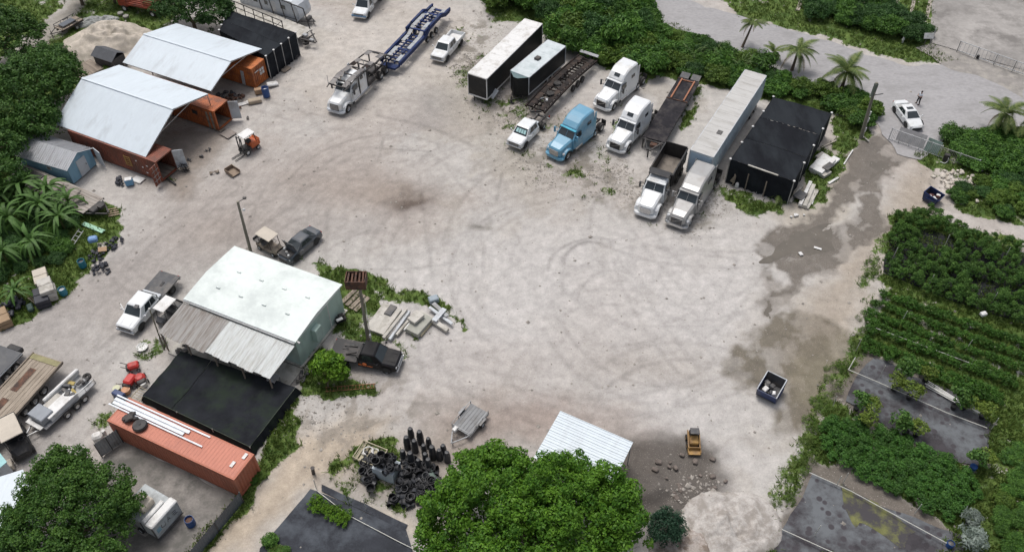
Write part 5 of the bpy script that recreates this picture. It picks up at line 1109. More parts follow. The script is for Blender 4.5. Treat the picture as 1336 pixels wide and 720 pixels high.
def rv():
    p = G(388,29,.6); t = thing('travel_trailer', 'white travel trailer at the top edge behind the pipe rail trailer', 'camper', (p.x, p.y, 0), YA); L, Wd, z0, z1 = 9.0, 2.5, .6, 3.3
    b = MB(); prof = [(-L,z0),(.0,z0),(.45,z0+.5),(.55,z0+1.1),(.25,z1-.5),(-.5,z1),(-L,z1)]; b.put([(x,0,z) for x,z in prof]+[(x,Wd,z) for x,z in prof],[tuple(range(7)),tuple(range(13,6,-1))]+[(i,(i+1)%7,7+(i+1)%7,7+i) for i in range(7)]); b.build('body', mat('camper_white', (.58,.61,.64), .4, var=.04, dirt=(.46,.48,.50), dirt_amt=.3), t)
    for x, w_ in ((-1.9,.7),(-4.6,.45),(-6.3,.6)):
        b = MB(); b.box((x,-.01,2.25),(w_+.1,.04,.65)); f = b.build('window', M_pale, t); b = MB(); b.box((x,-.04,2.25),(w_,.03,.55)); b.build('pane', M_glass, f)
    b = MB(); b.box((-3.4,-.01,1.75),(.65,.04,1.85)); b.build('door', M_wht2, t); b = MB(); b.box((-4.5,-.015,.95),(9,.03,.08)); b.build('trim_strip', M_dark, t)
    b = MB(); b.bar((.3,.4,.55),(1.9,1.25,.5),.1); b.bar((.3,2.1,.55),(1.9,1.25,.5),.1); b.cyl((1.6,1.25,0),(1.6,1.25,.8),.05); b.box((.95,1.25,.75),(.5,.9,.5),ch=.1); b.build('tow_hitch', M_dark, t)
    for x in (-4.6,-5.5): wheel(t, x, .1, .36, .24, M_wht2)
    b = MB(); b.box((-2.5,1.25,3.38),(.8,.7,.24),ch=.06); b.build('air_conditioner', M_wht2, t)
rv()
# ================================================================ VEGETATION
LM_mango = leafmat('mango_leaves', (0.036,0.108,0.010), (0.122,0.250,0.022))
LM_tree = leafmat('tree_leaves', (0.036,0.102,0.018), (0.120,0.240,0.040))
LM_left = leafmat('dark_tree_leaves', (0.030,0.082,0.017), (0.100,0.200,0.040))
LM_hedge = leafmat('hedge_leaves', (0.032,0.092,0.016), (0.120,0.245,0.040))
LM_fir = leafmat('bluish_needles', (0.012,0.040,0.022), (0.040,0.090,0.050))
LM_young = leafmat('bright_leaves', (0.050,0.13,0.010), (0.17,0.31,0.025))
LM_nur = leafmat('nursery_leaves', (0.036,0.098,0.020), (0.125,0.235,0.048))
LM_row = leafmat('row_leaves', (0.030,0.090,0.014), (0.095,0.205,0.030))
LM_yel = leafmat('yellow_green_leaves', (0.07,0.13,0.02), (0.26,0.33,0.06))
LM_sil = leafmat('silvery_leaves', (0.13,0.17,0.14), (0.30,0.35,0.31))
LM_grass = leafmat('grass_blades', (0.055,0.100,0.018), (0.165,0.220,0.055))
LM_weed = leafmat('weed_leaves', (0.045,0.100,0.015), (0.15,0.235,0.04))
LM_palm = leafmat('palm_leaves', (0.04,0.085,0.02), (0.19,0.23,0.07))
M_bark = mat('bark', (0.13,.10,.075), .9, var=.3, stretch=(3,3,.6))
def crown_centers(ells, n, seed, lump=.16, zmin=-.35):
    rg = np.random.default_rng(seed); out = []; ar = np.array([r[0]*r[1] for c, r in ells]); pick = rg.choice(len(ells), n*3, p=ar/ar.sum())
    for k in pick:
        c, r = ells[k]; d = rg.normal(size=3); d[2] = abs(d[2])*1.1+zmin*rg.random(); d /= np.linalg.norm(d)
        q = 1-lump+2*lump*mnoise.noise(Vector(d*3.1)+Vector((seed, k, 0)))-abs(rg.normal())*.06
        p = np.array(c)+d*np.array(r)*q; ok = True
        for j, (c2, r2) in enumerate(ells):
            if j != k and np.sum(((p-np.array(c2))/np.array(r2))**2) < .62: ok = False; break
        if ok: out.append(p)
        if len(out) >= n: break
    return np.array(out)
def crown_mesh(name, ells, n, rc, per, size, m, seed, inner=.35, aspect=.5, lump=.16, flat=.8):
    c = crown_centers(ells, n, seed, lump); rr = np.random.default_rng(seed).uniform(.65, 1.35, len(c))*rc; C, N, T = clumps(c, rr, per, flat)
    if inner:
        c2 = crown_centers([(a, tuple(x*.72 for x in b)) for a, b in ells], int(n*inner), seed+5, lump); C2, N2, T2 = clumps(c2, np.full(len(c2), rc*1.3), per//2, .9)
        C = np.concatenate([C, C2]); N = np.concatenate([N, N2]); T = np.concatenate([T, T2*.8])  # inner clumps toned darker, crown occlusion painted into the leaf colour
    return leaves_mesh(name, C, N, np.random.default_rng(seed+1).uniform(.7, 1.3, len(C))*size, T, m, aspect)
def tree(name, label, base, ells, n, rc, per, size, m, seed, trunk=.28, cat='tree', limbs=7, group=None, **kw):
    t = thing(name, label, cat, (base[0], base[1], 0), 0, group); L = [(tuple(np.array(c)-np.array([base[0], base[1], 0])), r) for c, r in ells]
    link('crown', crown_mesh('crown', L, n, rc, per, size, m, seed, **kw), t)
    b = MB(); zc = L[0][0][2]; h0 = max(.6, zc*.35); b.cyl((0,0,-.1),(0.05,0.03,h0),trunk,trunk*.75,8); rg = random.Random(seed)
    for k in range(limbs):
        c, r = L[k % len(L)]; a = rg.uniform(0, 6.28); f = rg.uniform(.3,.75); e = Vector((c[0]+math.cos(a)*r[0]*f, c[1]+math.sin(a)*r[1]*f, c[2]+r[2]*rg.uniform(.1,.45))); mid = Vector((e.x*.45, e.y*.45, h0+(e.z-h0)*.6))
        b.cyl((0.05,0.03,h0-.1), mid, trunk*.5, trunk*.32, 6); b.cyl(mid, e, trunk*.32, trunk*.1, 5)
    b.build('trunk', M_bark, t); return t
def E3(u, v, z, rx, ry, rz): p = G(u, v, z); return ((p.x, p.y, p.z), (rx, ry, rz))
g0 = G(690, 690, 3)
tree('mango_tree', 'big bright green mango tree overhanging the white shelter roof', g0, [E3(690,682,4.6,5.6,5.2,4.6), E3(618,672,4.0,3.8,3.8,3.8), E3(776,676,4.0,3.8,3.8,3.6), E3(640,622,4.0,3.0,2.6,2.9), E3(590,700,3.2,2.8,3,3.0), E3(735,632,3.8,3.0,2.4,2.8), E3(680,760,4.5,7,4,4)], 1500, .45, 68, .24, LM_mango, 4, trunk=.45, limbs=14, inner=.55, lump=.28)
g0 = G(95, 690, 2.5)
tree('tree', 'round dark green tree between the golf cart and the graffiti covered trailer', g0, [E3(95,672,3.4,4.3,4.1,3.6), E3(50,690,3.0,3.0,3.2,3.0), E3(140,670,3.0,2.6,3.0,2.9), E3(85,622,3.2,2.7,2.2,2.4), E3(90,760,3.2,5,3.4,3)], 1050, .42, 60, .20, LM_tree, 9, trunk=.32, limbs=10, inner=.6, lump=.22)
tree('tree', 'large dark tree left of the white canopies', G(45,160,1), [E3(52,112,4.2,5.0,4.6,3.8), E3(20,135,3.8,5,5,3.6), E3(72,92,3.6,3.0,3.0,3.0), E3(38,160,3.2,3.6,3.4,3.0)], 620, .62, 52, .30, LM_left, 14, trunk=.4, limbs=10)
tree('tree', 'dark tree at the left edge above the large tree', G(5,60,1), [E3(8,50,3.8,4.6,4.2,3.4), E3(28,62,3.2,2.6,2.6,2.4)], 260, .6, 50, .30, LM_left, 17, trunk=.3, limbs=6)
tree('tree', 'shaded tree at the left edge behind the banana plants', G(-8,215,1), [E3(-6,196,3.2,4.0,4.2,3.0), E3(8,232,2.4,2.6,2.6,2.2)], 220, .5, 50, .26, LM_left, 19, trunk=.3, limbs=6)
tree('tree', 'dense round tree behind the black tent and the far canopy', G(252,30,1), [E3(252,14,2.8,3.8,3.4,3.0), E3(282,20,2.6,2.6,2.6,2.6), E3(228,10,2.4,2.8,2.8,2.4)], 330, .5, 55, .25, leafmat('dense_leaves', (0.024,0.070,0.018), (0.075,0.165,0.036)), 23, trunk=.28, limbs=6)
tree('tree', 'small bluish green tree between the big mango tree and the white spoil heap', G(868,712,0), [E3(868,690,1.4,1.35,1.3,1.9)], 95, .34, 60, .15, LM_fir, 27, trunk=.1, limbs=4)
tree('sapling', 'bright green young mango tree beside the black pickup truck', G(428,505,0), [E3(428,478,1.7,1.35,1.25,1.25), E3(441,486,1.3,.8,.8,.9)], 70, .36, 46, .26, LM_young, 29, trunk=.08, limbs=5)
# hedge belt of separate bushes: four kinds copied
def bush_proto(seed, m, r=1.0, h=.9, n=52, rc=.30, per=46, size=.17, name='bush', aspect=.5, sub=3):
    rg = np.random.default_rng(seed); el = [((0,0,h*.45),(r*.8,r*.8,h*.62))]+[((rg.uniform(-.5,.5)*r, rg.uniform(-.5,.5)*r, h*rg.uniform(.35,.6)), (r*.5,r*.5,h*.5)) for _ in range(sub)]
    return crown_mesh(name, el, n, rc, per, size, m, seed, inner=.2, aspect=aspect, lump=.22)
BP = [bush_proto(50+k, [LM_hedge, leafmat('hedge_leaves_yellowish', (0.045,0.095,0.014), (0.140,0.225,0.036)), leafmat('hedge_leaves_dark', (0.022,0.065,0.018), (0.075,0.165,0.040)), LM_hedge][k], n=[84,66,84,60][k], rc=.24, size=[.11,.14,.10,.16][k], per=62) for k in range(4)]
BP += [bush_proto(66, LM_weed, n=50, rc=.26, per=44, size=.12), bush_proto(67, LM_hedge, h=1.3, n=44, rc=.36, per=34, size=.27, aspect=.3)]
def bushes(poly, spacing, s0, s1, hs, label, group, seed=1, kinds=None, name='bush', protos=None, cat='bush', jit=.35, skip=None, z=-.05, yaw=None):
    P = W(poly); rg = random.Random(seed); x0, x1 = min(p[0] for p in P), max(p[0] for p in P); y0, y1 = min(p[1] for p in P), max(p[1] for p in P); pr = protos or BP; kinds = kinds or ((0,0,1,2,3,4,5) if protos is None else tuple(range(len(protos)))); out = []
    cx, cy = (x0+x1)/2, (y0+y1)/2; R = math.hypot(x1-x0, y1-y0)/2+spacing; a = YA if yaw is None else yaw; c, s = math.cos(a), math.sin(a); n = int(R/spacing)+1
    for i in range(-n, n+1):
        for j in range(-n, n+1):
            u, v = (i+(.5 if j % 2 else 0)+rg.uniform(-jit, jit))*spacing, (j+rg.uniform(-jit, jit))*spacing*.9; x, y = cx+u*c-v*s, cy+u*s+v*c
            if not inpoly(np.array([x]), np.array([y]), P)[0] or (skip and skip(x, y)): continue
            k = rg.choice(kinds); o = link(name, pr[k], None, (x, y, z), rg.uniform(0, 6.28)); q = rg.uniform(s0, s1); o.scale = (q, q, q*rg.uniform(*hs)); out.append(tag(o, label, cat, group))
    return out
bushes([(640,-20),(815,-25),(852,45),(840,75),(760,60),(700,24),(640,14)], 2.6, 2.0, 2.9, (1.0,1.3), 'tall green bush of the hedge between the yard and the road, behind the enclosed trailers', 'hedge along the road', 3)
bushes([(705,30),(850,60),(870,90),(850,106),(790,88),(735,66)], 2.0, 1.5, 2.2, (.9,1.15), 'green bush of the hedge behind the dark carrier trailer and white trucks', 'hedge along the road, middle part', 4)
bushes([(845,35),(900,52),(1000,90),(1000,122),(905,105),(862,95)], 2.0, 1.3, 2.0, (.8,1.1), 'green bush of the hedge behind the black flatbed trailer', 'hedge along the road, flatbed part', 5)
bushes([(1000,98),(1060,110),(1132,135),(1136,172),(1100,158),(1082,132),(1005,122)], 1.9, 1.1, 1.7, (.8,1.1), 'green bush of the hedge behind the large black tent', 'hedge along the road, tent part', 6)
bushes([(1040,0),(1100,8),(1210,25),(1212,55),(1150,48),(1060,22)], 2.2, 1.5, 2.2, (.9,1.1), 'dark green bush of the hedge beyond the road, beside the concrete lot', 'hedge beyond the road', 7, kinds=(0,2))
bushes([(1238,182),(1300,176),(1345,180),(1345,212),(1300,228),(1262,215)], 1.7, 1.3, 1.8, (.8,1.0), 'bright green bush behind the sliding gate', 'bushes behind the gate', 8, kinds=(0,3))
bushes([(1236,246),(1262,232),(1345,220),(1345,300),(1300,280),(1245,262)], 1.7, .9, 1.5, (.7,1.0), 'low dark green bush around the rubble by the blue dumpster', 'bushes around the rubble', 9, kinds=(1,2,3))
WB = [bush_proto(60+k, LM_weed, r=1.0, h=.7, n=26, rc=.24, per=22, size=.16, aspect=.3) for k in range(3)]+[bush_proto(64, LM_grass, r=1.0, h=.6, n=22, rc=.3, per=30, size=.2, aspect=.14)]
bushes([(1130,320),(1150,330),(1140,370),(1128,372)], 1.4, .5, .8, (.7,1.0), 'small weedy bush on the sandy side of the nursery block', 'weedy bushes beside the nursery block', 10, protos=WB)
bushes([(1118,400),(1140,390),(1128,450),(1112,470)], 1.2, .4, .7, (.7,1.0), 'small weedy bush beside the low plant rows', 'weedy bushes beside the plant rows', 11, protos=WB)
bushes([(1080,470),(1118,462),(1090,530),(1060,600),(1020,680),(1000,680),(1040,590)], 1.1, .35, .8, (.5,.9), 'low weed bush on the grassy bank left of the nursery beds', 'weed bushes on the bank', 12, kinds=(0,1,2,3), protos=WB)
bushes([(1312,600),(1350,560),(1350,740),(1300,740)], 1.1, .6, .95, (.6,1.0), 'leafy plant at the right edge beyond the grass path', 'leafy plants at the right edge', 13, kinds=(0,1,3))
bushes([(140,95),(165,80),(172,84),(150,100)], 1.5, .7, 1.0, (.8,1.1), 'bush between the sand heap and the far canopy', 'bushes by the sand heap', 14)
bushes([(172,210),(188,212),(182,222),(170,218)], 1.0, .5, .7, (.6,.8), 'small bush at the foot of the dark red container', 'bushes at the red container', 15)
bushes([(350,700),(372,704),(372,730),(345,730)], 1.0, .6, .8, (.6,.8), 'small bush at the bottom edge left of the dark ground cloth', 'bushes at the bottom edge', 16)
bushes([(318,612),(340,618),(352,600),(345,625),(325,635)], .8, .35, .55, (.8,1.1), 'tuft of tall weeds at the end of the terracotta container', 'weeds at the container end', 17)
bushes([(0,250),(60,245),(110,285),(90,330),(40,360),(0,370)], 1.5, .7, 1.2, (.7,1.0), 'leafy undergrowth bush between the banana plants', 'undergrowth of the banana grove', 18, kinds=(0,2))
# nursery plants
NP = [bush_proto(70+k, LM_nur, r=.55, h=1.25, n=22, rc=.20, per=34, size=.15, name='nursery_shrub', aspect=.35) for k in range(3)]
gaps = [(G(1222,318), 1.5), (G(1284,378), 1.2), (G(1262,330), .6)]
far_gap = lambda x, y: any(math.hypot(x-g.x, y-g.y) < r for g, r in gaps)
bushes([(1166,282),(1212,280),(1262,303),(1350,332),(1350,432),(1290,414),(1158,366),(1150,344)], .92, .62, 1.12, (1.0,1.3), 'potted nursery shrub in the tall dark block by the blue dumpster', 'nursery shrubs in the tall block', 21, (0,1,2), 'nursery_shrub', NP, 'shrub', .26, far_gap, 0)
RP = [bush_proto(80+k, LM_row, r=.42, h=.62, n=12, rc=.16, per=30, size=.12, name='nursery_plant', aspect=.5) for k in range(3)]
def rows(A, B_, C, nrow, sp, label, group, protos, s0, s1, seed=1, name='nursery_plant', miss=.02, maxn=10**6):
    """rows from A towards B, stepped from A to C"""
    a, b_, c_ = G(*A), G(*B_), G(*C); rg = random.Random(seed); cnt = 0
    for i in range(nrow):
        o = a.lerp(c_, i/(nrow-1)) if nrow > 1 else a; d = (b_-a); n = int(d.length/sp)
        for j in range(n):
            if rg.random() < miss: continue
            p = o+d*(j/n)+Vector((rg.uniform(-.08,.08), rg.uniform(-.08,.08), 0)); ob = link(name, rg.choice(protos), None, (p.x, p.y, 0), rg.uniform(0,6.28)); q = rg.uniform(s0, s1); ob.scale = (q,q,q); tag(ob, label, 'plant', group); cnt += 1
    return cnt
rows((1142,384), (1345,455), (1132,412), 3, .55, 'low green nursery plant in the upper rows next to the tall block', 'nursery plants in the upper rows', RP, .9, 1.35, 31)
rows((1133,424), (1330,500), (1132,432), 2, .55, 'low green nursery plant in the middle double row', 'nursery plants in the middle rows', RP, .85, 1.25, 32)
rows((1129,448), (1312,522), (1127,456), 2, .55, 'low green nursery plant in the lowest double row above the ground cloth', 'nursery plants in the lowest rows', RP, .85, 1.25, 33)
bushes([(1068,552),(1100,545),(1180,572),(1262,615),(1282,650),(1240,682),(1150,640),(1070,592)], .80, .85, 1.2, (.6,.8), 'dense dark green nursery shrub in the lower right block', 'nursery shrubs in the lower block', 34, (0,1,2), 'nursery_shrub', [bush_proto(90+k, leafmat('lower_block_leaves', (0.028,0.090,0.016), (0.080,0.190,0.030)), r=.55, h=1.1, n=22, rc=.20, per=32, size=.14, name='nursery_shrub', aspect=.5) for k in range(3)], 'shrub', .25, None, 0)
rows((412,652), (462,676), (405,664), 4, .42, 'bright green potted plant in the small bed on the ground cloth', 'plants of the small bed', [bush_proto(96+k, LM_young, r=.3, h=.55, n=9, rc=.12, per=26, size=.10, name='nursery_plant') for k in range(2)], .8, 1.1, 35)
# potted plants standing loose on the cloth
M_pot = mat('black_pot', (0.02,.02,.022), .6, var=.2)
PPm = {'g': bush_proto(101, LM_nur, .5, .9, 18, .18, 30, .14, 'foliage'), 'y': bush_proto(102, LM_yel, .45, .8, 18, .17, 30, .14, 'foliage', .35), 's': bush_proto(103, LM_sil, .6, .8, 20, .2, 34, .22, 'foliage', .2)}
b = MB(); b.lathe((0,0,0), [(0,0),(.17,0),(.21,.36),(.23,.36),(.23,.40),(.19,.40),(.18,.34),(0,.34)], 10); pot_me = b.mesh('pot', M_pot)
b = MB(); b.lathe((0,0,0), [(0,0),(.2,0),(.25,.42),(.22,.42),(0,.38)], 10); potb_me = b.mesh('pot', M_blue)
for (u, v, k, s, lab) in ((1165,508,'y',1.3,'yellow green potted plant leftmost on the upper ground cloth'), (1176,490,'g',1.5,'dark green potted plant nearest the lowest plant row'), (1185,520,'y',1.4,'yellow green potted plant with its black pot left of the white strips'), (1206,497,'y',1.2,'yellow green potted plant at the start of the white strips'),
    (1243,533,'g',1.5,'tall dark green potted plant in the middle of the ground cloth'), (1256,533,'y',1.2,'yellow potted plant right of the tall dark green one'), (1280,545,'y',1.3,'yellow green potted plant at the right end of the ground cloth'), (1116,535,'g',1.3,'green potted plant on the left edge of the lower block'), (1133,540,'y',1.3,'pale green potted plant on the left edge above the lower block'),
    (1128,556,'y',1.2,'pale yellow potted plant above the lower block beside a stake'), (1166,560,'g',1.4,'dark green potted plant in the centre above the lower block'), (1180,566,'g',.9,'small green potted plant right of the dark green one'), (1194,568,'y',1.2,'yellow green potted plant lying low above the lower block'), (1268,612,'g',1.3,'green plant in a blue pot at the right end of the lower block'), (1280,606,'y',1.2,'yellow plant beside the blue pot at the right end'), (1262,712,'s',2.0,'silvery palmetto plant beside the blue bucket at the bottom right'), (1262,684,'s',1.5,'upper silvery palmetto plant at the bottom right')):
    p = G(u, v, 0); t = thing('potted_plant', lab, 'potted plant', p, random.uniform(0,6), 'potted plants on the nursery cloth'); link('pot', potb_me if 'blue pot at' in lab and k == 'g' else pot_me, t); f = link('foliage', PPm[k], t, (0,0,.3)); s *= (1.2 if k != 's' else .8); f.scale = (s,s,s); t.scale = (1.15,1.15,1.1)
# frond plants: palms and bananas, every frond a part
def frond_mesh(name, L, droop, wid, m, n=20, leaflets=True, seed=1, up=.35):
    rg = random.Random(seed); P, F, T = [], [], []
    def spine(f): return Vector((L*f*(1-.12*f), 0, L*(up*f-droop*f*f)))
    if leaflets:
        for i in range(2, n):
            f = i/n; o = spine(f); d = (spine(min(1, f+.03))-spine(f-.03)).normalized(); w_ = wid*math.sin(math.pi*min(.97, f*.9+.12))**.6
            for s in (-1, 1):
                e = o+d*w_*.55+Vector((0, s*w_, -.30*w_-.10*w_*rg.random())); k = len(P); q = d*(.055*L/2.2); P += [o-q, o+q, e]; F.append((k, k+1, k+2)); T += [rg.uniform(.1,.8)]*3
        for i in range(8): a, b2 = spine(i/8), spine((i+1)/8); k = len(P); u = Vector((0,.025,0)); P += [a-u, a+u, b2+u*.7, b2-u*.7]; F.append((k,k+1,k+2,k+3)); T += [.95]*4
    else:
        n = 9; fold = .18
        for i in range(n+1):
            f = i/n; o = spine(f); w_ = wid*(math.sin(math.pi*min(1, f*.93+.05))**.55); P += [o+Vector((0,-w_,fold*w_-.15*w_)), o, o+Vector((0,w_,fold*w_-.15*w_))]; tt = .35+.4*(i % 2)*rg.random(); T += [tt, .8, tt]
        for i in range(n): k = i*3; F += [(k,k+3,k+4,k+1),(k+1,k+4,k+5,k+2)]
    me = bpy.data.meshes.new(name); me.from_pydata([tuple(p) for p in P], [], F); a = me.attributes.new('tone','FLOAT','POINT'); a.data.foreach_set('value', T); me.materials.append(m); return me
FM = [frond_mesh('frond', 2.3, [.95,.75][k-1], .50, LM_palm, n=26, seed=k, up=.45) for k in (1,2)]; FMd = frond_mesh('frond', 2.1, 1.0, .30, leafmat('dry_frond', (.16,.12,.05), (.30,.22,.10)), seed=3)
def palm(name, label, u, v, h, s, nf, seed, lean=(0,0), dry=2, group='palms along the road'):
    s *= 1.22; nf += 4; p = G(u, v); rg = random.Random(seed); t = thing(name, label, 'palm tree', p, 0, group)
    b = MB(); q = Vector((lean[0], lean[1], h)); b.cyl((0,0,-.1), q*.5+Vector((.03,0,0)), .16*s+.03, .12*s+.02, 8); b.cyl(q*.5+Vector((.03,0,0)), q, .12*s+.02, .10*s, 8); b.build('trunk', M_bark, t)
    for k in range(nf+dry):
        d = k >= nf; f = link('frond', FMd if d else rg.choice(FM), t, q); a = 6.283*k*.382+rg.uniform(-.3,.3); el = -rg.uniform(-.45,.95) if not d else rg.uniform(.3,.6); f.rotation_euler = (rg.uniform(-.2,.2), el, a); f.scale = (s*rg.uniform(.8,1.1),)*3
    return t
palm('palm_tree', 'slim palm tree with a shaggy crown at the road edge above the hedge', 968, 62, 3.2, .75, 12, 1, (.8,.3))
palm('palm_tree', 'palm tree with drooping fronds beside the road behind the box trailer', 1033, 92, 2.6, 1.0, 13, 2, (.1,0))
palm('palm_tree', 'small stub palm left of the drooping palm by the road', 1007, 78, 1.0, .6, 8, 3)
palm('palm_tree', 'wide palm tree with pale fronds near the tall utility pole at the gate', 1097, 118, 2.4, 1.15, 12, 4, (.1,.2), 3)
palm('palm_tree', 'palm tree behind the bushes at the right, left of the edge palm', 1297, 173, 2.6, 1.05, 12, 5, (.1,0))
palm('palm_tree', 'palm tree cut off by the right edge', 1342, 185, 2.4, 1.1, 12, 6)
palm('palm_tree', 'young yellowish palm in front of the large black tent', 1016, 258, .45, .62, 8, 7, dry=0)
palm('palm_tree', 'tall palm at the top left edge above the small trailer', 108, 6, 3.5, 1.1, 12, 8)
palm('palm_tree', 'tall palm at the top edge above the sand heap', 150, 4, 3.4, 1.1, 12, 9)
GBm = leafmat('cane_leaves', (0.03,0.075,0.018), (0.13,0.19,0.06)); cane = [frond_mesh('leaf', 1.9, .75, .05, GBm, leaflets=False, seed=k, up=1.0) for k in (1,2)]
for k, (u, v, s) in enumerate(((945,85,1.2),(925,78,1.0),(905,80,1.0),(965,92,1.0))):
    t = thing('cane_clump', ['large clump of arching cane grass in the hedge below the slim palm', 'clump of cane grass left of the large one in the hedge', 'leftmost clump of cane grass in the hedge', 'clump of cane grass right of the large one in the hedge'][k], 'grass clump', G(u, v), 0, 'cane clumps in the hedge'); rg = random.Random(k)
    for i in range(46): f = link('leaf', rg.choice(cane), t, (rg.uniform(-.4,.4), rg.uniform(-.4,.4), .6)); f.rotation_euler = (rg.uniform(-.3,.3), rg.uniform(-.6,.3), rg.uniform(0,6.28)); f.scale = (s*rg.uniform(.8,1.2),)*3
BMm = leafmat('banana_leaves', (0.030,0.085,0.018), (0.10,0.19,0.045)); ban = [frond_mesh('leaf', 2.3, .9+.15*k, .21, BMm, leaflets=False, seed=k, up=.9) for k in (1,2,3)]
for k, (u, v, s, n) in enumerate(((62,285,1.15,13),(40,262,1.2,12),(85,300,1.0,12),(20,300,1.15,12),(50,330,1.0,11),(12,345,1.0,11),(70,262,1.0,11),(28,392,.8,9),(95,275,.9,10),(2,270,1.1,10))):
    lab = ['banana plant with wide arching leaves in the middle of its grove', 'banana plant behind the middle one, nearest the shaded tree', 'banana plant right of the middle one, facing the plank trailer', 'banana plant left in the grove', 'banana plant in front of the grove over the grass', 'banana plant at the left edge above the black bags', 'banana plant at the back of the grove by the plank trailer', 'small banana plant standing between the black bags and the pallets', 'banana plant at the right end of the grove, by the tow tongue', 'banana plant at the left edge at the back of the grove'][k]
    t = thing('banana_plant', lab, 'banana plant', G(u, v), 0, 'banana plants of the grove'); rg = random.Random(k+40); b = MB(); h = 1.5*s; b.cyl((0,0,-.05),(0,0,h),.13,.08,7); b.build('stem', leafmat('banana_stem', (.12,.13,.05), (.12,.13,.05)), t)
    for i in range(n+9): f = link('leaf', rg.choice(ban), t, (0,0,h)); f.rotation_euler = (rg.uniform(-.25,.25), rg.uniform(-.75,.35), i*2.4+rg.uniform(-.3,.3)); f.scale = (s*rg.uniform(.8,1.2), s*rg.uniform(.6,.85), s*1.05)
# grass tufts and low weeds wherever the ground is green
def scatter():
    vis = (GX > -75) & (GX < 78) & (GY > 22) & (GY < 114); w_ = np.where(vis, np.clip(grass-.25, 0, 1), 0).reshape(-1); w_ += np.where(vis, cg*.05*(vnoise(GX, GY, 1.4, 14, 3) > .56), 0).reshape(-1); w_ *= (1+3*np.exp(-(GY.reshape(-1)-25)/30)); pr = w_/w_.sum()
    n = 46000; idx = RNG.choice(len(pr), n, p=pr); x = GX.reshape(-1)[idx]+RNG.uniform(-.1,.1,n); y = GY.reshape(-1)[idx]+RNG.uniform(-.1,.1,n); z = height.reshape(-1)[idx]
    k = 6; nb = n*k; bx = np.repeat(x, k)+RNG.normal(0,.09,nb); by = np.repeat(y, k)+RNG.normal(0,.09,nb); bz = np.repeat(z, k); hh = RNG.uniform(.12,.34,nb)*np.repeat(RNG.uniform(.5,1.4,n), k); a = RNG.uniform(0,6.28,nb); wd = .035+hh*.10
    P = np.empty((nb,4,3)); dx, dy = np.cos(a), np.sin(a); lx, ly = RNG.normal(0,.45,nb)*hh, RNG.normal(0,.45,nb)*hh
    P[:,0] = np.stack([bx-dx*wd*.5, by-dy*wd*.5, bz],-1); P[:,1] = np.stack([bx+dx*wd*.5, by+dy*wd*.5, bz],-1); P[:,2] = np.stack([bx+lx+dx*wd*.35, by+ly+dy*wd*.35, bz+hh],-1); P[:,3] = np.stack([bx+lx-dx*wd*.35, by+ly-dy*wd*.35, bz+hh*.95],-1)
    me = bpy.data.meshes.new('grass'); me.vertices.add(4*nb); me.loops.add(4*nb); me.polygons.add(nb); me.vertices.foreach_set('co', P.reshape(-1)); me.loops.foreach_set('vertex_index', np.arange(4*nb, dtype=np.int32)); me.polygons.foreach_set('loop_start', np.arange(0,4*nb,4,dtype=np.int32)); me.polygons.foreach_set('loop_total', np.full(nb,4,dtype=np.int32)); me.update(calc_edges=True)
    at_ = me.attributes.new('tone','FLOAT','POINT'); at_.data.foreach_set('value', np.repeat(np.clip(np.repeat(RNG.uniform(0,.9,n),k)+RNG.normal(0,.15,nb),0,1),4).astype(np.float32)); me.materials.append(LM_grass); tag(link('grass', me), kind='stuff')
    n = 5200; idx = RNG.choice(len(pr), n, p=pr); c = np.stack([GX.reshape(-1)[idx], GY.reshape(-1)[idx], height.reshape(-1)[idx]+.05], -1); C, N, T = clumps(c, RNG.uniform(.12,.34,n), 12, .8); me = leaves_mesh('low_weeds', C, N, RNG.uniform(.08,.17,len(C)), T, LM_weed, .6); tag(link('low_weeds', me), kind='stuff')
scatter()
# loose stones on the bare ground
def stones():
    vis = ((GX > -70) & (GX < 75) & (GY > 24) & (GY < 110)).astype(float); heap_ = np.clip(mound(905,645,3.2,2.8,1,0,.2,15),0,1); sp = np.clip(mound(955,690,4.4,3.8,1,0.3),0,1)
    w_ = vis*(.03+cg*1.6*(n2 > .5)+.6*spot(420,545,4,3)+heap_*.7+sp*.1+1.5*spot(1250,240,2.4,1.6)); w_ = w_.reshape(-1); pr = w_/w_.sum(); n = 13000; idx = RNG.choice(len(pr), n, p=pr)
    x = GX.reshape(-1)[idx]+RNG.uniform(-.1,.1,n); y = GY.reshape(-1)[idx]+RNG.uniform(-.1,.1,n); z = height.reshape(-1)[idx]; s = np.minimum(RNG.exponential(.035,n)+.025,.22)*(1+heap_.reshape(-1)[idx]*.9)
    O = np.array([[1,0,0],[-1,0,0],[0,1,0],[0,-1,0],[0,0,.7],[0,0,-.4]],float); V = O[None]*s[:,None,None]*RNG.uniform(.6,1.3,(n,6,1))+np.stack([x,y,z+s*.2],-1)[:,None]; F = np.array([[0,2,4],[2,1,4],[1,3,4],[3,0,4]]); f = (F[None]+np.arange(n)[:,None,None]*6).reshape(-1,3).astype(np.int32)
    me = bpy.data.meshes.new('loose_stones'); me.vertices.add(6*n); me.vertices.foreach_set('co', V.reshape(-1)); me.loops.add(f.size); me.polygons.add(len(f)); me.loops.foreach_set('vertex_index', f.reshape(-1)); me.polygons.foreach_set('loop_start', np.arange(0,f.size,3,dtype=np.int32)); me.polygons.foreach_set('loop_total', np.full(len(f),3,dtype=np.int32)); me.update(calc_edges=True)
    me.materials.append(mat('stones', (.26,.24,.215), .9, var=.5, scale=2.5, fine=.2, rnd=False)); tag(link('loose_stones', me), kind='stuff')
stones()
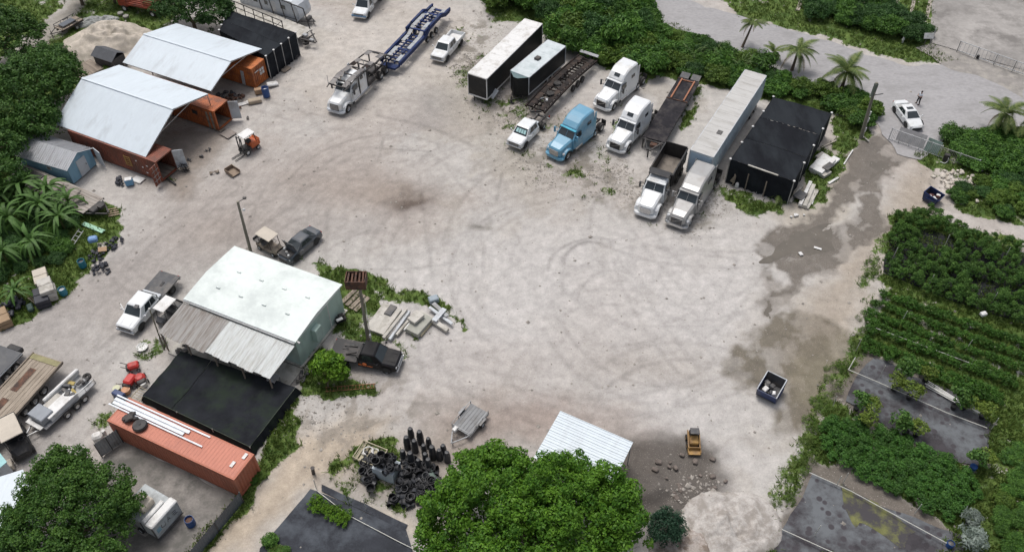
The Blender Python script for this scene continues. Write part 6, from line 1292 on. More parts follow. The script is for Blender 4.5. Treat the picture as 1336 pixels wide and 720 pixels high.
# ================================================================ PEOPLE, EQUIPMENT, CLUTTER
M_skin = mat('skin', (.28,.15,.10), .6); M_shirt = mat('pale_shirt', (.55,.60,.66), .8); M_trous = mat('dark_trousers', (.02,.022,.03), .85); M_hair = mat('dark_hair', (.015,.012,.01), .7)
def skin_body(name, verts, edges, rad, m, parent, sub=1):
    me = bpy.data.meshes.new(name); me.from_pydata(verts, edges, []); me.materials.append(m); o = link(name, me, parent)
    md = o.modifiers.new('skin', 'SKIN'); 
    for i, r in enumerate(rad): me.skin_vertices[0].data[i].radius = (r, r) if not isinstance(r, tuple) else r
    me.skin_vertices[0].data[0].use_root = True; s = o.modifiers.new('sub', 'SUBSURF'); s.levels = sub; s.render_levels = sub
    dg = bpy.context.evaluated_depsgraph_get(); bpy.context.view_layer.update(); m2 = bpy.data.meshes.new_from_object(o.evaluated_get(dg)); o.modifiers.clear(); o.data = m2
    m2.materials.clear(); m2.materials.append(m)
    for p in m2.polygons: p.use_smooth = True
    return o
def person():
    p = G(1197, 136); t = thing('person', 'person in a pale shirt and dark trousers standing beside the white sedan', 'person', p, math.radians(200))
    # facing +x; pelvis root
    V = [(0,0,.95),(0,0,1.12),(0,0,1.32),(.01,0,1.46),(.02,0,1.53),  (0,.20,1.40),(.10,.30,1.17),(.30,.18,1.20),(.37,.12,1.22),  (0,-.20,1.40),(.10,-.30,1.17),(.30,-.14,1.20),(.37,-.09,1.22),  (0,.10,.90),(.02,.16,.50),(-.02,.20,.10),(.14,.22,.04),  (0,-.10,.90),(.04,-.16,.50),(0,-.20,.10),(.16,-.22,.04), (.03,0,1.66),(.03,0,1.76)]
    E = [(0,1),(1,2),(2,3),(3,4),(2,5),(5,6),(6,7),(7,8),(2,9),(9,10),(10,11),(11,12),(0,13),(13,14),(14,15),(15,16),(0,17),(17,18),(18,19),(19,20),(4,21),(21,22)]
    R = [.13,.13,.15,.07,.055,.065,.045,.035,.03,.065,.045,.035,.03,.095,.065,.045,.04,.095,.065,.045,.04,.095,.07]
    skin_body('body', V, E, R, M_skin, t, 2)
    sV = [(0,0,1.0),(0,0,1.15),(0,0,1.33),(0,0,1.44),(0,.20,1.40),(.06,.26,1.26),(0,-.20,1.40),(.06,-.26,1.26)]; skin_body('shirt', sV, [(0,1),(1,2),(2,3),(2,4),(4,5),(2,6),(6,7)], [(.175,.14),(.165,.14),(.19,.15),.09,.085,.07,.085,.07], M_shirt, t, 2)
    tV = [(0,0,.98),(0,.10,.88),(.02,.16,.50),(-.02,.20,.12),(0,-.10,.88),(.04,-.16,.50),(0,-.20,.12)]; skin_body('trousers', tV, [(0,1),(1,2),(2,3),(0,4),(4,5),(5,6)], [(.17,.14),.115,.085,.065,.115,.085,.065], M_trous, t, 2)
    b = MB(); b.lathe((.015,0,1.73),[(0,.10),(.07,.075),(.10,.0),(.095,-.06)],10); b.build('hair', M_hair, t, True)
    b = MB()
    for q in (-1,1): b.box((.125,q*.035,1.69),(.01,.022,.012)); 
    b.box((.135,0,1.665),(.03,.02,.04)); b.box((.122,0,1.63),(.01,.05,.012)); b.build('face', M_hair, t)
    for q in (-1,1):
        b = MB()
        for k in range(4): b.cyl((.39,q*.10-.03+k*.018,1.225),(.45-.01*abs(k-1.5),q*.07-.03+k*.016,1.235),.009,n=5)
        b.cyl((.38,q*.05,1.235),(.42,q*.03,1.25),.010,n=5); b.build('hand', M_skin, t)
        b = MB(); b.box((.07,q*.21,.05),(.28,.10,.09),ch=.02); b.build('shoe', M_hair, t)
    one(MB().box((0,0,0),(.03,.16,.10),ch=.01), 'remote_controller', M_dark, 'dark remote controller held by the standing person', 'remote', p+Vector((-.44,-.15,1.25)), math.radians(200))
person()
# ---- poles
M_pole = mat('grey_timber_pole', (.23,.215,.175), .9, var=.2, stretch=(4,4,.4), dirt=(.15,.14,.11), dirt_amt=.4)
def pole(label, base, top_px, h, r, extra=None, m=None):
    p = G(*base); q = G(*top_px, h); t = thing('utility_pole', label, 'pole', p); d = q-p; b = MB(); b.cyl((0,0,-.3), (d.x,d.y,h), r, r*.72, 10); b.build('shaft', m or M_pole, t)
    if extra: extra(t, d, h)
    return t
def x1(t, d, h):
    b = MB(); b.cyl((d.x,d.y,h-1.0),(d.x+.3,d.y-.05,h-1.0),.03); b.lathe((d.x+.35,d.y,h-1.05),[(0,0),(.16,.0),(.1,.16),(0,.2)],8); b.build('lamp', M_wht2, t)
    b = MB(); b.bar((d.x,d.y,h-.1),(d.x+.45,d.y+.5,h-.1),.05); b.box((d.x+.5,d.y+.55,h-.05),(.3,.25,.22),ch=.04); b.build('camera_box', M_dark, t)
pole('plain grey timber pole behind the mint building with a small white lamp', (327,328), (310,263), 6.2, .16, x1)
def x2(t, d, h):
    b = MB(); c = Vector((d.x-.25, d.y+.2, h+.35)); W_, D_, H_ = 1.6, 1.2, .9
    for s in (-1,1): b.box((c.x, c.y+s*D_/2, c.z),(W_,.06,H_)); b.box((c.x+s*W_/2, c.y, c.z),(.06,D_,H_))
    b.box((c.x,c.y,c.z-H_/2),(W_,D_,.06))
    b.build('rusty_bin', M_rust, t)
    b = MB()
    for k in range(5): b.box((c.x-.6+k*.3, c.y, c.z+.35-.1*(k % 2)),(.14,1.0,.05),rx=.1*k)
    b.build('rusty_slats', M_rust, t)
    b = MB(); b.cyl((.24,.05,.2),(d.x+.2,d.y,h-1.5),.03); b.build('conduit', M_wht2, t); b = MB(); b.box((.22,0,.95),(.2,.2,.3)); b.build('meter_box', M_wht2, t)
pole('tall grey timber pole with a rusty open bin on top beside the black pickup', (481,447), (469,372), 7.4, .17, x2)
def x3(t, d, h):
    b = MB(); b.box((d.x*.96,d.y*.96,h-.9),(.34,.34,1.6),rz=.3,ch=.03); b.build('sleeve', mat('dark_sleeve', (.13,.15,.13), .8), t)
    b = MB(); b.bar((d.x*.75,d.y*.75,h*.78),(d.x*.75+.95,d.y*.75-.1,h*.82),.07); b.build('bracket_arm', M_dark, t)
    for f in (.12,.30,.42): b = MB(); b.cyl((d.x*f+.22,d.y*f,h*f),(d.x*f+.26,d.y*f,h*f+.5),.09,n=8); b.build('meter_box', M_wht2, t)
    b = MB(); b.cyl((.2,-.05,.0),(d.x*.45+.2,d.y*.45,h*.45),.04); b.build('conduit', M_conw, t)
pole('thick weathered utility pole by the gate with small white boxes near its foot', (1123,180), (1144,108), 7.0, .19, x3)
def x4(t, d, h): b = MB(); b.box((d.x,d.y,h),(.18,.14,.2),ch=.03); b.build('lamp', M_wht2, t)
pole('thin leaning post with a small white lamp at the porch corner', (214,456), (195,403), 4.2, .07, x4, mat('thin_post', (.17,.16,.11), .8))
# ---- guy lines and fence bars
one(MB().tube([G(452,452,1.2), G(481,447,5.0)-Vector((.3,0,0))], .025), 'guy_line', M_steel, 'guy line running up to the tall pole above the black pickup bed', 'cable')
def barrel(label, px, m, r=.30, h=.88, name='barrel', cat='barrel', inner=None, group=None, z=0):
    p = G(*px); t = thing(name, label, cat, (p.x,p.y,z), 0, group); b = MB(); b.lathe((0,0,0),[(0,.02),(r*.94,.02),(r,.08),(r,h*.32),(r*1.04,h*.34),(r,h*.37),(r,h*.65),(r*1.04,h*.67),(r,h*.70),(r,h*.95),(r*.97,h),(r*.90,h),(r*.90,h*.75),(0,h*.75)],16); b.build('shell', m, t, False)
    if inner: b = MB(); b.lathe((0,0,h*.7),[(0,.1),(r*.5,.08),(r*.88,.04)],10); b.build('contents', inner, t)
    return t
M_teal = mat('teal_plastic', (.02,.17,.24), .45)
barrel('blue barrel with rusty scrap inside on the yard behind the terracotta container', (250,684), M_blue, .34, .85, inner=M_rust)
barrel('tall blue barrel beside the orange container doors', (348,126), M_blue, .42, 1.25, inner=M_wht2)
barrel('teal barrel at the edge of the grass below the black pot heaps', (109,348), M_teal, .34, .85, inner=M_dark)
barrel('teal barrel right of the stacked pallets and black crate', (84,384), M_teal, .34, .8, inner=M_pale)
barrel('royal blue bucket at the bottom right end of the white irrigation pipe', (1238,712), M_blue, .26, .5, 'bucket', 'bucket', inner=M_dark)
# ---- forklift
def forklift():
    p = G(326,196); t = thing('forklift', 'orange forklift with a white roof standing in the yard by the canopies', 'forklift', p, math.radians(-128))
    b = MB(); b.box((-.55,0,.75),(1.2,1.15,.75),ch=.12); b.box((-1.05,0,.85),(.4,1.15,.9),ch=.15); b.build('counterweight', mat('forklift_orange', (.50,.11,.03), .5, dirt=(.2,.06,.03), dirt_amt=.3), t)
    b = MB(); b.box((.35,0,.55),(.9,1.0,.35),ch=.05); b.box((-.1,0,1.2),(.5,.5,.5),ch=.1); b.build('seat_deck', M_black, t)
    b = MB()
    for x, q in ((.7,.5),(.7,-.5),(-.8,.5),(-.8,-.5)): b.bar((x,q,.8),(x*.8,q,2.15),.07)
    b.build('guard_frame', M_black, t); b = MB(); b.box((-.05,0,2.2),(1.5,1.15,.08),ch=.02); b.build('roof', M_wht2, t)
    b = MB()
    for q in (-.35,.35): b.box((1.0,q,1.2),(.10,.10,2.2))
    for z in (.3,1.2,2.25): b.box((1.0,0,z),(.08,.8,.08))
    b.build('mast', M_dark, t)
    for q in (-.28,.28): b = MB(); b.box((1.65,q,.08),(1.2,.12,.05)); b.build('fork', M_dark, t)
    for x, r in ((.65,.34),(-.75,.27)):
        for q in (-1,1): wheel(t, x, q*.55, r, .22, M_wht2)
forklift()
b = MB(); b.box((0,0,.12),(1.3,1.0,.08)); b.box((-.62,0,.35),(.06,1.0,.5)); b.box((0,.5,.3),(1.3,.05,.4)); b.box((0,-.5,.3),(1.3,.05,.4)); one(b, 'loader_bucket', mat('bucket_tan', (.25,.19,.14), .8, dirt=(.12,.08,.06), dirt_amt=.4), 'brown steel loader bucket lying in front of the forklift', 'bucket', G(304,226), math.radians(-40))
# ---- golf carts
def golf_cart(label, px, rz, roofm, bodym, cargo=None, s=1.0, name='golf_cart'):
    t = thing(name, label, 'golf cart', G(*px), rz); t.scale = (s,s,s)
    b = MB(); b.loft([sec(1.2,.4,.35,.35,.75,.06), sec(.8,.58,.5,.3,.95,.06), sec(.5,.58,.55,.3,.45,.05), sec(-.2,.58,.55,.3,.45,.05), sec(-.25,.58,.55,.3,.75,.05), sec(-1.2,.56,.5,.35,.75,.06)]); b.build('body', bodym, t)
    b = MB(); b.box((-.35,0,.85),(.5,1.05,.14),ch=.05); b.box((-.6,0,1.1),(.12,1.05,.45),ch=.05); b.build('seat', M_dark, t)
    b = MB()
    for x,q in ((.75,.52),(.75,-.52),(-.75,.52),(-.75,-.52)): b.bar((x,q,.75),(x*.8,q,1.85),.04)
    b.build('roof_frame', M_black, t); b = MB(); b.box((-.05,0,1.9),(1.75,1.2,.08),ch=.03); b.build('roof', roofm, t)
    b = MB(); b.lathe((.4,.28,1.05),[(.14,0),(.17,.02),(.14,.04)],10); b.build('steering_wheel', M_black, t)
    b = MB(); b.box((-1.15,0,.80),(.65,1.1,.12),ch=.03); b.box((-1.45,0,.95),(.05,1.1,.25)); b.build('cargo_bed', M_dark, t)
    if cargo: b = MB(); b.box((-1.05,0,1.3),(.7,1.15,.5),ch=.06); b.build('cargo_box', cargo, t)
    for x in (.8,-.85):
        for q in (-1,1): wheel(t, x, q*.5, .25, .2, M_pale)
    return t
golf_cart('golf cart with a beige roof, cluttered, behind the mint building next to the dark sedan', (354,326), math.radians(-35), M_beige, M_wood, s=1.1)
golf_cart('small golf cart with a white roof half under the porch roof', (222,415), math.radians(-115), M_wht2, M_dark)
golf_cart('off road cart with beige roof and black cargo box beside the round tree', (28,582), math.radians(-52), M_beige, M_black, M_black, 1.35, 'utility_cart')
# ---- utility trailers
def util_trailer(label, A, B_, Wd, z, deckm, framem, name='utility_trailer', rails=True, planks=6):
    t, h = deck_trailer(name, label, A, B_, Wd, z, deckm, frame=framem, planks=planks, wheels_x=(h0,) if False else ())
    if rails:
        b = MB()
        for q in (-1,1): b.bar((-h,q*Wd/2,z+.35),(h,q*Wd/2,z+.35),.05)
        for k in range(4):
            for q in (-1,1): b.box((-h+.05+k*(2*h-.1)/3,q*Wd/2,z+.18),(.05,.05,.4))
        b.box((h,0,z+.35),(.05,Wd,.05)); b.build('rail', framem, t)
    for q in (-1,1): wheel(t, -.2*h, q*(Wd/2+.12), .32, .2, M_pale); s = MB(); s.box((-.2*h,q*(Wd/2+.13),z+.18),(.85,.24,.05),ch=.02); s.build('fender', framem, t)
    b = MB(); b.bar((h,-Wd/2+.1,z-.1),(h+1.3,0,z-.1),.08); b.bar((h,Wd/2-.1,z-.1),(h+1.3,0,z-.1),.08); b.cyl((h+1.1,0,0),(h+1.1,0,z+.3),.04); b.build('tow_tongue', framem, t)
    return t, h
ut, h = util_trailer('small grey utility trailer with a white box on its tongue, by the mango tree', (601,562), (626,532), 1.75, .55, mat('grey_deck', (.23,.235,.24), .7, var=.1, dirt=(.16,.155,.15), dirt_amt=.3), M_grey)
b = MB(); b.box((h+.25,-.35,.8),(.45,.3,.35),ch=.03); b.build('tongue_box', M_wht2, ut)
ut, h = util_trailer('small dark trailer with white mudguards loaded with boards, on the grass path top left', (76,38), (103,23), 1.6, .8, M_wood, M_black, planks=4)
b = MB(); b.box((.2,0,.95),(2.0,1.0,.2),ch=.04); b.build('load', M_greyp, ut)
# ---- open service trailer with white box bodies (lower left)
def service():
    A, B_ = G(47,552,.8), G(112,492,.8); y = yaw_of(B_, A); L = (A-B_).length; c = (A+B_)/2; t = thing('service_trailer', 'white service trailer with white lids, tools and grey box beside the plank trailer', 'trailer', (c.x,c.y,0), y); h = L/2; w = 1.05
    b = MB(); b.box((0,0,.62),(L,2.1,.14),ch=.03); b.build('deck', M_grey, t)
    b = MB(); b.box((.5,.55,1.25),(2.9,1.0,.12),ch=.03); b.build('white_lid', M_wht2, t); b = MB(); b.box((.5,.55,.95),(2.7,.9,.5),ch=.03); b.build('side_box', M_pale, t)
    b = MB(); b.box((h-.7,0,1.15),(1.2,1.6,.65),ch=.05); b.build('grey_box', mat('steel_grey_box', (.23,.25,.28), .5, var=.1), t)
    b = MB(); b.box((h+.15,0,.8),(.35,1.7,.1),ch=.02); b.build('front_step', M_wht2, t)
    b = MB(); b.box((-.9,-.85,1.1),(3.6,.28,.5),ch=.08); b.build('long_white_box', M_wht2, t)
    b = MB(); b.box((.6,-.35,.9),(1.7,.6,.4),ch=.05); b.build('white_tray', M_conw, t)
    rg = random.Random(3)
    for k in range(12): b = MB(); x, q = -h+.3+rg.random()*1.9, rg.uniform(-.6,.8); (b.box((x,q,.9+rg.random()*.4),(rg.uniform(.2,.7),rg.uniform(.15,.4),rg.uniform(.1,.35)),rz=rg.random()*3,ch=.03)); b.build('tool_case', [M_black,M_dark,M_dark,M_grey,mat('dull_yellow',(.35,.27,.08),.6),M_black][k % 6], t)
    b = MB()
    for q in (-1,1): b.bar((-h,q*w,1.2),(-h+2.0,q*w,1.2),.05); b.box((-h,q*w,.95),(.05,.05,.6)); b.box((-h+1,q*w,.95),(.05,.05,.5))
    b.build('rear_rail', M_steel, t)
    b = MB(); b.lathe((-h-.1,0,.75),[(.14,-.1),(.34,-.11),(.36,0),(.34,.11),(.14,.1)],14); b.build('spare_tyre', M_rub, t)
    for x in (-.9,-.1,.9):
        for q in (-1,1): wheel(t, x-.2, q*(w+.14), .34, .22, M_wht2)
    b = MB(); b.bar((h-.1,-.6,.5),(h+1.3,0,.5),.1); b.bar((h-.1,.6,.5),(h+1.3,0,.5),.1); b.build('tow_tongue', M_steel, t)
service()
# ---- containers' yard at the bottom left
def ac_trailer():
    fr_, fl_ = G(210,706,0), G(240,672,0); rz = yaw_of(fr_, fl_)-math.pi/2; c = (fr_+fl_)/2; Wd = (fl_-fr_).length+.1; ux_ = Vector((math.cos(rz), math.sin(rz), 0)); L = 3.2; c = c-ux_*0+(-ux_*0)
    t = thing('vending_trailer', 'small white trailer with graffiti on its side and an air conditioner behind', 'trailer', c, rz)
    b = MB(); b.box((-L/2,0,1.15),(L,Wd,1.5),ch=.04); b.build('body', mat('dirty_white', (.40,.43,.44), .6, var=.12, dirt=(.25,.26,.26), dirt_amt=.4), t)
    b = MB(); b.box((-.35,0,1.98),(.7,Wd+.1,.22),ch=.08); b.box((-.95,-.2,1.98),(.35,Wd-.5,.16),ch=.06); b.build('roof_roll', M_wht2, t)
    b = MB(); b.box((-2.0,-.1,2.15),(1.3,1.1,.75),ch=.06); b.build('air_conditioner', M_beige, t)
    b = MB(); b.box((.03,0,.45),(.10,Wd,.12)); b.box((-1.2,-Wd/2-.03,1.1),(.08,.06,1.5)); b.box((-.05,-Wd/2-.03,1.1),(.12,.06,1.5)); b.build('frame', M_dark, t)
    b = MB()   # spray-painted strokes on the end panel
    for pts in ([(-.55,1.5),(-.62,1.15),(-.38,1.05),(-.22,1.2),(-.25,1.5)], [(-.05,1.05),(.1,1.55),(.25,1.1)], [(0,1.25),(.22,1.28)], [(.5,1.5),(.85,1.45)], [(.5,1.3),(.8,1.25)], [(.55,1.1),(.9,1.05)]):
        for a_, b2 in zip(pts[:-1], pts[1:]): b.bar((.012,a_[0],a_[1]),(.012,b2[0],b2[1]),.05,.012)
    b.build('graffiti', M_dark, t)
    b = MB(); b.box((.012,-.85,1.25),(.015,.35,.5)); b.build('blue_poster', mat('poster_blue',(.20,.32,.40),.6), t)
    for q in (-1,1): wheel(t, -1.7, q*(Wd/2+.05), .3, .2, M_pale)
ac_trailer()
M_slab = mat('pad_concrete', (.36,.335,.30), .9, var=.1, dirt=(.25,.23,.21), dirt_amt=.3)
sheet('concrete_pad', [(186,632),(222,650),(232,668),(190,700),(170,690)], .03, M_slab, 0, seed=61)
def fence_run(name, label, a, b_, h, m, pan, postm, cat='fence', bars=False, th=.05, lean=0):
    a, b_ = G(*a), G(*b_); rz = yaw_of(a, b_); L = (b_-a).length; t = thing(name, label, cat, a, rz); n = max(1, round(L/pan)); p = L/n
    for i in range(n):
        s = MB()
        if bars:
            for k in range(int(p/.16)): s.box((i*p+.08+k*.16,0,h/2),(.03,.03,h-.1))
            s.box((i*p+p/2,0,h-.04),(p,.05,.06)); s.box((i*p+p/2,0,.12),(p,.05,.06))
        else: corr_wall(s, (i*p+.03,0,0), (i*p+p-.03,0,0), .05, h, .03, .2); corr_wall(s, (i*p+.03,-.02,0), (i*p+p-.03,-.02,0), .05, h, .03, .2)
        s.build('panel', m, t)
    for i in range(n+1): s = MB(); s.box((i*p,0,h/2+.02),(.07,.09,h+.06)); s.build('post', postm, t)
    return t
fence_run('metal_fence', 'dark grey metal fence running from the terracotta container to the bottom edge', (318,655), (252,735), 1.5, mat('fence_slate', (.10,.115,.135), .5, var=.1), 2.2, M_dark)
fence_run('metal_gate', 'grey metal gate panel between the round tree and the terracotta container', (133,596), (161,577), 1.8, M_grey, 1.1, M_dark, cat='gate')
one(MB().box((0,0,.5),(.8,.7,.9),ch=.15).cyl((.5,.2,.3),(.5,.2,.9),.15), 'white_tank', M_wht2, 'small white tank beside the grey gate panel at the container end', 'tank', G(131,575), .4)
def corner_roof(label, pts, z, m):
    P = [G(*p, z) for p in pts]; o = P[0].copy(); o.z = 0; t = thing('house', label, 'house', o); b = MB(); Q = [(p.x-o.x, p.y-o.y) for p in P]; b.prism(Q, z-.06, z); b.build('roof', m, t); c = sum((Vector(q) for q in Q), Vector((0,0)))/len(Q)
    b = MB(); b.prism([tuple(c+(Vector(q)-c)*.93) for q in Q], 0, z-.065); b.build('wall', M_pale, t)
corner_roof('white roof corner of a building at the left edge, half hidden by the round tree', [(30,612),(40,640),(8,700),(-60,730),(-60,640)], 2.6, M_white)
corner_roof('turquoise roof edge at the left border above the white roof', [(-40,585),(-2,588),(9,602),(-10,618),(-50,610)], 1.6, mat('turquoise_roof', (.30,.55,.56), .5))
one(MB().box((0,0,.4),(1.1,.8,.6),ch=.06), 'chest', M_beige, 'pale chest on the ground between the turquoise roof and the cart', 'chest', G(10,612), .5)
# ---- red machines and buckets beside the container
for k, (px, s, lb) in enumerate((((176,481),1.0,'small red and black mower, farthest of the red machines'), ((172,500),1.15,'boxy red machine with a flat top, left of the red cart'), ((184,497),1.2,'round red cart in the middle of the red machines'))):
    t = thing('red_machine', lb, 'machine', G(*px), k*.9+.4, 'red machines by the container'); b = MB(); b.box((0,0,.45*s),(.9*s,.7*s,.5*s),ch=.12*s) if k != 2 else b.lathe((0,0,.2),[(0,.5),(.3,.48),(.5,.3),(.5,0)],12); b.build('housing', M_red, t)
    b = MB(); b.box((-.45*s,0,.35*s),(.35*s,.6*s,.35*s),ch=.05); b.bar((-.4*s,.25,.5),(-.9*s,.25,1.0*s),.04); b.bar((-.4*s,-.25,.5),(-.9*s,-.25,1.0*s),.04); b.build('engine_and_handle', M_black, t)
    for q in (-1,1): wheel(t, .3*s, q*.42*s, .16, .12, M_pale); wheel(t, -.35*s, q*.42*s, .16, .12, M_pale)
for px, m, r, lb in (((188,503),M_wht2,.30,'white round bucket by the edge of the net house'), ((166,512),mat('peach_lid',(.52,.27,.15),.6),.34,'peach coloured round tub in front of the red machines'), ((154,510),mat('cream_lid',(.55,.55,.38),.6),.30,'cream round tub left of the peach tub')):
    b = MB(); b.lathe((0,0,0),[(0,0),(r*.85,0),(r,.42),(r*1.03,.42),(r*1.03,.47),(0,.5)],14); one(b,'tub',m,lb,'tub',G(*px),0,'round tubs by the container')
one(MB().box((0,0,.45),(1.1,.5,.8),ch=.06), 'blue_crate', mat('navy_plastic',(.03,.05,.13),.5), 'dark blue crate at the end of the terracotta container under the white rails', 'crate', G(158,520), cy_)
def ladder(name, label, a, b_, w_, m, za=.06, zb=.06, n=8, cat='ladder', group=None, th=.06):
    A, B_ = G(*a, za), G(*b_, zb); d = (B_-A).normalized(); nn = Vector((-d.y,d.x,0)).normalized()*w_/2; t = thing(name, label, cat, (A.x,A.y,0), 0, group); o = Vector((A.x,A.y,0))
    for q in (-1,1): s = MB(); s.bar(A-o+nn*q, B_-o+nn*q, th); s.build('rail', m, t)
    for i in range(n): p = A.lerp(B_, (i+.5)/n)-o; s = MB(); s.bar(p-nn, p+nn, th*.8); s.build('rung', m, t)
ladder('ladder', 'orange brown ladder lying on the grass in front of the young mango tree', (424,508), (490,503), .42, mat('ladder_brown',(.26,.13,.06),.8), n=14)
ladder('ladder', 'long tan ladder rack lying between the red machines and the net house', (171,526), (190,506), .9, mat('ladder_tan',(.32,.28,.20),.7), .5, .5, 7, group='ladder racks')
ladder('ladder', 'grey ladder frame leaning in the grass beside the banana grove', (91,322), (106,300), .55, M_steel, .2, .9, 4)
# ---- pots and rubbish heap (lower middle)
def pot_mesh(r, h, key):
    b = MB(); b.lathe((0,0,0),[(0,.01),(r*.78,0),(r,h*.92),(r*1.07,h*.92),(r*1.07,h),(r*.95,h),(r*.74,h*.1),(0,h*.1)],12); return b.mesh('pot', M_pot if key else mat('grey_black_pot',(.035,.037,.043),.5,var=.3))
PM = [pot_mesh(.26,.42,0), pot_mesh(.32,.5,1), pot_mesh(.20,.34,0)]
b = MB()
for k in range(4): b.lathe((0,0,k*.24),[(0,.35),(.20,.35),(.25,0),(.27,0),(.27,-.04),(.24,-.04)],12)
b.lathe((0,0,.9),[(0,.40),(.16,.38),(.20,.28),(.24,0)],10); stackm = b.mesh('pot_stack', mat('stack_black',(.028,.03,.035),.5,var=.3))
stk = [(537,572),(549,577),(560,583),(532,584),(542,588),(554,592),(565,597),(556,604),(527,600),(537,605),(547,611),(560,612)]
for k,(u,v) in enumerate(stk):
    o = link('pot_stack', stackm, None, G(u,v,0), k*.7); s = 1+.12*math.sin(k*2.3); o.scale = (s,s,s*1.15); tag(o, 'upright stack of nested black pots at the top right of the pot heap', 'pot stack', 'upright pot stacks of the heap')
for k,(u,v) in enumerate(((574,598),(579,592),(584,601))): o = link('pot_stack', stackm, None, G(u,v,0), k); tag(o, ['left black pot stack of the trio by the mango tree','tallest middle black pot stack of the trio by the mango tree','right black pot stack of the trio under the mango tree'][k], 'pot stack', 'pot stacks by the mango tree')
rg = random.Random(77); hp = W([(470,606),(478,598),(505,600),(560,606),(572,618),(568,645),(540,660),(505,655),(480,640)])
wbp = G(506,618); k = 0; x0,x1,y0,y1 = min(p[0] for p in hp),max(p[0] for p in hp),min(p[1] for p in hp),max(p[1] for p in hp); cxh,cyh = (x0+x1)/2,(y0+y1)/2
while k < 210:
    x,y = rg.uniform(x0,x1), rg.uniform(y0,y1)
    if not inpoly(np.array([x]),np.array([y]),hp)[0] or (abs(x-wbp.x) < 1.0 and -2.3 < y-wbp.y < .9): continue
    o = link('pot', PM[k % 3], None); f = math.hypot((x-cxh)/(x1-x0)*2,(y-cyh)/(y1-y0)*2); z = max(0,.75*(1-f))*rg.random()+.12; o.location = (x,y,z); tip = rg.random(); o.rotation_euler = (rg.uniform(1.1,1.9)*rg.choice((-1,1)) if tip < .6 else rg.uniform(-.3,.3), rg.uniform(-.4,.4), rg.uniform(0,6.28)); tag(o, 'black plastic pot tumbled in the pot heap', 'pot', 'black pots of the heap'); k += 1
b = MB(); b.prism([(-.9,-.65),(.9,-.65),(.9,.65),(-.9,.65)],.05,1.3); p = G(506,618); wb = thing('white_bin', 'white bin brimming with black pots in the middle of the pot heap', 'bin', p, math.radians(-22)); b.build('bin', mat('bin_white',(.42,.47,.50),.6), wb)
for k in range(22): o = link('pot', PM[k % 3], None, (p.x+rg.uniform(-.75,.75), p.y+rg.uniform(-.55,.55), 1.3+rg.random()*.4), rg.random()*6); o.rotation_euler.x = rg.uniform(-1.5,1.5); tag(o, 'black pot piled in the white bin', 'pot', 'black pots in the white bin')
def crate():
    p = G(484,596); t = thing('pallet_crate', 'pale pallet crate with hoses inside at the left of the pot heap', 'crate', p, math.radians(-24)); m = mat('crate_wood',(.42,.38,.27),.85,var=.15,dirt=(.28,.24,.17),dirt_amt=.3)
    for k in range(6): s = MB(); s.box((-.95+k*.38,0,.22),(.26,1.6,.04)); s.build('slat', m, t)
    for q in (-1,1): s = MB(); s.box((0,q*.82,.5),(2.2,.06,.12)); s.box((q*1.08,0,.5),(.06,1.6,.12)); s.box((q*1.05,.8,.3),(.1,.1,.6)); s.box((q*1.05,-.8,.3),(.1,.1,.6)); s.build('side_rail', m, t)
    for k,(x,y,r) in enumerate(((-.3,.2,.4),(.4,-.2,.32),(.2,.4,.25))): s = MB(); s.tube([(x+r*math.cos(a*.6),y+r*math.sin(a*.6),.32+.02*a) for a in range(9)],.04); s.build('hose', M_wht2 if k != 1 else M_black, t)
    for k in range(5): s = MB(); s.box((rg.uniform(-.7,.7),rg.uniform(-.5,.5),.35),(.3,.2,.2),rz=k,ch=.03); s.build('rubbish', M_black if k % 2 else M_conw, t)
crate()
one(MB().cyl((0,0,0),(.12,-.15,1.0),.14,n=12).lathe((.12,-.15,1.0),[(.14,0),(.17,.03),(0,.06)],12), 'bollard', M_black, 'lone black bollard on the sand track above the ground cloth', 'bollard', G(409,617))
heap('scrap_heap', 'grey bags tumbled at the right foot of the pot heap', 'bags', G(545,640), 9, .7, M_grey, .35, 5, .6)
one(MB().cyl((-.6,0,.3),(.6,0,.3),.28,n=12), 'drum', mat('green_drum',(.10,.14,.12),.6), 'dull green drum lying at the right of the pot heap', 'drum', G(563,622), math.radians(-60))
# ---- boards, slabs and pipes
def slab(label, a, b_, wd, th, m, z=.0, name='concrete_slab', cat='slab', group=None):
    A, B_ = G(*a, z+th), G(*b_, z+th); c = (A+B_)/2; s = MB(); s.box((0,0,0),((A-B_).length,wd,th),ch=min(.02,th*.3)); return one(s, name, m, label, cat, (c.x,c.y,z+th/2), yaw_of(A,B_), group)
GB = 'slabs and beams piled right of the tall pole'
slab('wide pale concrete slab at the left of the beam pile', (488,432),(512,399), 1.9, .35, M_conw, 0, group=GB)
slab('long white beam lying along the wide slab', (500,440),(530,402), .28, .3, M_conw, .36, 'beam', 'beam', GB)
slab('second pale beam right of the long white beam', (508,442),(534,405), .25, .3, M_pale, .1, 'beam', 'beam', GB)
slab('narrow pale beam in the middle of the pile', (517,436),(543,405), .22, .28, M_conw, .1, 'beam', 'beam', GB)
slab('thin white pipe leaning in the pile', (527,430),(541,412), .12, .12, M_wht2, .5, 'pipe', 'pipe', GB)
slab('small thick slab with dark edge on top of the pile', (536,418),(549,407), .9, .3, M_conw, .75, group=GB)
slab('big flat slab under the small thick slab', (536,432),(556,410), 1.5, .5, mat('grey_slab',(.33,.33,.29),.85,var=.12), .1, group=GB)
slab('tan timber at the front of the pile', (548,437),(562,420), .26, .22, mat('tan_timber',(.45,.40,.28),.85), .0, 'timber', 'timber', GB)
slab('long white beam pointing to the lower right of the pile', (548,405),(584,430), .42, .3, M_conw, .15, 'beam', 'beam', GB)
slab('pale board beside the long lower right beam', (560,400),(590,422), .30, .12, M_pale, .3, 'board', 'board', GB)
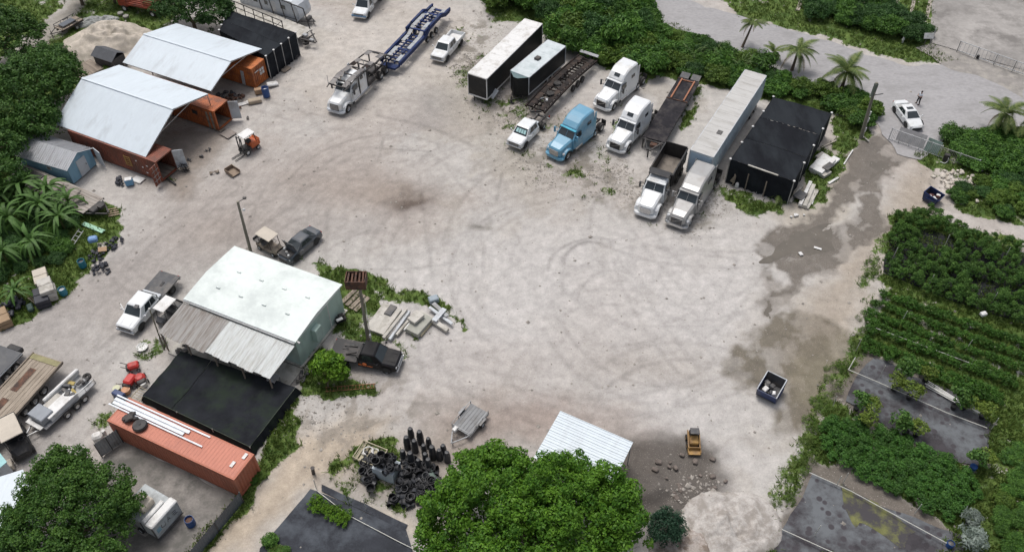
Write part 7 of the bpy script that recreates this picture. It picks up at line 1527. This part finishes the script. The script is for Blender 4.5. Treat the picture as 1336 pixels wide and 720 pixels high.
slab('grey board at the far right of the pile', (565,395),(584,412), .4, .12, M_grey, .45, 'board', 'board', GB)
slab('short white board across the right of the pile', (566,418),(580,402), .5, .08, M_pale, .65, 'board', 'board', GB)
slab('dark panel lying on the wide slab', (505,410),(514,398), .7, .1, M_dark, .38, 'panel', 'panel', GB)
one(MB().box((0,0,.35),(.9,.7,.55),ch=.08), 'metal_box', mat('bluish_box',(.25,.30,.34),.5), 'bluish metal box at the top right of the beam pile', 'box', G(566,394), .4)
for k,(a,b_) in enumerate((((452,398),(470,380)),((457,402),(475,384)),((463,405),(481,387)),((446,394),(464,377)))):
    slab('grey plank of the row behind the tall pole', a, b_, .42, .08, M_wood, .04+.02*(k % 2), 'plank', 'plank', 'planks lying behind the tall pole')
one(MB().box((0,0,.4),(1.0,.6,.5),ch=.1).box((.1,0,.8),(.5,.4,.3),ch=.05).cyl((-.4,.4,.25),(-.4,.55,.25),.25,n=12), 'generator', M_black, 'black machine with a white lid by the mint wall', 'machine', G(445,420), .5)
one(MB().box((0,0,.0),(.6,.3,.12),ch=.03), 'machine_lid', M_wht2, 'white lid on the black machine by the mint wall', 'lid', G(443,417,.95)+Vector((0,0,.05)), .6)
GT = 'slabs and boards right of the large black tent'
slab('long white board against the tent foot', (1031,263),(1047,241), .3, .15, M_conw, 0, 'board', 'board', GT)
slab('white board in the lower pile, left', (1044,266),(1058,236), .35, .3, M_wht2, .2, 'board', 'board', GT)
slab('white board in the lower pile, middle', (1050,268),(1062,240), .4, .3, M_conw, .1, 'board', 'board', GT)
slab('wide white board in the lower pile, right', (1050,270),(1064,246), .8, .2, M_conw, .0, 'board', 'board', GT)
slab('thin white board at the right of the lower pile', (1059,266),(1063,254), .2, .12, M_wht2, 0, 'board', 'board', GT)
slab('dark square panel on the lower white boards', (1040,258),(1049,250), 1.0, .12, M_dark, .5, 'panel', 'panel', GT)
slab('broad white slab of the upper pile', (1064,222),(1083,204), 1.5, .4, M_wht2, .2, group=GT)
slab('white block under the upper slab', (1061,224),(1066,217), .7, .3, M_conw, 0, group=GT)
slab('white slab below the broad one', (1072,228),(1082,222), .7, .35, M_conw, 0, group=GT)
slab('white block right of the upper pile', (1084,212),(1092,205), .8, .35, M_wht2, 0, group=GT)
slab('small white block on the far side of the upper pile', (1068,206),(1077,200), .9, .3, M_conw, 0, group=GT)
slab('dark frame on the upper white slabs', (1076,220),(1086,213), .7, .1, M_dark, .62, 'frame', 'frame', GT)
slab('slim white pole left of the upper pile', (1057,220),(1068,205), .15, .12, M_wht2, .1, 'pole', 'pole', GT)
slab('lone white board between the pile and wet driveway', (1081,239),(1094,231), .25, .12, M_wht2, 0, 'board', 'board', GT)
slab('long white pipe on the grass by the wet driveway', (1101,214),(1113,195), .13, .12, M_wht2, 0, 'pipe', 'pipe', GT)
slab('tan pole lying on the grass beside the tent', (1072,192),(1091,183), .12, .12, M_beige, 0, 'pole', 'pole', GT)
slab('pale fallen post at the foot of the thick utility pole', (1124,176),(1134,184), .16, .16, M_conw, 0, 'post', 'post', GT)
slab('short white plank lying on the mud by the puddle', (1062,322),(1072,325), .25, .06, M_wht2, -.04, 'plank', 'plank'); slab('small white block in the mud', (1043,331),(1047,330), .45, .12, M_wht2, -.04, 'block', 'block')
def rubble(label, px, n, r, m, size, seed, grp): 
    q = random.Random(seed); c = G(*px)
    base = []
    for k in range(3): s_ = MB(); s_.box((0,0,.0),(1,.75,.5),ch=.14,rx=.1*k,ry=.15); base.append(s_.mesh('rock', m))
    for k in range(n): a, d = q.uniform(0,6.28), q.random()**.6*r; o = link('rock', base[k % 3], None, (c.x+d*math.cos(a)*1.3, c.y+d*math.sin(a), q.uniform(.02,.12)), q.uniform(0,6.28)); s_ = q.uniform(.5,1.4)*size; o.scale = (s_,s_,s_); tag(o, label, 'rock', grp)
M_lime = mat('limestone_rock', (.52,.48,.42), .9, var=.2, dirt=(.35,.30,.25), dirt_amt=.3)
rubble('pale limestone rock in the rubble by the blue dumpster', (1246,236), 42, 1.9, M_lime, .42, 3, 'rubble rocks by the blue dumpster'); rubble('pale limestone rock among the low bushes right of the rubble', (1276,250), 16, 1.8, M_lime, .30, 4, 'rocks among the low bushes')
rubble('small white rock in front of the large black tent', (1038,280), 8, .7, M_wht2, .22, 5, 'rocks in front of the tent'); rubble('dark clod of earth below the yellow loader', (900,622), 26, 2.2, mat('dark_clod', (.15,.125,.11), .95, var=.3), .40, 6, 'clods below the yellow loader'); rubble('white rock by the grass edge right of the spoil heap', (1012,672), 3, .4, M_lime, .24, 8, 'rocks right of the spoil heap')
# ---- dumpsters
def dumpster(label, px, rz, s, insm, cont=None, tilt=0):
    t = thing('dumpster', label, 'dumpster', G(*px), rz); L, W_, H_ = 2.0*s, 1.6*s, 1.25*s; m = mat('dumpster_navy', (.012,.030,.11), .5, var=.2, dirt=(.05,.05,.08), dirt_amt=.35)
    for q in (-1,1): b = MB(); b.quad((-L/2,q*W_/2,H_*(1.0)),(L/2,q*W_/2,H_*.85),(L/2-.25*s,q*W_/2,.1),(-L/2+.2*s,q*W_/2,.1),.05); b.build('side', m, t)
    b = MB(); b.quad((L/2,-W_/2,H_*.85),(L/2,W_/2,H_*.85),(L/2-.25*s,W_/2,.1),(L/2-.25*s,-W_/2,.1),.05); b.build('front', m, t)
    b = MB(); b.quad((-L/2,-W_/2,H_),(-L/2,W_/2,H_),(-L/2+.2*s,W_/2,.1),(-L/2+.2*s,-W_/2,.1),.05); b.build('back', M_dark, t)
    b = MB(); b.box((0,0,.2),(L-.4*s,W_-.04,.06)); b.build('floor', insm, t)
    b = MB(); 
    for q in (-1,1): b.bar((-L/2,q*W_/2,H_+.02),(L/2,q*W_/2,H_*.85+.02),.07)
    b.bar((-L/2,-W_/2,H_+.02),(-L/2,W_/2,H_+.02),.07); b.build('rim', M_pale if cont == 'white' else M_navy, t)
    b = MB()
    for q in (-1,1): b.box((0,q*(W_/2+.06),H_*.55),(1.0*s,.12,.14)); b.box((.2,q*.5,.05),(.2,.2,.1))
    b.build('lift_pocket', m, t)
    rg_ = random.Random(4)
    for k in range(7): b = MB(); b.box((rg_.uniform(-.5,.5)*s,rg_.uniform(-.5,.5)*s,H_*.5+rg_.random()*.2),(.5,.4,.25),rz=k,ry=.3,ch=.05); b.build('rubbish', (insm if k < 4 else M_wht2) if cont != 'white' else (M_dark if k < 5 else M_wht2), t)
dumpster('small navy dumpster with reddish rubbish inside, beside the white rubble', (1215,262), math.radians(-48), .82, mat('maroon_inside',(.07,.02,.018),.8))
dumpster('navy dumpster with a pale rim standing alone on the mud', (1003,513), math.radians(-125), 1.05, M_dark, 'white')
# ---- yellow loader seen from above
def loader():
    t = thing('skid_loader', 'yellow and black compact loader on the bare ground by the earth clods', 'loader', G(903.5,580), math.radians(-92)); t.scale = (.74,.74,.74); my = mat('loader_yellow',(.34,.20,.06),.55,var=.15,dirt=(.22,.13,.06),dirt_amt=.4)
    b = MB(); b.box((-.25,0,.8),(1.6,.95,.7),ch=.1); b.build('body', my, t)
    b = MB(); b.box((-.7,.0,1.3),(.55,.9,.35),ch=.05); b.box((-1.05,.2,1.0),(.3,.5,.6),ch=.05); b.build('engine_cover', M_black, t)
    b = MB()
    for q in (-1,1): b.bar((-.1,q*.42,1.35),(-.1,q*.42,2.0),.06); b.bar((-.75,q*.42,1.35),(-.75,q*.42,2.0),.06)
    b.build('cage', M_black, t); b = MB(); b.box((-.42,0,2.02),(.75,.95,.06)); b.build('roof', M_dark, t)
    for q in (-1,1): b = MB(); b.bar((-1.0,q*.6,1.3),(.9,q*.6,.7),.14); b.build('lift_arm', my, t); wheel(t,.35,q*.62,.36,.25,my); wheel(t,-.65,q*.62,.36,.25,my)
    b = MB(); b.box((1.15,0,.35),(.6,1.35,.08)); b.box((.85,0,.6),(.06,1.35,.5)); b.box((1.1,.66,.5),(.6,.05,.35)); b.box((1.1,-.66,.5),(.6,.05,.35)); b.build('bucket', my, t)
loader()
# ---- gate and fences at the entrance
M_gatew = mat('gate_white', (.50,.51,.52), .5, var=.06, dirt=(.36,.36,.35), dirt_amt=.3)
fence_run('sliding_gate', 'white sliding gate with bars, open beside the wet driveway below the white sedan', (1159,182), (1224,205), 1.5, M_gatew, 1.1, M_gatew, 'gate', True)
gq = G(1186,192); b = MB()
for k in range(3): pass
fence_run('bar_fence', 'grey slatted fence panels between the sliding gate and the bushes', (1224,205), (1273,222), 1.35, M_steel, 2.4, M_gatew, 'fence', True)
for k,(a_,b2,lb) in enumerate((((1168,183),(1203,195),'pale sheet of clear plastic leaning on the left of the sliding gate'),((1204,197),(1222,204),'greenish clear sheet leaning on the right of the sliding gate'))):
    A, B_ = G(*a_), G(*b2); rz = yaw_of(A,B_); L = (B_-A).length; s = MB(); s.box((L/2,.35,.75),(L,.03,1.5),rx=-.35); one(s,'plastic_sheet',mat(['clear_pale','clear_green'][k], [(.40,.39,.39),(.20,.27,.24)][k], .25, var=.2),lb,'sheet',A,rz)
one(MB().box((0,0,.45),(.6,.5,.9),ch=.05), 'gate_motor', M_black, 'black gate motor box on the yard side of the grey slatted fence', 'motor', G(1233,210), YA)
one(MB().tube([(0,0,.08),(.6,0,.08),(.75,.15,.08),(.6,.3,.08),(0,.3,.08),(0,0,.08)],.05), 'rail_loop', M_gatew, 'white tube loop at the right end of the grey slatted fence', 'tube', G(1272,222), YA)
one(MB().tube([(0,0,.08),(.5,-.05,.08),(.7,.1,.3),(.65,.15,.7)],.05), 'bent_pipe', M_gatew, 'bent white pipe by the black gate motor', 'pipe', G(1226,212), YA)
def lot_fence():
    A, B_ = G(1248,68), G(1345,103); rz = yaw_of(A,B_); L = (B_-A).length; t = thing('rail_gate', 'grey tube gate across the entrance of the concrete lot', 'gate', A, rz)
    for z in (.25,1.5): s = MB(); s.cyl((0,0,z),(L,0,z),.05,n=6); s.build('rail', M_gatew, t)
    for k in range(5): s = MB(); s.cyl((k*L/4,0,0),(k*L/4,0,1.55),.06,n=6); s.build('post', M_steel, t)
    for k in range(int(L/.45)): s = MB(); s.cyl((.2+k*.45,0,.25),(.2+k*.45,0,1.5),.022,n=5); s.build('bar', M_gatew, t)
    s = MB(); s.box((L*.28,.1,.3),(.3,.3,.4)); s.build('lock_box', M_black, t)
lot_fence()
t = thing('sign', 'white sign board on a post at the corner of the concrete lot', 'sign', G(1205,60)); b = MB(); b.cyl((0,0,0),(0,0,1.4),.06); b.build('post', M_dark, t); b = MB(); b.box((.2,0,1.4),(1.2,.06,.7),rx=-.4); b.build('board', M_wht2, t); b = MB(); b.cyl((.9,.3,0),(.9,.3,2.2),.09); b.build('side_post', M_steel, t)
one(MB().cyl((0,0,0),(0,0,.7),.13,n=10).lathe((0,0,.7),[(.13,0),(.10,.1),(0,.14)],10).cyl((-.2,0,.45),(.2,0,.45),.06), 'hydrant', M_wht2, 'small white hydrant on the verge beyond the road', 'hydrant', G(1177,56))
# ---- irrigation pipes and stakes
M_pvc = mat('white_pvc', (.50,.50,.46), .5, var=.1)
def pipe(label, pts, r=.035, z=.35, group='irrigation pipes'): P = [G(*p, z) for p in pts]; o = P[0].copy(); one(MB().tube([p-o for p in P], r), 'irrigation_pipe', M_pvc, label, 'pipe', o, 0, group)
pipe('white irrigation pipe across the upper ground cloth, with a corner at its left end', [(1116,466),(1107,482),(1145,498),(1235,538),(1288,558)]); pipe('white irrigation pipe below the lower plant block', [(1056,616),(1110,640),(1235,708)]); pipe('white irrigation pipe at the bottom edge of the lower ground cloth', [(1020,690),(1075,715),(1110,730)]); pipe('white irrigation pipe between the low plant rows', [(1143,428),(1270,475)], .03, .5)
pipe('white pipe across the dark ground cloth at the bottom centre', [(410,637),(455,672),(520,706),(540,716)], .03, .15); pipe('second white pipe beside the potted plants on the upper cloth', [(1207,500),(1240,520),(1262,530),(1290,545)], .06, .3)
for k,(u,v) in enumerate(((1164,338),(1211,374),(1232,322),(1310,338),(1293,396),(1176,420),(1259,458),(1117,457),(1148,492),(1086,531),(1100,630),(1193,670),(1063,698),(1090,635),(1293,560),(414,640),(478,664))):
    p = G(u,v); one(MB().cyl((0,0,0),(.05,0,1.55),.030,n=5), 'stake', M_pvc, 'thin white stake standing among the nursery beds', 'stake', p, k, 'stakes of the nursery beds')
one(MB().box((0,0,.9),(.55,.4,.3),ch=.04).box((0,0,1.07),(.2,.2,.04)), 'white_timer_box', M_wht2, 'small white box above the shrubs at the lower edge of the tall block', 'box', G(1278,418), .3)
b = MB(); 
for q in range(5): b.quad((0,q*.16,.10+.01*q),(3.0,q*.08-.3,.10+.01*q),(3.0,q*.08-.2,.10+.01*q),(0,q*.16+.08,.10+.01*q))
one(b, 'plastic_strips', mat('white_strips',(.60,.60,.58),.4), 'bundle of white plastic strips on the upper ground cloth', 'strips', G(1207,505), YA-.15)
# ---- left clutter
M_hpot = mat('heap_black',(.022,.024,.034),.6,var=.3)
for px,n,r,lb,sd in (((148,318),26,.95,'heap of black nursery trays by the grass edge, upper right',1),((125,335),22,.8,'heap of black nursery trays in the middle of the grass clutter',2),((133,352),26,.9,'heap of black nursery trays nearest the teal barrel',3)): heap('tray_heap', lb, 'tray heap', G(*px), n, r, M_hpot, .30, sd, .5, 'heaps of black trays')
one(MB().box((0,0,.6),(.85,.65,.55),ch=.12), 'blue_tub', mat('light_blue',(.16,.28,.50),.5), 'light blue tub on the black trays', 'tub', G(124,318,.3)+Vector((0,0,.0)), .3)
heap('junk_pile', 'small pile of white and brown scraps right of the light blue tub', 'junk', G(134,322), 12, .6, M_conw, .28, 8, .5); one(MB().box((0,0,.3),(.8,.5,.06),rx=.3), 'brown_board', M_tan, 'brown board in the scraps near the black trays', 'board', G(135,328), .2)
slab('pale green board lying in the grass below the tow tongue', (108,291),(135,302), .5, .08, mat('pale_green',(.30,.52,.38),.6), .05, 'board', 'board')
for k in range(4): slab('tan slat of the small broken pallet by the tow tongue', (138+k,274+k*2.6),(153+k,271+k*2.6), .16, .06, mat('slat_tan',(.36,.27,.20),.85), .05, 'slat', 'slat', 'slats of the broken pallet')
def boxstack(label, px, rz, lay, m, name='crate_stack', cat='crates'):
    t = thing(name, label, cat, G(*px), rz)
    for k in range(lay):
        for q in range(2): b = MB(); b.box(((q-.5)*1.02,random.uniform(-.05,.05),.25+k*.48),(.98,1.2,.44),ch=.04); b.build('crate', m, t)
boxstack('stacked pale crates at the end of the banana grove', (66,385), math.radians(-60), 3, M_conw); boxstack('single layer of cream crates behind the stacked pale ones', (57,368), math.radians(-60), 2, M_beige)
boxstack('black crates in front of the stacked pale crates', (58,393), math.radians(-62), 2, M_hpot); boxstack('wooden crates at the left edge of the yard', (6,420), math.radians(-55), 2, mat('crate_tan',(.30,.21,.13),.85)); heap('bag_pile', 'black bags in a pile at the left edge above the wooden crates', 'bags', G(16,402), 26, 1.2, M_hpot, .55, 9, .8)
for k in range(4): slab('narrow slat of the pallet lying in the shade by the bags', (36+k*2.4,388-k*1.5),(46+k*2.4,396-k*1.5), .12, .08, M_wood, .05, 'slat', 'slat', 'slats of the shaded pallet')
one(MB().box((0,0,.25),(.5,.9,.45),ch=.08), 'green_can', mat('dark_green',(.03,.06,.05),.6), 'dark green can at the grass edge below the shaded pallet', 'can', G(41,404), .6)
# ---- clutter at the canopies
heap('bag_pile', 'black bags beside the blue cooler in front of the dark red container', 'bags', G(159,238), 14, .7, M_hpot, .4, 10, .6); one(MB().box((0,0,.4),(.8,.6,.7),ch=.06), 'cooler', mat('cooler_blue',(.12,.28,.45),.5), 'blue cooler with a pale lid by the black bags', 'cooler', G(170,241), .3); _cl = MB().box((0,0,.79),(.7,.55,.08),ch=.03).build('lid', M_wht2, bpy.data.objects['cooler'])
slab('white sheet lying at the foot of the dark red container', (174,232),(186,236), .9, .1, M_wht2, 0, 'sheet', 'sheet'); slab('long dark bar lying in front of the dark red container doors', (212,228),(229,240), .18, .15, M_black, 0, 'bar', 'bar')
def tangle(name, label, cat, px, m, r=.7, n=10, seed=1):
    q = random.Random(seed); b = MB()
    for k in range(n):
        R = r*q.uniform(.4,1); a = q.uniform(0,3); c = Vector((q.uniform(-.3,.3),q.uniform(-.3,.3),.4)); u = Vector((math.cos(a),math.sin(a),q.uniform(-.4,.4))); w_ = Vector((-.2*math.sin(a),.2*math.cos(a),1)).normalized(); b.tube([c+u*R*math.cos(i*.7)+w_*R*.6*math.sin(i*.7) for i in range(10)],.025,4)
    return one(b, name, m, label, cat, G(*px), 0)
tangle('wire_tangle', 'tangle of dark wire rims in front of the dark red container', 'scrap', (241,222), M_black, .75, 12, 2)
heap('scrap_heap', 'small heap of brown machine parts left of the forklift bucket', 'scrap', G(279,226), 8, .45, M_wood, .25, 12, .5)
heap('scrap_heap', 'jumble of dark and rusty scrap between the two orange containers', 'scrap', G(303,135), 42, 1.7, M_rust, .42, 13, .45); heap('scrap_heap', 'dark scrap pieces under the far canopy edge', 'scrap', G(296,128), 20, 1.2, M_dark, .4, 14, .5)
one(MB().box((0,0,.05),(2.1,.6,.10),ch=.05).lathe((.7,0,.1),[(0,.1),(.35,.08),(.4,0)],12), 'white_hull', M_wht2, 'small white shell lying at the edge of the rusty scrap', 'scrap', G(317,136), .4)
one(MB().box((0,0,.25),(1.5,.7,.45),ch=.06), 'bench_box', mat('buff',(.36,.30,.23),.8), 'buff coloured bench box in front of the rusty scrap', 'box', G(333,134), .35)
one(MB().box((0,0,.35),(.9,.6,.6),ch=.03), 'cardboard_box', M_tan, 'brown cardboard box against the orange container doors', 'box', G(338,122), .4); one(MB().box((0,0,.25),(1.3,.8,.3),ch=.1,ry=.15), 'white_cover', M_wht2, 'crumpled white cover beside the tall blue barrel', 'cover', G(356,112), .5)
slab('grey board lying below the pale container door', (292,171),(303,177), 1.3, .08, mat('board_grey',(.24,.21,.19),.85), .05, 'board', 'board'); slab('small brown mat beside the grey board', (283,166),(291,170), .8, .05, M_wood, .03, 'mat', 'mat')
for k,(px,lb) in enumerate((((322,155),'dark clod near the forklift'),((262,205),'dark lump on the ground between canopy and bucket'),((272,196),'small dark lump left of the forklift'),((246,209),'brown lump near the wire tangle'))): heap('dirt_lump', lb, 'lump', G(*px), 5, .25, M_dark, .22, 20+k, .4)
slab('dark pallet at the corner of the black tent by the yard', (366,92),(375,86), 1.3, .12, M_wood, .03, 'pallet', 'pallet')
heap('scrap_heap', 'dark tyres and frames at the open corner of the black tent by the frame trailer', 'scrap', G(382,74), 14, 1.0, M_black, .5, 31, .5)
# ---- porch surroundings
t = thing('chair', 'white plastic chair at the left corner of the porch', 'chair', G(213,446), 2.2)
b = MB(); b.box((0,0,.45),(.5,.5,.05)); b.build('seat', M_wht2, t); b = MB(); b.box((-.25,0,.75),(.05,.5,.55)); b.build('backrest', M_wht2, t)
for x in (-.22,.22):
    for q in (-.22,.22): b = MB(); b.box((x,q,.21),(.05,.05,.42)); b.build('leg', M_wht2, t)
one(MB().lathe((0,0,.0),[(0,.04),(.42,.06),(.5,.2),(.47,.2),(.38,.1),(0,.09)],12), 'basin', M_wht2, 'white basin on the weeds near the leaning post', 'basin', G(186,454), 0)
heap('scrap_heap', 'dark odds and ends under the left of the porch', 'scrap', oloc(-10.2,-2.6,.1), 14, .8, M_dark, .35, 41, .6); heap('scrap_heap', 'dark odds and ends at the right corner of the porch', 'scrap', oloc(.5,-.9,.0), 12, .6, M_dark, .3, 42, .6)
# ---- top left: sand heap, red truck body, sheds
def mesh_heap(name, label, px, rx, ry, h, rz, m, seed, cat='heap'):
    n1_, n2_ = 48, 30; b = MB(); P = []
    for i in range(n1_):
        for j in range(n2_):
            a = 2*math.pi*i/n1_; f = j/(n2_-1); x, y = math.cos(a)*f, math.sin(a)*f; e = 1+.18*mnoise.noise(Vector((math.cos(a)*1.5, math.sin(a)*1.5, seed)))
            z = h*((1-f**2.2)**.8)*(.75+.55*mnoise.noise(Vector((x*2.2, y*2.2, seed+3)))+.30*mnoise.noise(Vector((x*6, y*6, seed)))+.12*mnoise.noise(Vector((x*15, y*15, seed))))
            P.append((x*rx*e, y*ry*e, max(z,0)-.08 if j == n2_-1 else max(z,.0)))
    F = [(i*n2_+j, ((i+1)%n1_)*n2_+j, ((i+1)%n1_)*n2_+j+1, i*n2_+j+1) for i in range(n1_) for j in range(n2_-1)]; b.put(P, F); return one(b, name, m, label, cat, G(*px), rz, smooth=True)
M_sand = mat('sand_heap', (.47,.42,.36), .95, var=.15, scale=.6, fine=.1, dirt=(.32,.29,.24), dirt_amt=.4, dscale=.5, bump=.4)
mesh_heap('sand_heap', 'big lumpy heap of pale sand behind the white canopies', (147,58), 6.3, 4.6, 2.3, YA+.35, M_sand, 2)
mesh_heap('spoil_heap', 'broad low heap of whitish crushed spoil at the bottom edge right of the bluish tree', (952,692), 3.7, 3.4, .8, .4, mat('spoil', (.44,.415,.39), .95, var=.18, scale=.8, fine=.14, rnd=False, dirt=(.28,.255,.23), dirt_amt=.5, dscale=1.1, bump=.5), 9)
mesh_heap('spoil_heap', 'darker lobe of crushed spoil at the bottom edge left of the broad whitish heap', (890,728), 2.4, 2.8, 1.1, .1, mat('spoil_b', (.40,.36,.33), .95, var=.25, scale=1.2, fine=.2, rnd=False, dirt=(.20,.16,.13), dirt_amt=.5, dscale=1.3, bump=.5), 12)
mesh_heap('gravel_heap', 'small grey gravel heap behind the sand heap', (126,29), 2.8, 1.1, .8, .35, mat('grey_gravel',(.30,.31,.30),.95,var=.3,scale=3), 5)
def red_truck():
    t = thing('flat_truck', 'rusty red stake body truck at the top edge beside the round tree', 'truck', G(188,14), math.radians(160)); m = mat('rusty_red',(.26,.045,.02),.7,var=.3,dirt=(.10,.03,.02),dirt_amt=.4)
    b = MB(); b.box((-.8,0,1.15),(4.6,2.2,.2)); b.build('deck', m, t)
    for q in (-1,1):
        for k in range(4): b = MB(); b.box((-.8,q*1.1,1.4+k*.3),(4.6,.05,.18)); b.build('side_board', m, t)
    b = MB(); b.box((-3.0,0,1.7),(.06,2.2,1.0)); b.build('tailboard', m, t)
    b = MB(); b.box((2.3,0,1.2),(1.6,2.0,1.2),ch=.15); b.box((2.1,0,2.0),(1.1,1.8,.7),ch=.15); b.build('cab', m, t)
    b = MB(); b.box((2.68,0,2.0),(.05,1.5,.45)); b.build('windshield', M_glass, t)
    b = MB(); b.box((-1.5,.3,1.5),(1.5,1.0,.5),ch=.1); b.build('load', leafmat('vines',(.04,.09,.02),(.10,.18,.04)), t)
    for x in (-2.2,2.2):
        for q in (-1,1): wheel(t, x, q*.95, .42, .25, M_wht2)
red_truck()
slab('grey timber platform in the grass behind the near canopy', (103,84),(121,96), 3.0, .5, M_wood, 0, 'platform', 'platform')
def darkroof():
    c = G(147,86); t = thing('small_hut', 'small hut with a dark grey pitched roof between the sand heap and canopies', 'hut', c, YA); b = MB()
    b.put([(-1.7,-1.2,1.6),(1.7,-1.2,1.6),(1.7,0,2.3),(-1.7,0,2.3)],[(0,1,2,3)]); b.put([(-1.7,1.2,1.6),(1.7,1.2,1.6),(1.7,0,2.3),(-1.7,0,2.3)],[(0,3,2,1)]); b.build('roof', mat('slate_roof',(.07,.075,.085),.7,var=.15), t); b = MB(); b.box((0,0,.8),(3.0,2.0,1.6)); b.build('wall', M_dark, t)
darkroof()
for k,(u,v) in enumerate(((158,20),(165,24))): one(MB().lathe((0,0,.25),[(0,-.1),(.2,-.1),(.38,-.12),(.4,0),(.38,.12),(.2,.1),(0,.1)],12), 'old_tyre', mat('pale_tyre',(.25,.24,.22),.8), ['left worn tyre on the grass below the red truck','right worn tyre on the grass below the red truck'][k], 'tyre', G(u,v), 0, 'worn tyres by the red truck')
